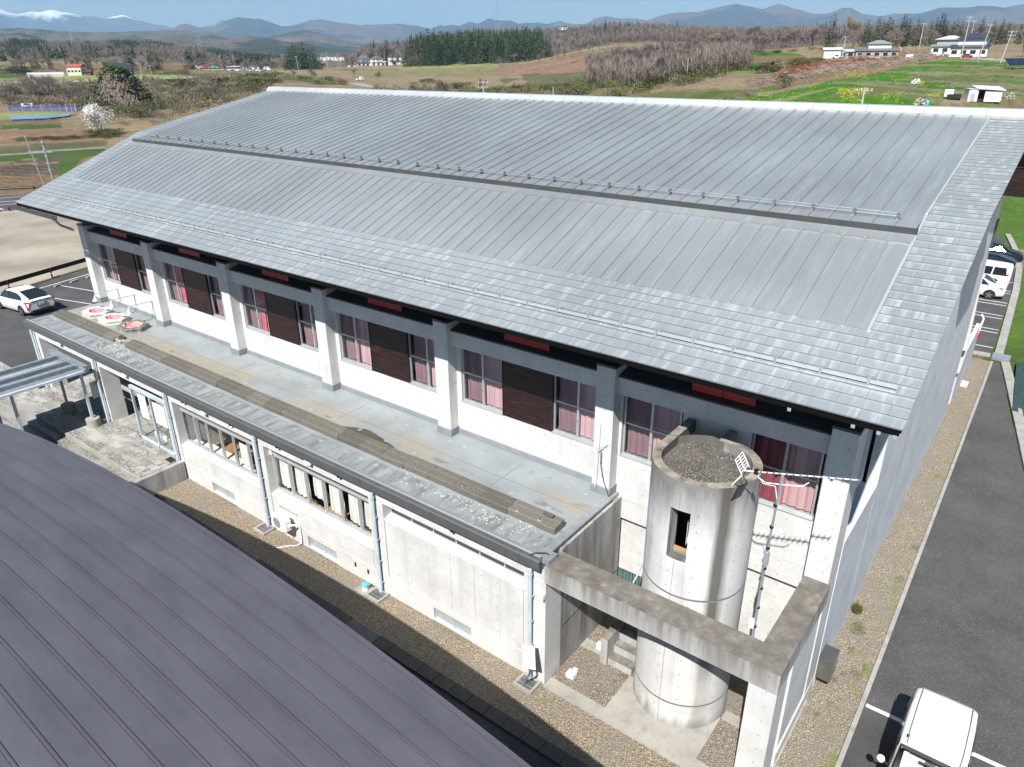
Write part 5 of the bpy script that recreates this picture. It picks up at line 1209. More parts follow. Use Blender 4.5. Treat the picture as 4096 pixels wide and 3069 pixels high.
# furrows of the muddy paddies
fur = inpoly([(0,660),(235,650),(215,700),(0,742)], U, V); GZ = GZ + fur*(.09*np.sin(GX*2.6+GY*1.1) + .12*(noise2(GX*.9, GY*.9, 4)-.5)); COVER[fur] *= (.75+.5*(np.sin(GX*2.6+GY*1.1)[fur] > 0))[:,None]
GZ = GZ + np.where(dd_ > 120, (noise2(GX*.3, GY*.3, 8)-.5)*.5, 0)
me = bpy.data.meshes.new('ground')
vv = np.stack([GX,GY,GZ], -1).reshape(-1,3); idx = np.arange(NC*NR).reshape(NR,NC)
q = np.stack([idx[:-1,:-1], idx[:-1,1:], idx[1:,1:], idx[1:,:-1]], -1).reshape(-1,4)
def np_mesh(me, verts, quads, colors=None, smooth=True):
    k = quads.shape[1]; me.vertices.add(len(verts)); me.vertices.foreach_set('co', verts.astype(np.float32).ravel())
    me.loops.add(quads.size); me.loops.foreach_set('vertex_index', quads.astype(np.int32).ravel())
    me.polygons.add(len(quads)); me.polygons.foreach_set('loop_start', np.arange(0, quads.size, k, dtype=np.int32)); me.polygons.foreach_set('loop_total', np.full(len(quads), k, np.int32))
    if smooth: me.polygons.foreach_set('use_smooth', np.ones(len(quads), bool))
    if colors is not None:
        at = me.attributes.new('cover', 'FLOAT_COLOR', 'POINT'); c = np.ones((len(verts),4), np.float32); c[:,:3] = colors; at.data.foreach_set('color', c.ravel())
    me.update(); me.validate(); return me
np_mesh(me, vv, q[:, ::-1], COVER.reshape(-1,3))
m_, nt_, b_ = new_mat('land_cover'); g_ = NG(nt_); p_ = g_.pos()
at_ = g_.n('Attribute', attribute_name='cover').outputs['Color']
c_ = g_.mix(.5, at_, g_.ramp(g_.noise(p_, 1.6, 6, .7), [(.3, .35), (.7, 1.0)]), 'MULTIPLY'); c_ = g_.mix(g_.math('MULTIPLY', g_.map(g_.noise(p_, .22, 5, .7), .5, .7), .35), c_, (.10,.095,.05))
nt_.links.new(c_, b_.inputs['Base Color']); b_.inputs['Roughness'].default_value = .95; b_.inputs['Specular IOR Level'].default_value = .1
nt_.links.new(g_.bump(g_.noise(p_, 2.5, 6, .7), .8, .3), b_.inputs['Normal']); M['land'] = m_
me.materials.append(m_); o = bpy.data.objects.new('ground', me); COL.objects.link(o); o['kind'] = 'structure'
base = MB(); base.add([(2600*math.cos(a), 2600*math.sin(a), -1.2) for a in np.linspace(0, 2*PI, 65)[:-1]], [tuple(range(64))]); struct(base, 'plain', M['dirt'])
near = MB(); near.add([(-60,-40,-.06),(60,-40,-.06),(60,46,-.06),(-60,46,-.06)], [(0,1,2,3)]); struct(near, 'yard_subsoil', M['dirt'])

# ================================================================== VEGETATION
def folmat(name, stops, rough=.85):
    m, nt, b = new_mat(name); g = NG(nt)
    ri = g.n('NewGeometry').outputs['Random Per Island']; ro = g.n('ObjectInfo').outputs['Random']
    f = g.math('FRACT', g.math('ADD', g.math('MULTIPLY', ri, .8), g.math('MULTIPLY', ro, .35)))
    nt.links.new(g.ramp(f, stops), b.inputs['Base Color']); b.inputs['Roughness'].default_value = rough; b.inputs['Specular IOR Level'].default_value = .2; return m
M['cedar'] = folmat('cedar_foliage', [(0,(.018,.035,.012)),(.5,(.035,.058,.020)),(1,(.062,.085,.028))])
M['cedar_brown'] = folmat('bronzed_cedar_foliage', [(0,(.035,.035,.015)),(.5,(.06,.055,.025)),(1,(.085,.085,.035))])
M['bark'] = folmat('grey_brown_bark', [(0,(.11,.085,.07)),(1,(.20,.165,.14))]); M['twig'] = folmat('bare_twigs', [(0,(.15,.12,.10)),(.5,(.20,.165,.14)),(1,(.26,.22,.19))])
M['twig_pale'] = folmat('pale_budding_twigs', [(0,(.16,.15,.10)),(1,(.27,.26,.18))]); M['vine'] = folmat('dry_vines', [(0,(.13,.095,.085)),(1,(.27,.21,.19))])
M['bush'] = folmat('olive_shrub_foliage', [(0,(.035,.045,.015)),(.5,(.075,.080,.028)),(1,(.12,.12,.045))]); M['bush_green'] = folmat('bamboo_grass_foliage', [(0,(.03,.05,.012)),(.5,(.075,.10,.025)),(1,(.15,.17,.05))])
M['bush_dry'] = folmat('dry_scrub', [(0,(.13,.105,.075)),(.5,(.18,.15,.11)),(1,(.25,.21,.15))]); M['petal'] = folmat('white_blossom', [(0,(.38,.37,.34)),(1,(.72,.70,.67))]); M['rape'] = folmat('yellow_rape_flowers', [(0,(.45,.42,.02)),(1,(.70,.62,.03))])
def leafs(mb, c, n, s, r, up=.3):
    for k in range(n):
        p = Vector(c) + Vector((r.gauss(0,1), r.gauss(0,1), r.gauss(0,1)*.7))*s*.55
        a = Vector((r.gauss(0,1), r.gauss(0,1), r.gauss(0,1)*.5)).normalized()*s*r.uniform(.4,.9); b = a.orthogonal().normalized()*s*r.uniform(.25,.6)
        mb.add([tuple(p-a*.5-b*.5), tuple(p+a*.5), tuple(p-a*.2+b*.6)], [(0,1,2)])
def conifer(seed, slim=.17, bare=.12):
    r = random.Random(seed); mb = MB(); lv = 15
    for i in range(lv):
        t = i/(lv-1); z = bare + (1-bare)*t; rad = slim*(1-t)**.8*r.uniform(.75,1.15)+.008
        n = max(3, int(12*(1-t)+3))
        for k in range(n):
            a = 2*PI*(k+r.random())/n; rr = rad*r.uniform(.45,1.05)
            leafs(mb, (rr*math.cos(a), rr*math.sin(a), z - rr*.5 + r.uniform(-.02,.02)), 4, .055+.03*(1-t), r)
    mb.tube([(0,0,bare+.1),(0,0,1.0)], .012, 4, .001); leafs(mb, (0,0,.97), 5, .03, r)
    tr = MB().tube([(0,0,-.03),(0,0,bare+.25)], .016, 6, .010); return mb, tr
def bare_tree(seed, spread=.34, dens=1.0):
    r = random.Random(seed); tr, tw = MB(), MB()
    def grow(p, d, L, w, lev):
        q = p + d*L
        (tr if lev < 2 else tw).tube([p, (p+q)/2 + Vector((r.gauss(0,1),r.gauss(0,1),0))*L*.05, q], w, 4 if lev < 2 else 3, w*.62, cap=False)
        if lev >= 4:
            for k in range(int(5*dens)):
                e = (d + Vector((r.gauss(0,.55), r.gauss(0,.55), r.gauss(.15,.35)))).normalized()*r.uniform(.05,.11); s = p + d*L*r.random(); b = e.orthogonal().normalized()*.0028
                tw.add([tuple(s-b), tuple(s+b), tuple(s+e)], [(0,1,2)])
            return
        n = r.choice((3,3,4)) if lev else 5
        for k in range(n):
            a = 2*PI*(k+r.random()*.7)/n; tilt = r.uniform(.25,.75) if lev else r.uniform(.3,.8)
            e = (d + (Vector((math.cos(a),math.sin(a),0)) )*tilt*(spread/.34) + Vector((0,0,.12))).normalized()
            grow(p + d*L*r.uniform(.55,1.0), e, L*r.uniform(.62,.80), w*.56, lev+1)
    grow(Vector((0,0,-.02)), Vector((r.gauss(0,.04), r.gauss(0,.04), 1)).normalized(), .30, .022, 0); return tw, tr
def bush(seed, flat=.75, twiggy=False):
    r = random.Random(seed); mb = MB(); lobes = [(r.gauss(0,.28), r.gauss(0,.28), r.uniform(.25,.75)*flat, r.uniform(.22,.36)) for _ in range(9)]
    for k in range(420):
        lx, ly, lz, lr = r.choice(lobes); v = Vector((r.gauss(0,1), r.gauss(0,1), abs(r.gauss(0,1)))).normalized()*lr*r.uniform(.7,1.1)
        p = Vector((lx, ly, lz*.9)) + v; p.z = max(.0, p.z)
        if twiggy:
            e = (v.normalized() + Vector((r.gauss(0,.4), r.gauss(0,.4), .5))).normalized()*r.uniform(.12,.26); b = e.orthogonal().normalized()*.010; mb.add([tuple(p-b), tuple(p+b), tuple(p+e)], [(0,1,2)])
        else: leafs(mb, tuple(p), 1, r.uniform(.08,.17), r)
    for k in range(130):
        lx, ly, lz, lr = r.choice(lobes); a = r.uniform(0,2*PI); rr = lr*r.uniform(.6,1.0)
        leafs(mb, (lx+rr*math.cos(a), ly+rr*math.sin(a), r.uniform(0,lz)), 1, r.uniform(.10,.18), r)
    return mb, MB().tube([(0,0,-.05),(0,0,.4)], .02, 5, .01)
PROTO = {}
def make_protos():
    def mk(key, gen, cm, names, n=3, cat='tree', tname='trunk'):
        out = []
        for k in range(n):
            cr, tr = gen(k)
            out.append((cr.mesh(names[0], cm), tr.mesh(tname, M['bark']), names))
        PROTO[key] = (out, cat)
    mk('cedar', lambda k: conifer(20+k), M['cedar'], ('crown','cedar_tree'), 4); mk('bronze', lambda k: conifer(40+k, .22), M['cedar_brown'], ('crown','cedar_tree'), 2)
    mk('widecedar', lambda k: conifer(60+k, .26, .05), M['cedar'], ('crown','evergreen_tree'), 3)
    mk('bare', lambda k: bare_tree(80+k), M['twig'], ('crown','bare_tree'), 5); mk('tall', lambda k: bare_tree(90+k, .20), M['twig'], ('crown','bare_tree'), 4)
    mk('pale', lambda k: bare_tree(99+k, .22, 1.6), M['twig_pale'], ('crown','bare_tree'), 2)
    mk('bush', lambda k: bush(120+k), M['bush'], ('foliage','shrub'), 4, 'shrub', 'stem'); mk('green', lambda k: bush(140+k, .6), M['bush_green'], ('foliage','shrub'), 3, 'shrub', 'stem')
    mk('scrub', lambda k: bush(160+k, .7, True), M['bush_dry'], ('foliage','shrub'), 3, 'shrub', 'stem')
make_protos()
vr = random.Random(77)
def plant(kind, px, d, hpx, wide=1.0, label='', group=None, hm=None, pos=None):
    out, cat = PROTO[kind]; cr, tr, nm = vr.choice(out)
    p = pos if pos is not None else P(px, d); h = hm if hm else hpx*d/F_PX*1.04
    w = h*wide; root = thing(nm[1], label, cat, p, vr.uniform(0, 2*PI), group); root.scale = (w, w, h)
    for me_, n_ in ((cr, nm[0]), (tr, tr.name.split('.')[0])):
        o = bpy.data.objects.new(n_, me_); COL.objects.link(o); o.parent = root
    return root
# left belt beyond the fields
for px, d, h in ((118,430,60),(136,435,78),(190,432,62),(255,430,60),(300,440,72),(330,440,74),(345,430,66),(498,420,98),(515,430,80),(590,430,78),(604,428,98),(622,430,85),(745,450,75),(762,450,86),(790,470,92),(815,470,86),(885,470,76)):
    plant('widecedar' if vr.random() < .6 else 'cedar', px, d, h, vr.uniform(.9,1.3), 'dark evergreen in the tree belt behind the red-roofed house', 'evergreens of the far tree belt')
plant('cedar', 1045, 470, 62, 1.5, 'bushy green conifer just left of the big cedar clump')
for k in range(13): plant('cedar', 1143+k*10.5+vr.uniform(-3,3), vr.uniform(470,500), (74,92,96,104,100,108,104,108,100,96,92,86,74)[k], 1.35, 'dark cedar of the dense clump in the middle of the left fields', 'cedars of the dense clump')
for k in range(62): plant('bare', vr.uniform(-60,1130), vr.uniform(400,455), vr.uniform(45,78), vr.uniform(.8,1.15), 'leafless tree in the belt beyond the left fields', 'leafless trees of the left belt')
for k in range(7): plant('bush', vr.uniform(-20,120), vr.uniform(400,420), vr.uniform(18,30), 2.2, 'dark hedge shrub under the far left tree belt', 'hedge shrubs under the left belt')
for k in range(9): plant('bush', vr.uniform(590,735), vr.uniform(370,400), vr.uniform(14,22), 2.2, 'dark shrub right of the blue-roofed house', 'shrubs right of the blue-roofed house')
# river-side scrub belt, left
for px, d, h in ((8,236,110),(30,238,95),(75,240,150),(92,238,120),(148,232,165),(185,236,120),(235,240,85),(262,236,95),(300,238,100),(335,240,85),(-30,236,120)):
    plant('bare', px, d, h, vr.uniform(.9,1.25), 'large leafless tree in the scrub behind the blue nets', 'leafless trees behind the blue nets')
for px, d, h in ((560,300,60),(590,300,55),(700,215,60),(770,200,115),(800,202,130),(822,205,120),(845,205,70),(880,210,60),(930,215,55)):
    plant('bare', px, d, h, vr.uniform(.6,1.0), 'slender leafless tree in the scrub left of the roof', 'slender leafless trees left of the roof')
for k in range(48): plant(vr.choice(('scrub','scrub','bush')), vr.uniform(-40,360), vr.uniform(222,262), vr.uniform(34,66), 1.6, 'brown scrub behind the blue nets', 'scrub behind the blue nets')
for k in range(58): plant(vr.choice(('scrub','bush','bush')), vr.uniform(540,1050), vr.uniform(190,300), vr.uniform(28,54), 1.7, 'mixed scrub between the vine-covered tree and the roof', 'scrub left of the roof')
for px, d, h, kd in ((375,205,62,'bush'),(400,212,55,'bush'),(470,180,58,'bush'),(500,178,66,'bush'),(545,182,48,'bush'),(520,172,40,'scrub'),(585,175,45,'scrub'),(430,166,34,'scrub'),(385,170,26,'bush'),(610,168,30,'scrub'),(560,160,26,'scrub'),(440,158,26,'scrub')):
    plant(kd, px, d, h, 1.45, 'rounded shrub in front of the vine-covered tree', 'shrubs in front of the vine-covered tree')
# vine-covered tree
vt = thing('vine_covered_tree', 'big dark evergreen smothered in dry brown vines', 'tree', P(455, 214), .6); hh = 176*214/F_PX
mbv = MB(); r = random.Random(3)
for k in range(3400):
    t = r.random()**.8; a = r.uniform(0, 2*PI); rad = (.42*(1-t)**.75+.04)*(1+.22*math.sin(3*a+t*5)); p = (rad*math.cos(a)*r.uniform(.7,1.05), rad*math.sin(a)*r.uniform(.7,1.05), t*.95); leafs(mbv, p, 1, r.uniform(.06,.11), r)
lpart(mbv, 'crown', M['cedar'], vt); lpart(MB().tube([(0,0,-.05),(0,0,.7)], .03, 6, .01), 'trunk', M['bark'], vt); mbv = MB()
for k in range(900):
    a = -.75 + r.gauss(0,.42); t = r.uniform(.15,.85); rad = (.42*(1-t)**.75+.06); p = Vector((rad*math.cos(a-.6), rad*math.sin(a-.6), t)); L = r.uniform(.08,.25); mbv.add([tuple(p+Vector((-.006,0,0))), tuple(p+Vector((.006,0,0))), tuple(p+Vector((r.gauss(0,.03), r.gauss(0,.03), -L)))], [(0,1,2)])
lpart(mbv, 'hanging_vines', M['vine'], vt); vt.scale = (hh*1.75, hh*1.75, hh)
# blossom tree
bt_ = thing('blossom_tree', 'round white blossoming tree at the field corner left of the roof', 'tree', P(328, 138), 1.0); hh = 128*138/F_PX*1.05
tw_, tr_ = bare_tree(5, .46); lpart(tr_, 'trunk', M['bark'], bt_); lpart(tw_, 'twigs', M['twig'], bt_); mbv = MB()
for k in range(2300):
    v = Vector((r.gauss(0,1), r.gauss(0,1), r.gauss(0,1))).normalized()*r.uniform(.45,1.0)**.5; q_ = 1+.22*math.sin(5*v.x+2)+.2*math.sin(7*v.y+4*v.z)
    p = (v.x*.50*q_, v.y*.50*q_, .58+v.z*.38*q_); s = .022
    a = Vector((r.gauss(0,1), r.gauss(0,1), r.gauss(0,1))).normalized()*s; b = a.orthogonal().normalized()*s; mbv.add([tuple(Vector(p)-a), tuple(Vector(p)+b), tuple(Vector(p)+a)], [(0,1,2)])
lpart(mbv, 'blossom', M['petal'], bt_); bt_.scale = (hh,)*3
for k in range(7): plant('bush', 290+k*17, vr.uniform(134,140), vr.uniform(24,40), 1.7, 'dark shrub at the foot of the white blossom tree', 'shrubs under the blossom tree')
for k in range(20): plant('bush', k*22-20, 128+vr.uniform(-1.5,1.5)+k*.25, vr.uniform(18,26), 1.9, 'low hedge bush between the brown field and the farm track', 'low hedge along the farm track')
# shrubs around the middle fields
for k in range(12): plant('bush', 985+k*34+vr.uniform(-8,8), vr.uniform(285,305), vr.uniform(26,44), 1.6, 'olive shrub in the hedge before the cedar clump', 'hedge before the cedar clump')
for k in range(11): plant('bush', 960+k*14, vr.uniform(262,275), vr.uniform(22,30), 1.7, 'shrub in the hedge above the roof corner', 'hedge above the roof corner')
for px, d, h in ((1045,330,50),(1165,300,58),(1235,300,75),(1250,300,60),(1410,380,50),(1500,330,55),(1510,330,62),(1750,205,95),(1762,204,105),(1780,205,85),(1745,206,70),(1930,230,70),(1560,200,60),(1600,205,55),(1690,240,45),(1920,228,85),(1565,198,70),(1640,215,60)):
    plant('bare', px, d, h, .8, 'thin leafless tree in the fields beyond the ridge', 'thin leafless trees beyond the ridge')
for k in range(24): plant(vr.choice(('bush','bush','scrub')), vr.uniform(1520,2020), vr.uniform(185,225), vr.uniform(28,50), 1.5, 'olive shrub just beyond the left half of the ridge', 'shrubs beyond the left half of the ridge')
for k in range(8): plant('bush', vr.uniform(1620,1740), vr.uniform(300,330), vr.uniform(14,20), 1.8, 'low shrub in the middle fields', 'low shrubs in the middle fields')
for k in range(8): plant('bush', vr.uniform(1800,1880), vr.uniform(255,275), vr.uniform(26,38), 1.5, 'dark shrub left of the power pole', 'dark shrubs by the power pole')
for k in range(13): plant('green', 1975+k*21, vr.uniform(228,240), vr.uniform(32,44), 1.7, 'bushy hedge below the cleared brown slope', 'hedge below the cleared slope')
for k in range(30): plant(vr.choice(('green','green','bush')), vr.uniform(2130,2960), vr.uniform(185,232), vr.uniform(34,60), 1.6, 'thicket of bamboo grass below the leafless wood', 'bamboo grass thicket')
for k in range(9): plant(vr.choice(('green','bush')), vr.uniform(2920,3270), vr.uniform(325,345), vr.uniform(16,26), 1.8, 'shrub along the edge of the far brown field', 'shrubs along the far brown field')
for k in range(13): plant('bush', vr.uniform(3030,3370), vr.uniform(192,208), vr.uniform(34,52), 1.6, 'olive shrub left of the felled timber heaps', 'shrubs left of the timber heaps')
plant('bush', 3150, 136, 82, .9, 'dark round bush alone at the edge of the bright green field')
for k in range(7): plant('scrub', vr.uniform(2850,3060), vr.uniform(120,138), vr.uniform(20,34), 1.6, 'dry grass tuft at the left end of the green field', 'dry tufts by the green field')
# leafless wood to the right
for k in range(64): px = vr.gauss(2640,125); plant('tall', px, vr.uniform(225,340), vr.uniform(60,128), vr.uniform(.7,1.0), 'leafless tree of the grey-brown wood right of the cleared slope', 'leafless wood right of the cleared slope')
for k in range(70): px = vr.uniform(2740,3290); plant('tall', px, vr.uniform(400,470), vr.uniform(70,100), vr.uniform(.8,1.1), 'leafless tree at the edge of the hill wood', 'edge of the hill wood')
plant('pale', 3385, 300, 150, .75, 'tall pale budding tree above the long low white house'); plant('pale', 3405, 305, 140, .75, 'pale budding tree just right of the tallest one')
for px, d, h in ((3302,295,125),(3318,292,132)): plant('widecedar', px, d, h, .9, 'dark evergreen directly left of the tall pale tree', 'evergreens left of the pale tree')
for px, h in ((3452,95),(3470,80),(3495,112),(3512,98),(3535,108),(3548,96),(3592,120),(3603,100),(3618,98),(3650,100),(3668,90),(3705,95),(3722,100),(3740,118),(3752,110),(3765,90),(3790,85),(3805,95),(3825,88),(3905,100),(3950,84),(3985,90),(4010,80),(4060,75)):
    plant('cedar', px, vr.uniform(300,340), h*1.02, 1.25, 'dark cedar in the row behind the right-hand houses', 'cedars behind the right-hand houses')
for k in range(40): plant('bare', vr.uniform(3400,4230), vr.uniform(285,350), vr.uniform(60,95), .9, 'leafless tree behind the right-hand houses', 'leafless trees behind the right-hand houses')
plant('bare', 3590, 262, 75, 1.1, 'spreading leafless tree standing before the dark cedars'); plant('bare', 4092, 190, 150, .8, 'tall leafless tree at the right picture edge')
for px, h in ((3010,35),(3045,32)): plant('bare', px, 215, h, 1.1, 'small leafless orchard tree beside the far brown field', 'orchard trees')
# cedar wood
ced = [(vr.uniform(1622,2165), vr.uniform(545,640)) for _ in range(120)]
for px, d in ced: e = min(1, (px-1600)/60, (2190-px)/70); plant('cedar' if vr.random() < .85 else 'bronze', px, d, (108+vr.uniform(-44,14))*(.66+.34*e), vr.uniform(1.1,1.6), 'dark cedar of the large wood above the ridge line', 'large cedar wood')
for px, d, h in ((1405,640,42),(1430,640,40),(1478,610,62),(1490,612,74),(1520,600,76),(1532,602,70),(1543,598,98),(1552,600,88),(1428,640,38)): plant('cedar', px, d, h, 1.2, 'dark cedar behind the village houses', 'cedars behind the village')
for k in range(22): plant('tall', vr.uniform(1380,1640), vr.uniform(625,690), vr.uniform(50,75), .9, 'leafless tree behind the village houses', 'leafless trees behind the village')
for px, d, h in ((2172,560,100),(2185,565,92),(2200,580,70),(2262,760,38),(2285,760,42),(2305,760,44),(2122,900,24),(2228,980,20),(2255,985,26),(2263,985,24),(2271,985,26),(2279,985,24)): plant('cedar', px, d, h, 1.3, 'single dark cedar rising above the leafless hill', 'cedars on the leafless hill')
for k in range(18): plant('cedar', 2370+k*7.2+vr.uniform(-2,2), 760, vr.uniform(28,44), 1.3, 'dark cedar in the row across the leafless hill', 'row of cedars across the hill')
for k in range(14): plant('bare', vr.uniform(1990,2480), vr.uniform(455,520), vr.uniform(40,62), 1.0, 'leafless tree at the top edge of the cleared slope', 'trees at the top of the cleared slope')

# far woods that read as one mass
def wood(name, n, pxr, dr, hr, mat, conif=False, seed=1, cond=None, wide=1.0, shrub=False):
    g = np.random.default_rng(seed); px = g.uniform(*pxr, n); d = np.sqrt(g.uniform(dr[0]**2, dr[1]**2, n))
    if cond is not None: k = cond(px, d, g); px, d = px[k], d[k]
    a = np.interp(px, _pxs, _azs); dq = d/np.interp(px, _pxs, _kf); x, y = np.sin(a)*dq, np.cos(a)*dq; z = terr_np(x, y); h = g.uniform(*hr, len(x)); V_, F_ = [], []
    nb = 16 if conif else (26 if shrub else 34)
    for b in range(nb):
        th = g.uniform(0, 2*PI, len(x)); 
        if conif:
            t = (b/nb); rr = .20*h*(1-t)*wide; bx, by, bz = x+np.cos(th)*rr, y+np.sin(th)*rr, z+h*t*.95
            p0 = np.stack([x-np.sin(th)*rr*.8, y+np.cos(th)*rr*.8, bz+h*.16], 1); p1 = np.stack([x+np.sin(th)*rr*.8, y-np.cos(th)*rr*.8, bz+h*.16], 1); p2 = np.stack([bx, by, bz-h*.02], 1)
        elif shrub:
            rr = np.sqrt(g.uniform(0,1,len(x)))*h*wide*.5; c = np.stack([x+np.cos(th)*rr, y+np.sin(th)*rr, z+h*g.uniform(.05,1.0,len(x))*(1-.5*(rr/(h*wide*.5))**2)], 1); s = (.17*h)[:,None]
            p0 = c+g.normal(0,1,c.shape)*s*.5; p1 = c+g.normal(0,1,c.shape)*s*.5; p2 = c+g.normal(0,1,c.shape)*s*.5
        else:
            rr = g.uniform(.05, .36, len(x))*h*wide; t0 = g.uniform(.15,.65,len(x)); z0 = z+h*t0; w = .013*h; c0 = .35*t0
            p0 = np.stack([x+np.cos(th)*rr*c0-np.sin(th)*w, y+np.sin(th)*rr*c0+np.cos(th)*w, z0], 1); p1 = np.stack([x+np.cos(th)*rr*c0+np.sin(th)*w, y+np.sin(th)*rr*c0-np.cos(th)*w, z0], 1); p2 = np.stack([x+np.cos(th)*rr, y+np.sin(th)*rr, z0+h*g.uniform(.2,.42,len(x))], 1)
        V_.append(np.stack([p0,p1,p2], 1).reshape(-1,3))
    w = .02*h; V_.append(np.stack([np.stack([x-w,y,z-1],1), np.stack([x+w,y,z-1],1), np.stack([x,y,z+h*.9],1)], 1).reshape(-1,3))
    V_ = np.concatenate(V_); me = np_mesh(bpy.data.meshes.new(name), V_, np.arange(len(V_)).reshape(-1,3), smooth=False); me.materials.append(mat)
    o = bpy.data.objects.new(name, me); COL.objects.link(o); o['kind'] = 'stuff'; return o
M['twig_far'] = folmat('far_leafless_wood', [(0,(.14,.112,.098)),(.5,(.18,.147,.13)),(1,(.23,.19,.165))]); M['cedar_far'] = folmat('far_evergreen_wood', [(0,(.018,.032,.014)),(1,(.055,.07,.03))])
LC = lambda p, d, g: (d > np.where(p < 330, 238, 176)) & ((d < 262) | (d > 300) | (p > 520)) & (noise2(p*.012, d*.03, 61) > .42)
wood('thicket', 2100, (2330,3010), (215,345), (4,8.5), M['twig'], seed=31, wide=1.0, cond=lambda p, d, g: (np.abs(p-2670) < 200+150*noise2(p*.015, d*.02, 91)+90*noise2(p*.08, d*.1, 92)) & (noise2(p*.03, d*.05, 93) > .33))
wood('left_evergreen_scrub', 900, (-80,1060), (176,330), (1.0,2.8), M['bush'], seed=34, wide=2.2, shrub=True, cond=LC); wood('left_scrub', 1500, (-80,1060), (176,330), (1.2,3.8), M['bush_dry'], seed=32, wide=1.5, cond=LC)
wood('left_dry_scrub', 900, (-80,1060), (176,330), (1.0,2.6), M['bush_dry'], seed=36, wide=2.2, shrub=True, cond=LC)
wood('middle_evergreen_scrub', 800, (1480,2950), (185,240), (1.0,2.6), M['bush'], seed=35, wide=2.3, shrub=True, cond=lambda p, d, g: noise2(p*.01, d*.04, 71) > .45); wood('middle_scrub', 700, (1480,2400), (180,250), (1.2,3.6), M['bush_dry'], seed=33, wide=1.5, cond=lambda p, d, g: noise2(p*.012, d*.03, 61) > .45)
wood('far_leafless_wood', 9000, (1380,4700), (560,1500), (8,12), M['twig_far'], seed=3, cond=lambda p, d, g: ~((p > 1600) & (p < 2200) & (d < 660)), wide=1.3)
wood('hill_wood', 3600, (2300,4400), (440,620), (7,10), M['twig_far'], seed=4, wide=1.1, cond=lambda p, d, g: (p > 2620) | (d > 520))
wood('left_hill_wood', 6500, (-500,1150), (560,1500), (7,11), M['twig_far'], seed=5, cond=lambda p, d, g: (noise2(p*.008, d*.004, 44) < .56), wide=1.4)
wood('left_evergreen_wood', 3600, (-500,1120), (600,1500), (9,13), M['cedar_far'], True, 6, cond=lambda p, d, g: (noise2(p*.008, d*.004, 44) > .50), wide=1.5)
wood('evergreen_patches', 700, (1380,3900), (700,1400), (10,14), M['cedar_far'], True, 7, cond=lambda p, d, g: (noise2(p*.02, d*.02, 12) > .60), wide=1.3)
wood('cedar_wood_depth', 420, (1640,2170), (600,700), (18,22), M['cedar_far'], True, 8, wide=1.0)
# yellow rape and rough growth in the right-hand field
def tufts(name, mat, spots, size, seed, label=None):
    g = random.Random(seed); mb = MB()
    for (x0, x1, d0, d1, n) in spots:
        for k in range(n):
            p = P(g.uniform(x0, x1), g.uniform(d0, d1)); s = size*g.uniform(.6,1.3)
            for j in range(3):
                a = g.uniform(0, 2*PI); q_ = p + Vector((g.gauss(0,s), g.gauss(0,s), s*g.uniform(.6,1.4))); mb.add([tuple(q_), (q_.x+s*math.cos(a), q_.y+s*math.sin(a), q_.z+s*.2), (q_.x-s*.3, q_.y, q_.z+s*.6)], [(0,1,2)])
    o = mb.obj(name, mat); o['kind'] = 'stuff'
    return o
tufts('rape_flowers', M['rape'], [(2860,2880,112,116,50),(2800,2850,106,110,70),(3000,3110,124,134,60),(3370,3500,100,108,230),(3395,3480,96,100,70),(3560,3640,97,103,70),(3690,3720,118,124,60),(3740,3800,101,106,50),(3350,3480,130,150,120),(2960,3200,112,126,70),(3200,3700,118,170,120),(3100,3350,108,122,60)], .12, 5)
M['grass'] = folmat('bright_field_grass', [(0,(.04,.11,.012)),(.6,(.075,.175,.018)),(1,(.13,.20,.04))])
tufts('field_grass', M['grass'], [(3050,3900,98,175,1500),(2780,3060,100,130,300)], .15, 6); tufts('dry_field_grass', M['bush_dry'], [(2900,4200,96,190,900),(560,1000,140,175,1200),(2100,2900,150,200,600)], .25, 8)
# moss and weeds near the path
def weeds(label, x, y, r_, n, h, mat, seed):
    g = random.Random(seed); mb = MB()
    for k in range(n):
        a, q_ = g.uniform(0,2*PI), r_*g.random()**.6; p = Vector((x+q_*math.cos(a), y+q_*math.sin(a)*1.4, .016)); hh_ = h*g.uniform(.4,1); mb.add([tuple(p), tuple(p+Vector((.02,0,.0))), tuple(p+Vector((g.gauss(0,.04), g.gauss(0,.04), hh_)))], [(0,1,2)])
    o = mb.obj('weed', mat); tag(o, label, 'weed'); return o
weeds('small dark green bush growing at the foot of the gable wall', -2.28, 20.3, .15, 300, .22, M['bush'], 1); weeds('bright green weed patch on the side gravel by the gable wall', -2.05, 19.5, .24, 300, .04, M['bush_green'], 2)
for i, (x, y, r_, n) in enumerate(((-1.98,18.5,.09,90),(-1.62,17.6,.16,160),(-2.05,17.05,.10,80),(-1.9,17.4,.08,60),(-1.55,22.6,.16,120),(-1.5,24.8,.14,120),(-1.55,18.0,.12,100),(-2.1,15.6,.08,60),(-1.75,30.5,.10,70),(-1.9,16.1,.1,50),(-7.0,12.75,.10,40),(-6.7,13.7,.10,70))):
    o = weeds('small tuft of weeds in the gravel', x, y, r_, n//2, .04, M['bush_green'], 10+i); o['group'] = 'weed tufts in the gravel'
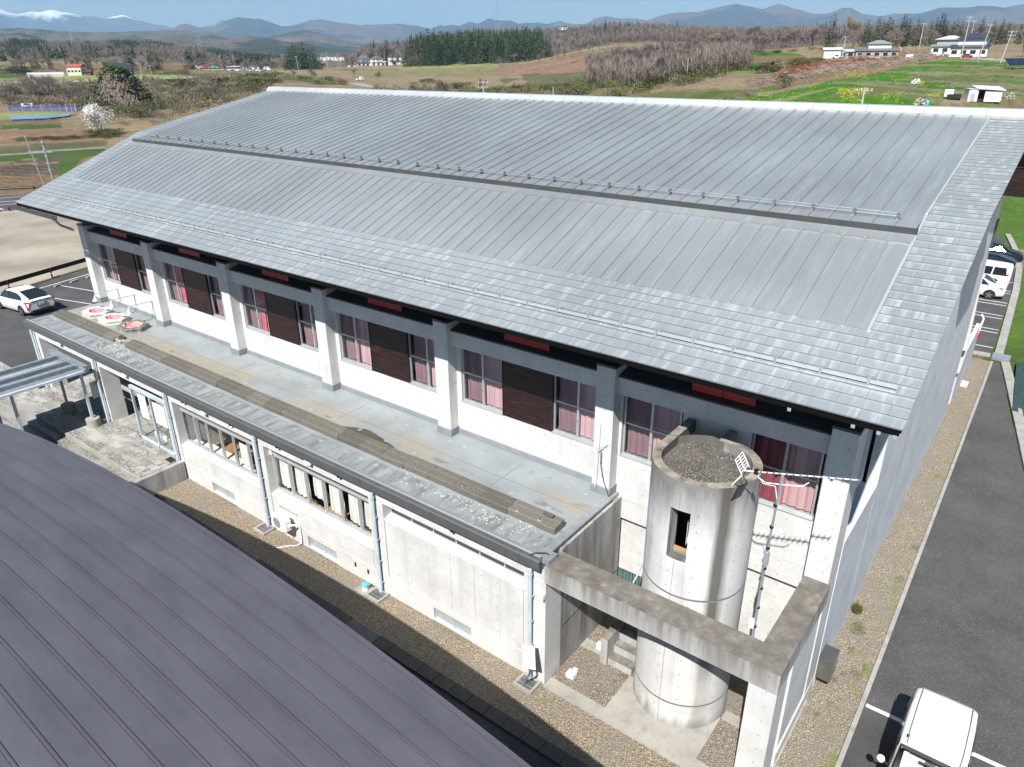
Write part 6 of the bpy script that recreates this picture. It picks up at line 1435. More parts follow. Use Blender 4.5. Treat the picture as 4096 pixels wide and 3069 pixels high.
# ================================================================== HILLS AND MOUNTAINS
def range_mesh(name, crest, D, depth, mat, seed, base_py=None, rough=.10, n=520, rows=46, foot=15., jag=5):
    """a ridge at distance D whose crest follows (px, py) control points; slopes fall away on both sides in eroded spurs"""
    px = np.linspace(-900, 5000, n); cp = np.array(crest, float); cy_ = np.interp(px, cp[:,0], cp[:,1]) + (noise2(px/26., px*0+seed, seed, 4)-.5)*jag
    a = np.interp(px, _pxs, _azs); hz = HC + np.array([_te(p, c) for p, c in zip(px, cy_)])*D
    t = np.concatenate([np.linspace(-1, 0, rows), np.linspace(0, 1, rows//3)[1:]]); T, A = np.meshgrid(t, a, indexing='ij'); HZ = np.broadcast_to(hz, T.shape)
    dist = D + T*depth; X, Y = np.sin(A)*dist, np.cos(A)*dist
    k = 14.0/depth
    nz = noise2(X*k*.45, Y*k*.45, seed, 6); rdg = 1-np.abs(noise2(X*k, Y*k, seed+5, 5)*2-1)
    fall = np.abs(T)**1.15; prof = (1-fall); z = foot + (HZ-foot)*prof
    amp = (HZ-foot)*np.clip(np.abs(T)*3.2, 0, 1)*(1-np.abs(T))*.95
    z = z + amp*(rdg-1)*.75 + amp*(nz-.8)*.45 + (HZ-foot)*rough*.12*(noise2(X*k*4, Y*k*4, seed+9, 4)-.9)*np.clip(np.abs(T)*8+.1, 0, 1)
    z = np.where(np.abs(T) > .97, foot-25, z)
    idx = np.arange(X.size).reshape(X.shape); q = np.stack([idx[:-1,:-1], idx[:-1,1:], idx[1:,1:], idx[1:,:-1]], -1).reshape(-1,4)
    me = np_mesh(bpy.data.meshes.new(name), np.stack([X,Y,z], -1).reshape(-1,3), q[:, ::-1]); me.materials.append(mat)
    o = bpy.data.objects.new(name, me); COL.objects.link(o); o['kind'] = 'structure'; return o
def hillmat(name, c0, c1, sc, dark, dsc, snow=None):
    m, nt, b = new_mat(name); g = NG(nt); p = g.pos()
    col = g.ramp(g.noise(p, sc, 6, .65), [(.35, c0), (.65, c1)]); col = g.mix(g.math('MULTIPLY', g.map(g.noise(p, dsc, 6, .6), .46, .52), .9, clamp=True), col, dark)
    col = g.mix(g.map(g.noise(p, sc*14, 4, .7), .35, .7, 0, .35), col, tuple(c*.45 for c in c0))
    if snow:
        z = g.sep(p)[2]; nzz = g.math('MULTIPLY', g.noise(p, .0022, 6, .7), snow[1]); f = g.map(g.math('ADD', z, nzz), snow[0], snow[0]+60)
        col = g.mix(g.math('MULTIPLY', f, 1, clamp=True), col, (.88,.90,.93))
    nt.links.new(col, b.inputs['Base Color']); b.inputs['Roughness'].default_value = .95; b.inputs['Specular IOR Level'].default_value = .05
    return m
M['hill_near'] = hillmat('near_hill_woods', (.085,.068,.052), (.135,.105,.08), .006, (.020,.034,.020), .0038)
M['hill_mid'] = hillmat('mid_hill_woods', (.09,.07,.055), (.135,.105,.08), .004, (.025,.038,.025), .0028)
M['mount'] = hillmat('mountain_slopes', (.085,.062,.060), (.135,.10,.09), .0012, (.035,.042,.04), .0009)
M['snowm'] = hillmat('snowy_mountain_slopes', (.08,.075,.085), (.12,.11,.12), .0010, (.05,.055,.06), .001, snow=(800,380))
C_MAIN = [(-900,140),(560,140),(700,124),(740,98),(766,94),(810,111),(873,108),(905,89),(975,68),(1038,77),(1057,74),(1101,89),(1139,106),(1196,101),(1253,82),(1304,78),(1363,89),(1446,101),(1604,95),(1680,104),(1730,117),(1765,98),(1784,104),(1813,98),(1838,104),(1882,87),(1914,96),(1958,74),(1996,82),(2047,82),(2072,95),(2148,89),(2186,95),(2237,85),(2268,95),(2338,98),(2376,75),(2420,65),(2477,76),(2528,73),(2579,82),(2655,57),(2700,51),(2781,49),(2879,23),(2931,16),(2964,25),(3029,38),(3088,16),(3147,33),(3225,56),(3278,56),(3304,49),(3343,31),(3376,31),(3421,56),(3487,67),(3552,56),(3640,56),(3722,33),(3814,33),(3879,25),(3944,27),(3970,34),(4029,20),(4096,16),(4400,10),(5000,30)]
C_SNOW = [(-900,60),(-300,40),(-60,45),(0,30),(19,25),(38,36),(50,38),(80,52),(114,57),(158,49),(203,51),(225,44),(247,41),(304,51),(354,63),(405,66),(456,73),(490,64),(519,58),(545,66),(570,79),(633,95),(715,111),(823,108),(873,102),(911,75),(930,79),(975,110),(1100,150),(5000,170)]
C_MID = [(-900,120),(0,114),(120,112),(250,124),(400,130),(600,124),(700,120),(830,126),(860,128),(900,138),(960,146),(1060,152),(1180,128),(1234,119),(1300,136),(1400,162),(1560,190),(1700,212),(5000,215)]
C_LOW = [(-900,150),(0,140),(100,132),(180,150),(330,162),(480,146),(620,158),(760,148),(900,160),(1040,148),(1100,158),(1230,176),(1330,196),(1440,208),(1600,216),(5000,225)]
range_mesh('snowy_mountains', C_SNOW, 15500, 3800, M['snowm'], 3, rough=.5, jag=7)
range_mesh('blue_mountains', C_MAIN, 9500, 3000, M['mount'], 7)
range_mesh('middle_hills', C_MID, 5200, 1500, M['hill_mid'], 11, rough=.3)
range_mesh('low_hills', C_LOW, 3300, 1000, M['hill_near'], 15, rough=.5)
# far valley floor
far = MB(); n = 64; aa = [az_of(px) for px in np.linspace(-1200, 5400, n)]
far.add([(math.sin(a)*2250, math.cos(a)*2250, 8) for a in aa] + [(math.sin(a)*19500, math.cos(a)*19500, 12) for a in aa], [(i, i+1, n+i+1, n+i) for i in range(n-1)]); struct(far, 'valley_floor', M['hill_mid'])

# ================================================================== HAZE
hz = MB().box(-20500, 20500, -20500, 20500, -3.0, 1480); m = bpy.data.materials.new('haze_air'); m.use_nodes = True; n_ = m.node_tree; n_.nodes.remove(n_.nodes['Principled BSDF'])
pvn = n_.nodes.new('ShaderNodeVolumePrincipled'); pvn.inputs['Color'].default_value = (.42,.70,1.0,1); pvn.inputs['Density'].default_value = .000085; pvn.inputs['Anisotropy'].default_value = 0.0
n_.links.new(pvn.outputs[0], n_.nodes['Material Output'].inputs['Volume']); o = hz.obj('haze', m); o['kind'] = 'stuff'

# ================================================================== HOUSES
RM = {'blue': simple('dark_blue_roof_tiles', (.035,.045,.075), .35, 0, .2, 2), 'grey': simple('grey_roof_tiles', (.13,.135,.14), .5, 0, .2, 2), 'red': simple('red_roof_tiles', (.36,.075,.045), .6, 0, .2, 2),
      'brown': simple('red_brown_roof_tiles', (.13,.05,.04), .5, 0, .2, 2), 'green': simple('grey_green_roof_metal', (.20,.25,.24), .5, .1, .15, 2), 'white': simple('pale_roof_sheet', (.55,.57,.58), .5, .1, .15, 2)}
WM = {'white': simple('white_render_wall', (.62,.61,.58), .8, 0, .06, 2), 'cream': simple('cream_render_wall', (.56,.55,.42), .8, 0, .05, 2), 'grey': simple('grey_render_wall', (.33,.33,.32), .8, 0, .1, 2), 'dark': simple('dark_shed_wall', (.07,.06,.055), .8, 0, .2, 2)}
def body(root, x0, x1, y0, y1, z0, z1, wall, roof, kind='hip', rise=1.3, ov=.5, wins=3, front=True):
    """one block of a house: wall, roof and windows as parts (front faces -y)"""
    mb = MB().box(x0,x1,y0,y1,z0,z1)
    if kind == 'gable': mb.add([(x0,y0,z1),(x0,y1,z1),(x0,(y0+y1)/2,z1+rise),(x1,y0,z1),(x1,y1,z1),(x1,(y0+y1)/2,z1+rise)], [(0,1,2),(5,4,3)])
    lpart(mb, 'wall', wall, root); a, b, c, d = x0-ov, x1+ov, y0-ov, y1+ov; ym, t = (c+d)/2, .14; zz = z1+.003-ov*rise/((d-c)/2)*.0
    hx = min((d-c)/2, (b-a)/2-.3) if kind == 'hip' else 0; rb = MB()
    if kind == 'flat': rb.box(a,b,c,d,z1+.003,z1+.18)
    elif kind == 'shed': rb.add([(a,c,z1+.02),(b,c,z1+.02),(b,d,z1+rise),(a,d,z1+rise),(a,c,z1+.02+t),(b,c,z1+.02+t),(b,d,z1+rise+t),(a,d,z1+rise+t)], [(0,3,2,1),(4,5,6,7),(0,1,5,4),(1,2,6,5),(2,3,7,6),(3,0,4,7)])
    else:
        for q_ in (0, t): rb.add([(a,c,zz+q_),(b,c,zz+q_),(b,d,zz+q_),(a,d,zz+q_),(a+hx,ym,z1+rise+q_+.1),(b-hx,ym,z1+rise+q_+.1)], [(0,1,5,4),(1,2,5),(2,3,4,5),(3,0,4)])
        rb.add([(a,c,zz),(b,c,zz),(b,d,zz),(a,d,zz),(a,c,zz+t),(b,c,zz+t),(b,d,zz+t),(a,d,zz+t)], [(0,1,5,4),(1,2,6,5),(2,3,7,6),(3,0,4,7)])
    lpart(rb, 'roof', roof, root)
    for k in range(wins):
        w = (x1-x0)/(wins+.0); cx = x0+w*(k+.5); ww = min(1.7, w*.62)/2; zc = (z0+z1)/2+.1
        f = lpart(MB().box(cx-ww-.06,cx+ww+.06,y0-.05,y0-.002,zc-.66,zc+.66), 'window', M['white'], root); p = lpart(MB().box(cx-ww,cx+ww,y0-.08,y0-.051,zc-.60,zc+.60), 'pane', M['carglass'], f)
def house(px, d, rz_, label, blocks, cat='house', name='house', group=None, sc=1):
    p = P(px, d); t = thing(name, label, cat, (p.x, p.y, p.z-.1), rz_, group)
    for b in blocks: body(t, *b[:6], WM[b[6]], RM[b[7]], **(b[8] if len(b) > 8 else {}))
    t.scale = (sc*(1.25 if 560 < d < 700 else .86),)*3; return t
def face(px, dr=0): return -az_of(px) + R(dr)
house(292, 385, face(292,-22), 'cream two-storey house with a bright red roof in the left fields', [(-5,4,-3.5,3.5,0,5.6,'cream','red',dict(kind='gable',rise=1.5,wins=4)),(4.1,9.5,-2.5,2,0,2.4,'dark','brown',dict(kind='gable',rise=.9,wins=1))])
house(472, 392, face(472,15), 'white and dark house with a blue-grey tiled roof and gabled wing', [(-4,3.6,-1,5,0,5.2,'white','blue',dict(kind='gable',rise=1.8,wins=2)),(-1,7,-5,-1.1,0,2.7,'white','blue',dict(kind='hip',rise=1.8,wins=3))])
house(440, 400, face(440,15), 'small building with a bright blue wall beside the blue-grey roofed house', [(-2.5,2.5,-2,2,0,3.6,'grey','blue',dict(kind='shed',rise=.4,wins=1))])
gh = thing('greenhouse', 'long low greenhouse under pale sheeting left of the red-roofed house', 'greenhouse', P(162,372), face(162,-4)); mb = MB(); pr = [(-1.9,0),(-1.7,1.3),(-.9,2.0),(0,2.2),(.9,2.0),(1.7,1.3),(1.9,0)]
mb.extx([(a,b) for a,b in pr], -9.2, 9.2); gh.scale = (.98,.98,1.1); lpart(mb, 'sheeting', simple('greenhouse_sheet', (.42,.43,.42), .4, 0, .1), gh)
for k in range(14): lpart(MB().extx([(a*1.01,b*1.01) for a,b in pr], -9.1+k*1.4, -9.03+k*1.4), 'hoop', M['white'], gh)
# village by the cedar wood
house(1455, 600, face(1455,10), 'large white village house with stacked dark roofs, leftmost of the village', [(-4,3.5,0,6,0,5.6,'white','grey',dict(rise=2.0,wins=3)),(-6,6,-4,-.1,0,2.8,'white','grey',dict(rise=1.5,wins=4))])
house(1403, 600, face(1403), 'small pale outbuilding left of the village houses', [(-3,3,-2,2,0,2.4,'white','grey',dict(kind='flat',wins=1))], 'shed', 'outbuilding')
house(1507, 595, face(1507,-6), 'white two-storey village house in the middle, dark roof', [(-5,4,0,6,0,4.8,'white','grey',dict(rise=1.7,wins=3)),(-4,6,-3,-.1,0,2.6,'white','white',dict(kind='shed',rise=.6,wins=3))])
house(1577, 585, face(1577,5), 'tall white village house with a dark blue roof beside the cedars', [(-4.5,4.5,-2,5,0,5.6,'white','blue',dict(rise=2.0,wins=2)),(-3.5,7,-4.5,-2.1,0,2.6,'white','grey',dict(kind='shed',rise=.5,wins=2))])
house(1640, 575, face(1640,-5), 'low house with a red-brown hipped roof, rightmost of the village', [(-3,6,-3,4,0,2.8,'brown' if 'brown' in WM else 'dark','brown',dict(rise=2.2,wins=2)),(-6.5,-3.1,-3,1,0,2.2,'white','white',dict(kind='flat',wins=1))])
house(1270, 640, face(1270), 'old dark wooden barn among poles in the valley', [(-5,5,-3,3,0,2.6,'dark','grey',dict(kind='gable',rise=1.6,wins=0))], 'barn', 'barn')
# lot with trucks and sheds
house(925, 470, face(925), 'small white shed with a pale sheet roof behind the parked trucks', [(-5,5,-2.5,2.5,0,2.8,'dark','white',dict(kind='shed',rise=.5,wins=0))], 'shed', 'shed')
house(993, 470, face(993), 'white workshop with a green-grey roof at the truck yard', [(-7,7,-3,3,0,3.4,'white','green',dict(kind='shed',rise=.6,wins=3))], 'shed', 'workshop')
house(840, 462, face(840), 'long low grey plastic sheds left of the truck yard', [(-9,9,-2,2,0,1.6,'grey','grey',dict(kind='flat',wins=0))], 'shed', 'low_shed')
# hilltop building
house(2250, 990, face(2250), 'white flat building on top of the leafless hill', [(-7,7,-4,4,0,5.0,'white','white',dict(kind='flat',wins=4)),(-8,8,-5,-4.1,5.1,5.5,'white','white',dict(kind='flat',wins=0))], 'building', 'hilltop_building', sc=1.1).location.z += 4
# right-hand houses
house(3330, 232, face(3330,6), 'long low white barn left of the grey-roofed farmhouse', [(-3.5,3.0,-1.5,3,0,3.2,'white','white',dict(kind='gable',rise=.7,wins=0)),(3.1,15,0,4,0,3.0,'white','white',dict(kind='shed',rise=.25,wins=4))], 'barn', 'long_barn')
house(3490, 222, face(3490,8), 'farmhouse with a grey-green hipped upper roof between barns and timber heaps', [(-2.0,6.2,-1.0,5,0,4.9,'white','green',dict(rise=1.2,wins=2)),(-6.5,8.5,-4,-1.1,0,2.5,'grey','grey',dict(kind='shed',rise=.9,wins=5)),(-10.0,-6.6,-3,2,0,2.3,'grey','white',dict(kind='shed',rise=.5,wins=1))])
house(3860, 196, face(3860,-8), 'white two-storey house with dark blue hipped roofs on the right hill', [(-2.6,5.8,-1,5,0,5.6,'white','blue',dict(rise=1.5,ov=.8,wins=3)),(-4.2,7.0,-4.0,-1.1,0,2.8,'white','blue',dict(kind='shed',rise=.9,ov=.5,wins=4))])
house(3795, 212, face(3795,-8), 'house with a pale grey-green roof behind the dark-roofed one', [(-4.5,3.5,-1,5,0,4.9,'grey','white',dict(rise=1.1,ov=.7,wins=3)),(-5.5,3.5,-3.6,-1.1,0,2.5,'white','green',dict(kind='shed',rise=.7,wins=3))])
# open shed near the ridge
sp = P(3965, 99); sh = thing('open_shed', 'white open-fronted shed with a peeling sloped roof beyond the right end of the ridge', 'shed', (sp.x, sp.y, sp.z-.1), face(3965,16)); sh.scale = (.80,)*3
WS = WM['white']; lpart(MB().box(-2.55,-1.0,-1.6,-1.5,0,2.2), 'front_wall', WS, sh); lpart(MB().box(.15,3.0,-1.6,-1.5,0,1.95), 'front_wall', WS, sh); lpart(MB().box(-2.55,3.0,1.5,1.6,0,2.2), 'rear_wall', WM['dark'], sh); lpart(MB().box(-2.6,-2.5,-1.49,1.49,0,2.1), 'side_wall', WS, sh); lpart(MB().box(2.95,3.05,-1.49,1.49,0,1.9), 'side_wall', WS, sh)
lpart(MB().box(-.99,.14,-1.2,1.4,.0,.5), 'stored_goods', M['soffit'], sh); lpart(MB().box(-2.2,-1.5,-1.66,-1.61,.1,1.5), 'door', M['alu'], sh)
lpart(MB().add([(-1.3,-1.9,2.25),(3.5,-1.9,2.0),(3.3,1.9,2.55),(-1.5,1.9,2.75),(-1.3,-1.9,2.33),(3.5,-1.9,2.08),(3.3,1.9,2.63),(-1.5,1.9,2.83)], [(0,3,2,1),(4,5,6,7),(0,1,5,4),(1,2,6,5),(2,3,7,6),(3,0,4,7)]), 'roof', simple('peeling_roof', (.52,.52,.50), .7, 0, .35, 1.5), sh)
lpart(MB().box(-2.7,-1.28,-1.7,1.7,2.22,2.28), 'roof', RM['white'], sh)
t = thing('small_white_tank', 'small white tank cab beside the open shed', 'tank', P(3835,100), face(3835)); lpart(MB().box(-.7,.5,-.4,.4,.3,1.3), 'tank_body', M['white'], t); lpart(MB().box(-.3,1.6,-.6,.3,0,.65), 'black_crate', M['black'], t)
t = thing('water_butt', 'teal plastic water butt among stones in the field', 'water butt', P(3751,97)); lpart(MB().lathe((0,0,0), [(.26,0),(.29,.35),(.26,.62),(.12,.70),(.001,.70)], 16), 'butt', M['greenlid'], t)
stone = folmat('grey_field_stones', [(0,(.18,.17,.16)),(1,(.42,.40,.37))])
def heap(name, label, px0, px1, d0, d1, n, s, mat, seed, cat='heap'):
    g = random.Random(seed); mb = MB()
    for k in range(n):
        p = P(g.uniform(px0,px1), g.uniform(d0,d1)) + Vector((0,0,abs(g.gauss(0,s*.8)))); q_ = [Vector((g.uniform(-1,1), g.uniform(-1,1), g.uniform(-.7,.7))).normalized()*s*g.uniform(.6,1.2) for _ in range(5)]
        mb.add([tuple(p+v) for v in q_], [(0,1,2),(0,2,3),(0,3,4),(1,2,4),(2,3,4),(0,1,4)])
    o = mb.obj(name, mat); tag(o, label, cat); return o
heap('stone_heap', 'heap of grey stones beside the teal water butt', 3700, 3745, 96.5, 98.5, 60, .28, stone, 4); heap('stone_heap', 'row of pale stones right of the open shed', 4030, 4110, 99, 102, 90, .28, stone, 5); heap('straw_heap', 'pale straw heap in the middle of the right-hand field', 3670, 3700, 119, 121, 50, .3, M['cream'], 6)
# felled timber heaps
def sticks(name, mat, segs, seed):
    g = random.Random(seed); mb = MB()
    for (x0, d0, x1, d1, n, w, h, L) in segs:
        for k in range(n):
            t = g.random(); p = P(x0+(x1-x0)*t, d0+(d1-d0)*t+g.gauss(0,w)) + Vector((g.gauss(0,w*.6), 0, abs(g.gauss(0,h)))); a = g.gauss(az_of(x1)+1.1, .7); e = Vector((math.cos(a), math.sin(a), g.gauss(0,.25)))*L*g.uniform(.3,1); b = Vector((0,0,.05*g.uniform(.6,2)))
            mb.add([tuple(p-e/2-b), tuple(p+e/2-b), tuple(p+e/2+b), tuple(p-e/2+b)], [(0,1,2,3)])
    o = mb.obj(name, mat); o['kind'] = 'stuff'; return o
M['fresh'] = folmat('fresh_red_brushwood', [(0,(.13,.045,.025)),(.6,(.24,.085,.05)),(1,(.33,.16,.10))]); M['logs'] = folmat('grey_brown_logs', [(0,(.15,.11,.09)),(1,(.36,.29,.24))])
sticks('red_brushwood_heap', M['fresh'], [(3150,172,3330,178,700,2.2,.8,1.6),(3330,176,3480,186,600,1.6,.8,1.6),(3180,158,3280,166,400,1.8,.7,1.4),(3480,190,3600,196,220,1.4,.5,1.5)], 5)
sticks('felled_timber_heap', M['logs'], [(3020,158,3280,150,900,2.2,.6,2.2),(3280,152,3560,176,1200,2.4,.7,2.4),(3560,176,3730,190,450,1.8,.6,2.2),(3400,215,3700,235,400,6,.7,2.5)], 6)
sticks('timber_windrows', M['logs'], [(2330,360,2430,350,200,1.6,.6,2.6),(2130,400,2260,395,300,1.4,.6,2.6),(2250,400,2360,380,300,1.4,.6,2.6),(2420,420,2500,415,160,1.2,.5,2.6),(2000,350,2060,360,140,1.4,.6,2.6),(2560,430,2640,425,100,2,.5,2.6),(2260,440,2400,445,260,1.6,.6,2.6)], 7)
sticks('red_windrows', M['fresh'], [(2290,392,2350,380,160,1.4,.5,2.4),(2240,438,2330,440,120,1.2,.5,2.4)], 8)
# solar array and small things
sa = thing('solar_array', 'tilted dark blue solar panels at the right edge of the hill', 'solar panels', P(4110, 150), face(4110,20)); cell = MB().add([(0,0,0),(1.9,0,0),(1.9,.95,.34),(0,.95,.34),(0,0,-.05),(1.9,0,-.05),(1.9,.95,.29),(0,.95,.29)], [(0,1,2,3),(7,6,5,4),(0,4,5,1),(1,5,6,2),(2,6,7,3),(3,7,4,0)]).mesh('solar_panel', simple('solar_cells', (.012,.018,.045), .15, .2, .1))
for i in range(6):
    for j in range(4): o = bpy.data.objects.new('solar_panel', cell); COL.objects.link(o); o.parent = sa; o.location = (-3.8+i*1.97, -2+j*.99, .9+j*.355)
for x_ in (-3.4,0,3.4,7): lpart(MB().box(x_,x_+.1,-1.6,-1.5,0,.9), 'post', M['steel'], sa); lpart(MB().box(x_,x_+.1,1.6,1.7,0,2.0), 'post', M['steel'], sa)
t = thing('site_board', 'white rectangular board standing between the timber heaps and the right-hand house', 'board', P(3640, 188), face(3640)); lpart(MB().box(-.9,.9,-.1,.1,.2,1.6), 'board', M['white'], t)
t = thing('small_excavator', 'small yellow excavator behind the timber heaps', 'excavator', P(3570, 235), face(3570)); lpart(MB().box(-1,1,-.8,.8,.5,1.3), 'engine_body', M['yellow'], t); lpart(MB().box(-1.2,1.2,-.9,.9,0,.45), 'track', M['black'], t); lpart(MB().tube([(.8,0,1.2),(2,0,2.4),(3.0,0,1.2)], .14, 6), 'boom', M['yellow'], t); lpart(MB().box(-.4,.4,-.6,.6,1.31,2.1), 'cab', M['carglass'], t)
# blue nets round the paddy
netm, nt_, b_ = new_mat('blue_net'); b_.inputs['Base Color'].default_value = (.008,.06,.24,1); b_.inputs['Roughness'].default_value = .7
g_ = NG(nt_); tr_ = g_.n('BsdfTransparent'); mx_ = g_.n('MixShader'); g_.set(mx_.inputs[0], g_.map(g_.noise(g_.pos(), .8, 3), .3, .7, .35, .75)); nt_.links.new(tr_.outputs[0], mx_.inputs[1]); nt_.links.new(b_.outputs[0], mx_.inputs[2]); nt_.links.new(mx_.outputs[0], nt_.nodes['Material Output'].inputs[0])
def net(label, pts, h):
    t = thing('blue_net', label, 'net', P(*pts[0])); q_ = [P(*p) for p in pts]; mb = MB()
    for a, b in zip(q_, q_[1:]):
        for s in range(6):
            u0, u1 = s/6, (s+1)/6; p0, p1 = a.lerp(b,u0), a.lerp(b,u1); sag = lambda u: h*(1-.12*math.sin(PI*u))
            mb.quad(tuple(p0), tuple(p1), (p1.x,p1.y,p1.z+sag(u1)), (p0.x,p0.y,p0.z+sag(u0)))
    mb.obj('net_sheet', netm, t)
    for a in q_: MB().tube([tuple(a), (a.x,a.y,a.z+h*1.15)], .03, 5).obj('stake', M['white'], t)
net('upright dark blue net along the far side of the paddy', [(-30,207),(30,206.5),(70,206),(110,205.5),(150,205),(185,204.5),(210,204)], 1.9)
net('crumpled bright blue net at the right corner of the paddy', [(214,204),(232,202),(248,200)], 2.2); net('blue net draped toward the white mound', [(252,203),(272,205),(292,206)], 2.0); net('low blue net along the near side of the paddy', [(-30,172),(60,173),(130,175),(190,180),(245,188)], .45)
bp_ = [P(*p) for p in ((-30,188),(130,189),(225,191),(215,184),(120,177),(-30,174))]; mb = MB(); mb.add([(p.x,p.y,p.z+.30) for p in bp_], [tuple(range(6))]); o = mb.obj('pond_water', simple('pale_turquoise_sheeted_water', (.15,.27,.29), .3, 0, .15, .3)); o['kind'] = 'structure'
heap('white_sheet_mound', 'mound of white sheeting behind the blossom tree', 285, 318, 200, 206, 60, .9, M['white'], 9, 'mound')
t = thing('small_car', 'small pale car half seen behind the blue net', 'car', P(55,222), 1.0); lpart(MB().extx([(-.8,.3),(-.8,.8),(-.6,.85),(-.45,1.35),(.45,1.35),(.6,.85),(.8,.8),(.8,.3)], -1.7, 1.7), 'body', M['whitecar'], t); lpart(MB().box(-1.0,1.0,-.66,.66,.9,1.28), 'window', M['carglass'], t)
# ================================================================== POLES
def pole(px, d, hm, label, r=.13, arms=1, lean=0, trans=False, name='utility_pole'):
    p = P(px, d); t = thing(name, label, 'utility pole', p, face(px)); top = (lean, 0, hm)
    lpart(MB().tube([(0,0,-.2), top], r, 8, r*.6), 'pole_shaft', M['polec'], t)
    for k in range(arms):
        z = hm-.35-k*.8; a = lpart(MB().box(-.9+lean,.9+lean,-.05,.05,z-.04,z+.04), 'crossarm', M['steel'], t); 
        for x_ in (-.8,-.3,.3,.8): lpart(MB().lathe((x_+lean,0,z+.04), [(.06,0),(.05,.1),(.07,.12),(.04,.2)], 8), 'insulator', M['white'], a)
    if trans: lpart(MB().lathe((.35,0,hm-2.6), [(.25,0),(.25,.7),(.1,.75)], 10), 'transformer', M['steel'], t); lpart(MB().lathe((-.4,0,hm-2.6), [(.22,0),(.22,.6),(.1,.65)], 10), 'transformer', M['steel'], t)
    return t
M['polec'] = simple('concrete_pole', (.42,.42,.41), .7, 0, .08)
for px, d, h, l, kw in ((255,340,8,'pale pole in front of the red-roofed house',dict(lean=-1.0)),(550,375,5.7,'pale pole right of the blue-grey roofed house',{}),(595,335,6.9,'pale pole on the road right of the vine-covered tree',dict(lean=-.8)),(882,460,9,'leaning pale pole at the left of the truck yard',dict(lean=-1.3)),(908,460,6.5,'pale pole just right of the leaning one by the trucks',{}),(1187,470,8.7,'pole before the dense cedar clump',dict(lean=-.8)),(1305,560,11.5,'tall pale pole beside the old barn, leftmost',{}),(1348,570,10.5,'pale pole beside the old barn, middle',{}),(1358,590,8,'short pale pole beside the old barn, rightmost',{}),
    (1422,590,9,'pole behind the leftmost village house',{}),(1537,580,11,'pole between two village houses',{}),(1682,575,8,'single pale pole right of the village',{}),(2215,172,4.2,'pale pole standing in the field beyond the ridge',dict(arms=0)),(2670+85,215,6,'thin white post at the edge of the leafless wood',dict(arms=0)),
    (3372,222,6.5,'pale pole in front of the long low barn',{}),(3848,185,10.2,'tallest utility pole, left of the dark-roofed house',dict(arms=2)),(3918,180,8.4,'tall leaning utility pole in front of the dark-roofed house',dict(lean=1.2)),(4010,168,7.2,'utility pole beside the solar panels',dict(lean=1.0,arms=2)),(3868,240,9,'utility pole behind the pale-roofed house',{}),(3672,250,9,'small pole by the excavator ground',{})):
    pole(px, d, h*1.05, l, .16, kw.get('arms',1), kw.get('lean',0))
pole(1930, 112, 10.2, 'utility pole with transformers just beyond the ridge', .14, 2, 0, True); pole(3484, 78, 9.4, 'grey pole with dark crossarm showing above the ridge', .17, 1)
pole(2366, 92, 8.7, 'pole top with lamps barely showing above the ridge', .15, 1)
def thinpole(pxb, pyb, pxt, pyt, d, label, r):
    a, b = px_dir(pxb, pyb), px_dir(pxt, pyt); pa, pb = a*(d/math.hypot(a.x,a.y)), b*(d/math.hypot(b.x,b.y)); pa.z += HC; pb.z += HC; dn = (pb-pa)/(pb.z-pa.z); foot_ = pa - dn*(pa.z-ZL)
    t = thing('utility_pole', label, 'utility pole', foot_); MB().tube([foot_, pb], r, 8, r*.8).obj('pole_shaft', M['steel'], t)
    for k in range(5): c = foot_.lerp(pb, .35+k*.15); MB().tube([c, c+dn.normalized()*.12], r*1.35, 8).obj('collar', M['alu'], t)
    return t, pb
tA, pA = thinpole(165,712,98,540,112,'thin grey pole leaning left of the thicker one behind the left verge',.085); tB, pB = thinpole(212,718,168,562,112,'grey steel pole with a dark bracket behind the left verge',.15)
MB().box(pB.x-.16,pB.x+.16,pB.y-.05,pB.y+.05,pB.z-.55,pB.z-.35).obj('bracket', M['black'], tB)
wr = thing('overhead_wires', 'thin wires running across the left fields from the poles', 'wires', pA)
for (q_, s) in ((P(-80,140)+Vector((0,0,7)),1.5),(P(560,150)+Vector((0,0,6)),1.5)):
    for st in (pA, pB): MB().tube([st.lerp(q_, k/12) - Vector((0,0,math.sin(PI*k/12)*s)) for k in range(13)], .012, 4).obj('wire', M['black'], wr)
wr2 = thing('overhead_wires', 'wires strung between the right-hand utility poles', 'wires', P(3848,185))
for z0 in (9.7,9.0):
    a = P(3848,185)+Vector((0,0,z0)); 
    for q_ in (P(4010,168)+Vector((0,0,7)), P(4500,150)+Vector((0,0,11)), P(3372,222)+Vector((0,0,6.3))): MB().tube([a.lerp(q_, k/10) - Vector((0,0,math.sin(PI*k/10)*1.5)) for k in range(11)], .02, 4).obj('wire', M['black'], wr2)
def pylon(px, d, h, label):
    t = thing('pylon', label, 'pylon', P(px, d) if d < 1500 else Vector((math.sin(az_of(px))*d, math.cos(az_of(px))*d, 12)), face(px)); mb = MB()
    for sx in (-1,1):
        for sy in (-1,1): mb.tube([(sx*h*.09,sy*h*.09,0),(sx*h*.012,sy*h*.012,h)], .22, 4)
    for k in range(8):
        z0, z1 = h*k/8, h*(k+1)/8; w0, w1 = h*(.09-.078*k/8), h*(.09-.078*(k+1)/8)
        for s in (-1,1): mb.tube([(-w0,s*w0,z0),(w1,s*w1,z1)], .12, 3); mb.tube([(w0,s*w0,z0),(-w1,s*w1,z1)], .12, 3)
    lpart(mb, 'lattice', M['steel'], t); lpart(MB().box(-h*.14,h*.14,-.2,.2,h*.9,h*.91).box(-h*.17,h*.17,-.2,.2,h*.78,h*.79).box(-h*.14,h*.14,-.2,.2,h*.66,h*.67), 'crossarm', M['steel'], t)
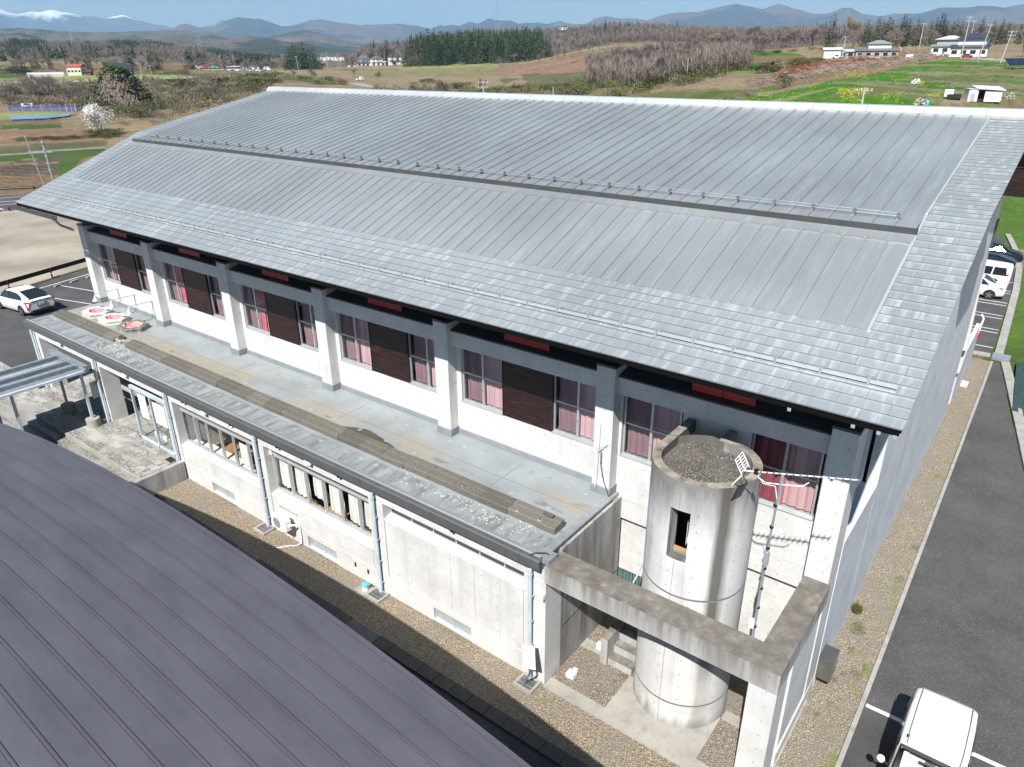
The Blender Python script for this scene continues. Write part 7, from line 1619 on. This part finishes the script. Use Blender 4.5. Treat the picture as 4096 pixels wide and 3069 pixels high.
pylon(1992, 1250, 62, 'lattice pylon against the mountains above the cedar wood'); pylon(803, 760, 36, 'lattice pylon above the trees left of the truck yard'); pylon(300, 1100, 26, 'small lattice pylon on the wooded hill above the red-roofed house')
# far town
g = random.Random(4); tb = MB()
for k in range(150): px = g.uniform(1270,1420); d = g.uniform(1050,1600); p = P(px, d); s = g.uniform(3,7); h = g.uniform(2.5,5); tb.box(p.x-s*.45,p.x+s*.45,p.y-s*.35,p.y+s*.35,p.z-1,p.z+h*.55)
o = tb.obj('far_town', WM['white']); o['kind'] = 'stuff'

# ================================================================== CARS
def lofted(st, skip=()):
    """stations (x, half width low, half width belt, z low, z belt, half width roof, z top)"""
    mb = MB(); rings = []
    for x, wl, wb, zl, zb, wr, zt in st:
        h = [(0,zl),(wl*.9,zl),(wl,zl+.06),(wb,(zl+zb)*.5),(wb*.985,zb),(wr*1.0,zt-.05),(wr*.85,zt-.008),(0,zt)]; rings.append([(x,y,z) for y,z in h] + [(x,-y,z) for y,z in h[-2:0:-1]])
    n = len(rings[0]); vs = [p for r in rings for p in r]; fs = [(i*n+j,(i+1)*n+j,(i+1)*n+(j+1)%n,i*n+(j+1)%n) for i in range(len(rings)-1) for j in range(n) if not (i in skip and 5 <= j <= 8)]
    mb.add(vs, fs, True); mb.add(rings[0], [tuple(range(n))]); mb.add(rings[-1], [tuple(range(n-1,-1,-1))]); return mb
def car(label, pos, rz_, st, L, Wd, paint, wheels, tyre=.31, windows=(), lights=(), sc=.9, group=None, extra=None, skip=()):
    """forward is +x; windows: list of (name, polygon list)"""
    t = thing('parked_car', label, 'car', pos, rz_, group); b = lpart(lofted(st, skip), 'body', paint, t)
    for nm, mat, polys in windows:
        mb = MB()
        for pl in polys: mb.add(pl, [tuple(range(len(pl)))])
        lpart(mb, nm, mat, t)
    for wx in wheels:
        for s in (-1, 1):
            y = s*(Wd/2-.09); w = lpart(MB().tube([(wx,y-.1,tyre),(wx,y+.1,tyre)], tyre, 20), 'wheel', M['tyre'], t)
            yy = y+s*.101; rim = MB(); rim.add([(wx+tyre*.62*math.cos(2*PI*k/20), yy, tyre+tyre*.62*math.sin(2*PI*k/20)) for k in range(20)], [tuple(range(20))]); lpart(rim, 'hub', M['black'], w)
            sp_ = MB()
            for k in range(5):
                a = 2*PI*k/5+.3; c, q_ = math.cos(a), math.sin(a); r1 = tyre*.62; sp_.add([(wx-q_*.03,yy+s*.004,tyre+c*.03),(wx+q_*.03,yy+s*.004,tyre-c*.03),(wx+c*r1+q_*.05,yy+s*.004,tyre+q_*r1-c*.05),(wx+c*r1-q_*.05,yy+s*.004,tyre+q_*r1+c*.05)], [(0,1,2,3)])
            lpart(sp_, 'rim_spokes', M['rim'], w)
            ar = MB(); ar.add([(wx+(tyre+.07)*math.cos(PI*k/14), s*(Wd/2+.004), tyre+(tyre+.07)*math.sin(PI*k/14)) for k in range(15)]+[(wx+(tyre+.0)*math.cos(PI*k/14), s*(Wd/2+.004), tyre+(tyre)*math.sin(PI*k/14)) for k in range(15)], [(k,k+1,16+k,15+k) for k in range(14)]); lpart(ar, 'wheel_arch', M['black'], t)
    if extra: extra(t)
    t.scale = (sc,)*3; return t
def qd(*p): return [tuple(v) for v in p]
def side_glass(x0b, x1b, x0t, x1t, zb, zt, wb, wt, s, bars=()):
    """one side window band split by pillars"""
    xs = [0]+list(bars)+[1]; out = []
    for a, b in zip(xs, xs[1:]):
        a += .012; b -= .012; L = lambda u, q0, q1: q0+(q1-q0)*u
        out.append(qd((L(a,x0b,x1b), s*(wb+.012), zb), (L(b,x0b,x1b), s*(wb+.012), zb), (L(b,x0t,x1t), s*(wt+.016), zt), (L(a,x0t,x1t), s*(wt+.016), zt)))
    return out
# white hatchback on the left: tail towards the building
HB = [(-2.24,.70,.78,.42,.80,.62,1.00),(-2.16,.78,.85,.28,.88,.70,1.06),(-1.95,.84,.875,.22,.93,.66,1.13),(-1.5,.86,.88,.20,.95,.60,1.30),(-.9,.86,.88,.20,.94,.60,1.43),(-.1,.86,.88,.19,.92,.60,1.47),(.5,.86,.88,.19,.90,.58,1.38),(1.05,.86,.88,.19,.88,.60,1.10),(1.35,.86,.88,.20,.86,.74,.96),(1.9,.84,.86,.22,.76,.70,.84),(2.25,.72,.78,.26,.62,.55,.70),(2.33,.60,.64,.34,.52,.45,.58)]
def hb_extra(t):
    lpart(MB().add([(-2.262,-.60,.96),(-2.262,.60,.96),(-2.05,.60,1.115),(-2.05,-.60,1.115)], [(0,3,2,1)]), 'lower_rear_glass', M['carglass'], t)
    for s in (-1,1): lpart(MB().add([(-2.26,s*.66,.96),(-2.12,s*.87,.98),(-1.95,s*.90,1.02),(-2.10,s*.885,.80),(-2.16,s*.87,.45),(-2.25,s*.78,.55)], [(0,1,2,3,4,5) if s > 0 else (5,4,3,2,1,0)]), 'tail_lamp', M['lamp_red'], t)
    lpart(MB().box(-2.27,-2.23,-.62,.62,.24,.42), 'lower_bumper', M['black'], t); lpart(MB().box(-2.275,-2.245,-.28,.28,.62,.86), 'plate_recess', M['steel'], t)
    lpart(MB().box(-2.285,-2.276,-.165,.165,.67,.83), 'number_plate', M['white'], t); lpart(MB().box(-2.265,-2.25,-.05,.05,.90,.95), 'badge', M['steel'], t)
    c = bpy.data.curves.new('plate_text', 'FONT'); c.body = '·4 81'; c.size = .12; c.align_x = 'CENTER'; o = bpy.data.objects.new('plate_text', c); COL.objects.link(o); o.location = (-2.29, 0, .70); o.rotation_euler = (R(90), 0, R(-90)); o = to_mesh(o, 'plate_text', M['black'], None); o.parent = t
hbw = [('rear_glass', M['carglass'], [qd((-2.03,-.58,1.145),(-2.03,.58,1.145),(-1.02,.53,1.447),(-1.02,-.53,1.447))]), ('windscreen', M['carglass'], [qd((1.12,.62,1.10),(1.12,-.62,1.10),(.52,-.53,1.40),(.52,.53,1.40))])]
for s in (-1, 1): hbw.append(('side_window', M['carglass'], [qd((-1.70,s*.845,1.03),(-.15,s*.875,.97),(-.15,s*.655,1.395),(-.95,s*.655,1.36),(-1.35,s*.70,1.25)), qd((-.10,s*.875,.97),(1.0,s*.86,.95),(.55,s*.655,1.32),(-.10,s*.655,1.40))]))
car('white hatchback parked beside the guard rail in the left car park', (-53.13,16.72,ZL+.006), PI+.10, HB, 4.57, 1.76, M['whitecar'], (-1.38,1.32), .32, hbw, sc=1.02, extra=hb_extra)
# white tall van at the bottom right
VN = [(-1.70,.60,.66,.30,.80,.56,1.45),(-1.62,.68,.72,.24,.95,.60,1.70),(-1.45,.72,.735,.22,1.0,.63,1.775),(-.9,.735,.74,.20,1.0,.645,1.80),(-.1,.735,.74,.20,.98,.645,1.805),(.28,.735,.74,.20,.96,.63,1.785),(.52,.735,.74,.20,.95,.62,1.72),(1.02,.73,.74,.20,.94,.66,1.14),(1.25,.72,.735,.22,.92,.70,1.0),(1.60,.68,.71,.24,.80,.62,.88),(1.70,.60,.64,.30,.6,.52,.72)]
vw = [('windscreen', M['glass'], [qd((1.05,.63,1.12),(1.05,-.63,1.12),(.50,-.57,1.735),(.50,.57,1.735))])]
for s in (-1, 1): vw.append(('side_window', M['carglass'], side_glass(-1.45,.62,-1.40,.32,1.03,1.70,.745,.655,s,(.34,.66))))
def vn_extra(t):
    for s in (-1, 1):
        mb = MB(); mb.tube([(-1.45,s*.52,1.785),(-.9,s*.53,1.80),(0,s*.53,1.802),(.40,s*.51,1.765)], .014, 6); lpart(mb, 'roof_groove', M['seam'], t)
        mr = MB().lathe((0,0,0), [(.001,-.09),(.06,-.06),(.085,0),(.06,.06),(.001,.09)], 12); m_o = lpart(mr, 'mirror', M['whitecar'], t); m_o.location = (.50, s*.90, 1.08); m_o.scale = (.9,1.1,1.3); lpart(MB().tube([(.55,s*.72,1.05),(.52,s*.84,1.06)], .025, 6), 'mirror_arm', M['black'], t)
        lpart(MB().add([(.50,s*.585,1.74),(1.06,s*.645,1.13),(1.02,s*.685,1.10),(.46,s*.625,1.73)], [(0,1,2,3)]), 'screen_pillar', M['black'], t)
        for x_ in (-.75,.15): lpart(MB().box(x_-.09,x_+.09,s*.745-.012,s*.745+.012,.92,.95), 'handle', M['whitecar'], t)
        lpart(MB().add([(-1.45,s*.742,.985),(.95,s*.745,.955),(.95,s*.745,1.0),(-1.45,s*.742,1.03)], [(0,1,2,3)]), 'belt_trim', M['black'], t)
    lpart(MB().add([(.46,-.60,1.755),(.46,.60,1.755),(.53,.60,1.715),(.53,-.60,1.715)], [(0,1,2,3)]), 'screen_edge', M['black'], t); lpart(MB().box(.62,.98,-.58,.58,.98,1.06), 'dashboard', M['seam'], t)
    lpart(MB().tube([(.50+.06*math.sin(a),.28+.17*math.cos(a),1.15+.14*math.sin(a)) for a in np.linspace(0,2*PI,17)], .014, 6, cap=False), 'steering_wheel', M['black'], t); lpart(MB().box(.52,.55,-.10,.10,1.56,1.63), 'rear_mirror', M['seam'], t)
    lpart(MB().box(-.5,.15,.08,.52,.55,1.25), 'seat', M['cream'], t); lpart(MB().box(-.5,.15,-.52,-.08,.55,1.25), 'seat', M['cream'], t)
    lpart(MB().add([(.56,-.50,1.675),(.56,-.42,1.675),(.62,-.42,1.61),(.62,-.50,1.61)], [(0,1,2,3)]), 'inspection_sticker', M['cream'], t); lpart(MB().box(.15,.25,-.56,-.50,1.76,1.79), 'aerial_base', M['black'], t)
    lpart(MB().add([(-1.69,.5,1.05),(-1.69,-.5,1.05),(-1.55,-.52,1.62),(-1.55,.52,1.62)], [(0,1,2,3)]), 'rear_window', M['carglass'], t)
# open up the windscreen area so the cabin shows
vst = VN
car('white tall minivan parked across the stall line at the lower right', (.48,14.66,.016), -PI/2, vst, 3.4, 1.48, M['whitecar'], (-1.12,1.16), .27, vw, sc=1.0, extra=vn_extra, skip=(6,))
# cars behind the gable wall
SD = [(-2.2,.66,.74,.36,.82,.56,.92),(-2.1,.78,.84,.26,.90,.64,.98),(-1.7,.84,.865,.22,.92,.66,1.02),(-1.25,.85,.87,.20,.90,.62,1.14),(-.7,.85,.87,.20,.90,.56,1.38),(0,.85,.87,.20,.90,.56,1.42),(.5,.85,.87,.20,.88,.56,1.34),(1.1,.85,.87,.20,.86,.68,1.0),(2.0,.80,.83,.24,.70,.62,.80),(2.2,.68,.7,.32,.56,.5,.62)]
sdw = [('rear_glass', M['carglass'], [qd((-1.55,-.56,1.075),(-1.55,.56,1.075),(-.78,.50,1.385),(-.78,-.50,1.385))])]
for s in (-1,1): sdw.append(('side_window', M['carglass'], [qd((-1.25,s*.83,.98),(-.05,s*.865,.96),(-.05,s*.62,1.36),(-.75,s*.62,1.33)), qd((0,s*.865,.96),(.95,s*.86,.94),(.48,s*.62,1.28),(0,s*.62,1.37))]))
def lamps(xr, z0, z1):
    def f(t):
        for s in (-1,1): lpart(MB().add([(xr-.02,s*.58,z0),(xr+.10,s*.845,z0+.02),(xr+.42,s*.885,z1-.02),(xr+.1,s*.80,z1+.03),(xr+.0,s*.60,z1)], [(0,1,2,3,4) if s > 0 else (4,3,2,1,0)]), 'tail_lamp', M['lamp_red'], t)
    return f
MV = [(-2.25,.70,.80,.30,.95,.60,1.50),(-2.15,.80,.86,.24,1.0,.66,1.66),(-1.8,.85,.875,.22,1.0,.68,1.70),(-.5,.86,.88,.20,1.0,.70,1.74),(.5,.86,.88,.20,.98,.68,1.66),(1.2,.86,.88,.20,.95,.72,1.25),(1.6,.86,.87,.20,.92,.76,1.05),(2.15,.80,.82,.24,.78,.66,.88),(2.3,.66,.68,.32,.6,.5,.68)]
mvw = [('rear_glass', M['carglass'], [qd((-2.24,-.60,1.10),(-2.24,.60,1.10),(-2.13,.58,1.58),(-2.13,-.58,1.58))])]
for s in (-1,1): mvw.append(('side_window', M['carglass'], side_glass(-2.05,1.15,-1.95,.75,1.05,1.58,.882,.735,s,(.3,.62))))
car('white saloon with red tail lamps, nearest car behind the gable wall', (-4.55,59.2,.012), PI, SD, 4.4, 1.74, M['whitecar'], (-1.35,1.30), .31, sdw, sc=1.0, extra=lamps(-2.2,.72,.90))
car('white people carrier beside the white saloon behind the gable', (-4.65,62.2,.012), PI, MV, 4.6, 1.76, M['whitecar'], (-1.4,1.4), .32, mvw, sc=1.0, extra=lamps(-2.25,.95,1.15))
car('black hatchback with red tail lamps behind the white cars', (-4.7,66.3,.012), PI, HB, 4.5, 1.76, M['blackcar'], (-1.38,1.32), .32, hbw, sc=1.0, extra=lamps(-2.2,.75,.93))
car('black car farthest along the rear car park', (-4.6,70.6,.012), .12, HB, 4.5, 1.76, M['blackcar'], (-1.38,1.32), .32, hbw, sc=1.0)
# far vehicles
def small_vehicle(px, d, label, mat, kind='truck', dr=0, sc=1, group=None):
    t = thing('far_vehicle', label, 'truck' if kind != 'car' else 'car', P(px, d), face(px, dr), group)
    if kind == 'truck': lpart(MB().box(-3,1.0,-1,1,.7,2.9), 'cargo_box', mat, t); lpart(MB().extx([(-.95,.4),(-.95,2.2),(.95,2.2),(.95,.4)], 1.1, 2.6), 'cab', M['white'], t); lpart(MB().box(2.0,2.62,-1.0,-.96,1.3,2.0), 'window', M['carglass'], t)
    elif kind == 'kei': lpart(MB().box(-1.7,.2,-.7,.7,.5,.95), 'bed', M['white'], t); lpart(MB().extx([(-.68,.3),(-.68,1.2),(-.55,1.75),(.55,1.75),(.68,1.2),(.68,.3)], .25, 1.6), 'cab', M['white'], t); lpart(MB().box(.45,1.3,-.70,-.66,1.15,1.6), 'window', M['carglass'], t)
    else: lpart(MB().exty([(-2,.3),(-2,.9),(-1.4,1.0),(-.9,1.5),(.7,1.5),(1.2,1.0),(2.1,.85),(2.1,.3)], -.8, .8), 'body', mat, t); lpart(MB().exty([(-1.2,1.02),(-.8,1.42),(.6,1.42),(1.05,1.02)], -.83, -.805), 'window', M['carglass'], t)
    for x_ in (-1.4 if kind != 'kei' else -1.0, 1.6 if kind != 'kei' else 1.1): lpart(MB().tube([(x_,-.95,.4),(x_,-.6,.4)], .4 if kind != 'kei' else .3, 10), 'wheel', M['tyre'], t)
    t.scale = (sc*.88,)*3; return t
small_vehicle(1430, 345, 'white pickup standing on the farm track beyond the ridge', M['white'], 'kei', 25, 1.3)
for px, l, m_ in ((790,'long white truck at the left of the truck yard',M['white']),(818,'truck with a red stripe end in the yard',M['redpanel']),(852,'truck with a green end in the yard',M['greenlid']),(1062,'white truck at the right end of the yard',M['white'])): small_vehicle(px, 468, l, m_, 'truck', 0, 1.1)
for k, px in enumerate((905,915,928,940,958,972,985,1000,1015,1028,1040)): small_vehicle(px, 455+(k % 3)*4, 'white or grey vehicle parked in the yard before the workshop', (M['whitecar'], M['alu'], M['white'])[k % 3], 'car', vr.uniform(-40,40), 1.1, 'cars parked in the truck yard')
small_vehicle(3868, 190, 'small red car in front of the dark-roofed house', M['redcar'], 'car', 10, .8); small_vehicle(3765, 200, 'white car beside the pale-roofed house', M['whitecar'], 'car', 60, .8)
small_vehicle(3395, 224, 'grey car in front of the long low barn', M['alu'], 'car', 60, .8); small_vehicle(3345, 226, 'white van at the end of the long low barn', M['whitecar'], 'car', 30, .9)
# traffic mirror at the far wall corner, tiny fittings
t = thing('corner_mirror', 'small white and red fitting with a lamp on the far wall corner', 'fitting', (-2.3,46,1.5)); MB().tube([(-2.55,45.6,1.3),(-2.45,45.7,2.3),(-2.6,45.8,2.5)], .05, 6).obj('arm', M['white'], t); MB().box(-2.5,-2.38,45.6,45.75,1.2,1.5).obj('lamp_head', M['lamp_red'], t)
# netting and slope right of the path
t = thing('ground_net', 'dark green netting spread on the slope right of the path', 'net', (1.5,42,0)); mb = MB(); g = random.Random(3); n = 7; vs = [(-.45+i*.45+ (j*-.10), 46.0-j*1.2, .05+.25*g.random()+max(0,i-3)*.05) for j in range(n) for i in range(10)]
mb.add([(x_+ (j_//10)*.18, y_, z_) for j_, (x_, y_, z_) in enumerate(vs)], [(j*10+i, j*10+i+1, (j+1)*10+i+1, (j+1)*10+i) for j in range(n-1) for i in range(9)], True); mb.obj('net_sheet', simple('dark_green_mesh', (.02,.05,.05), .8, 0, .3, 3), t)
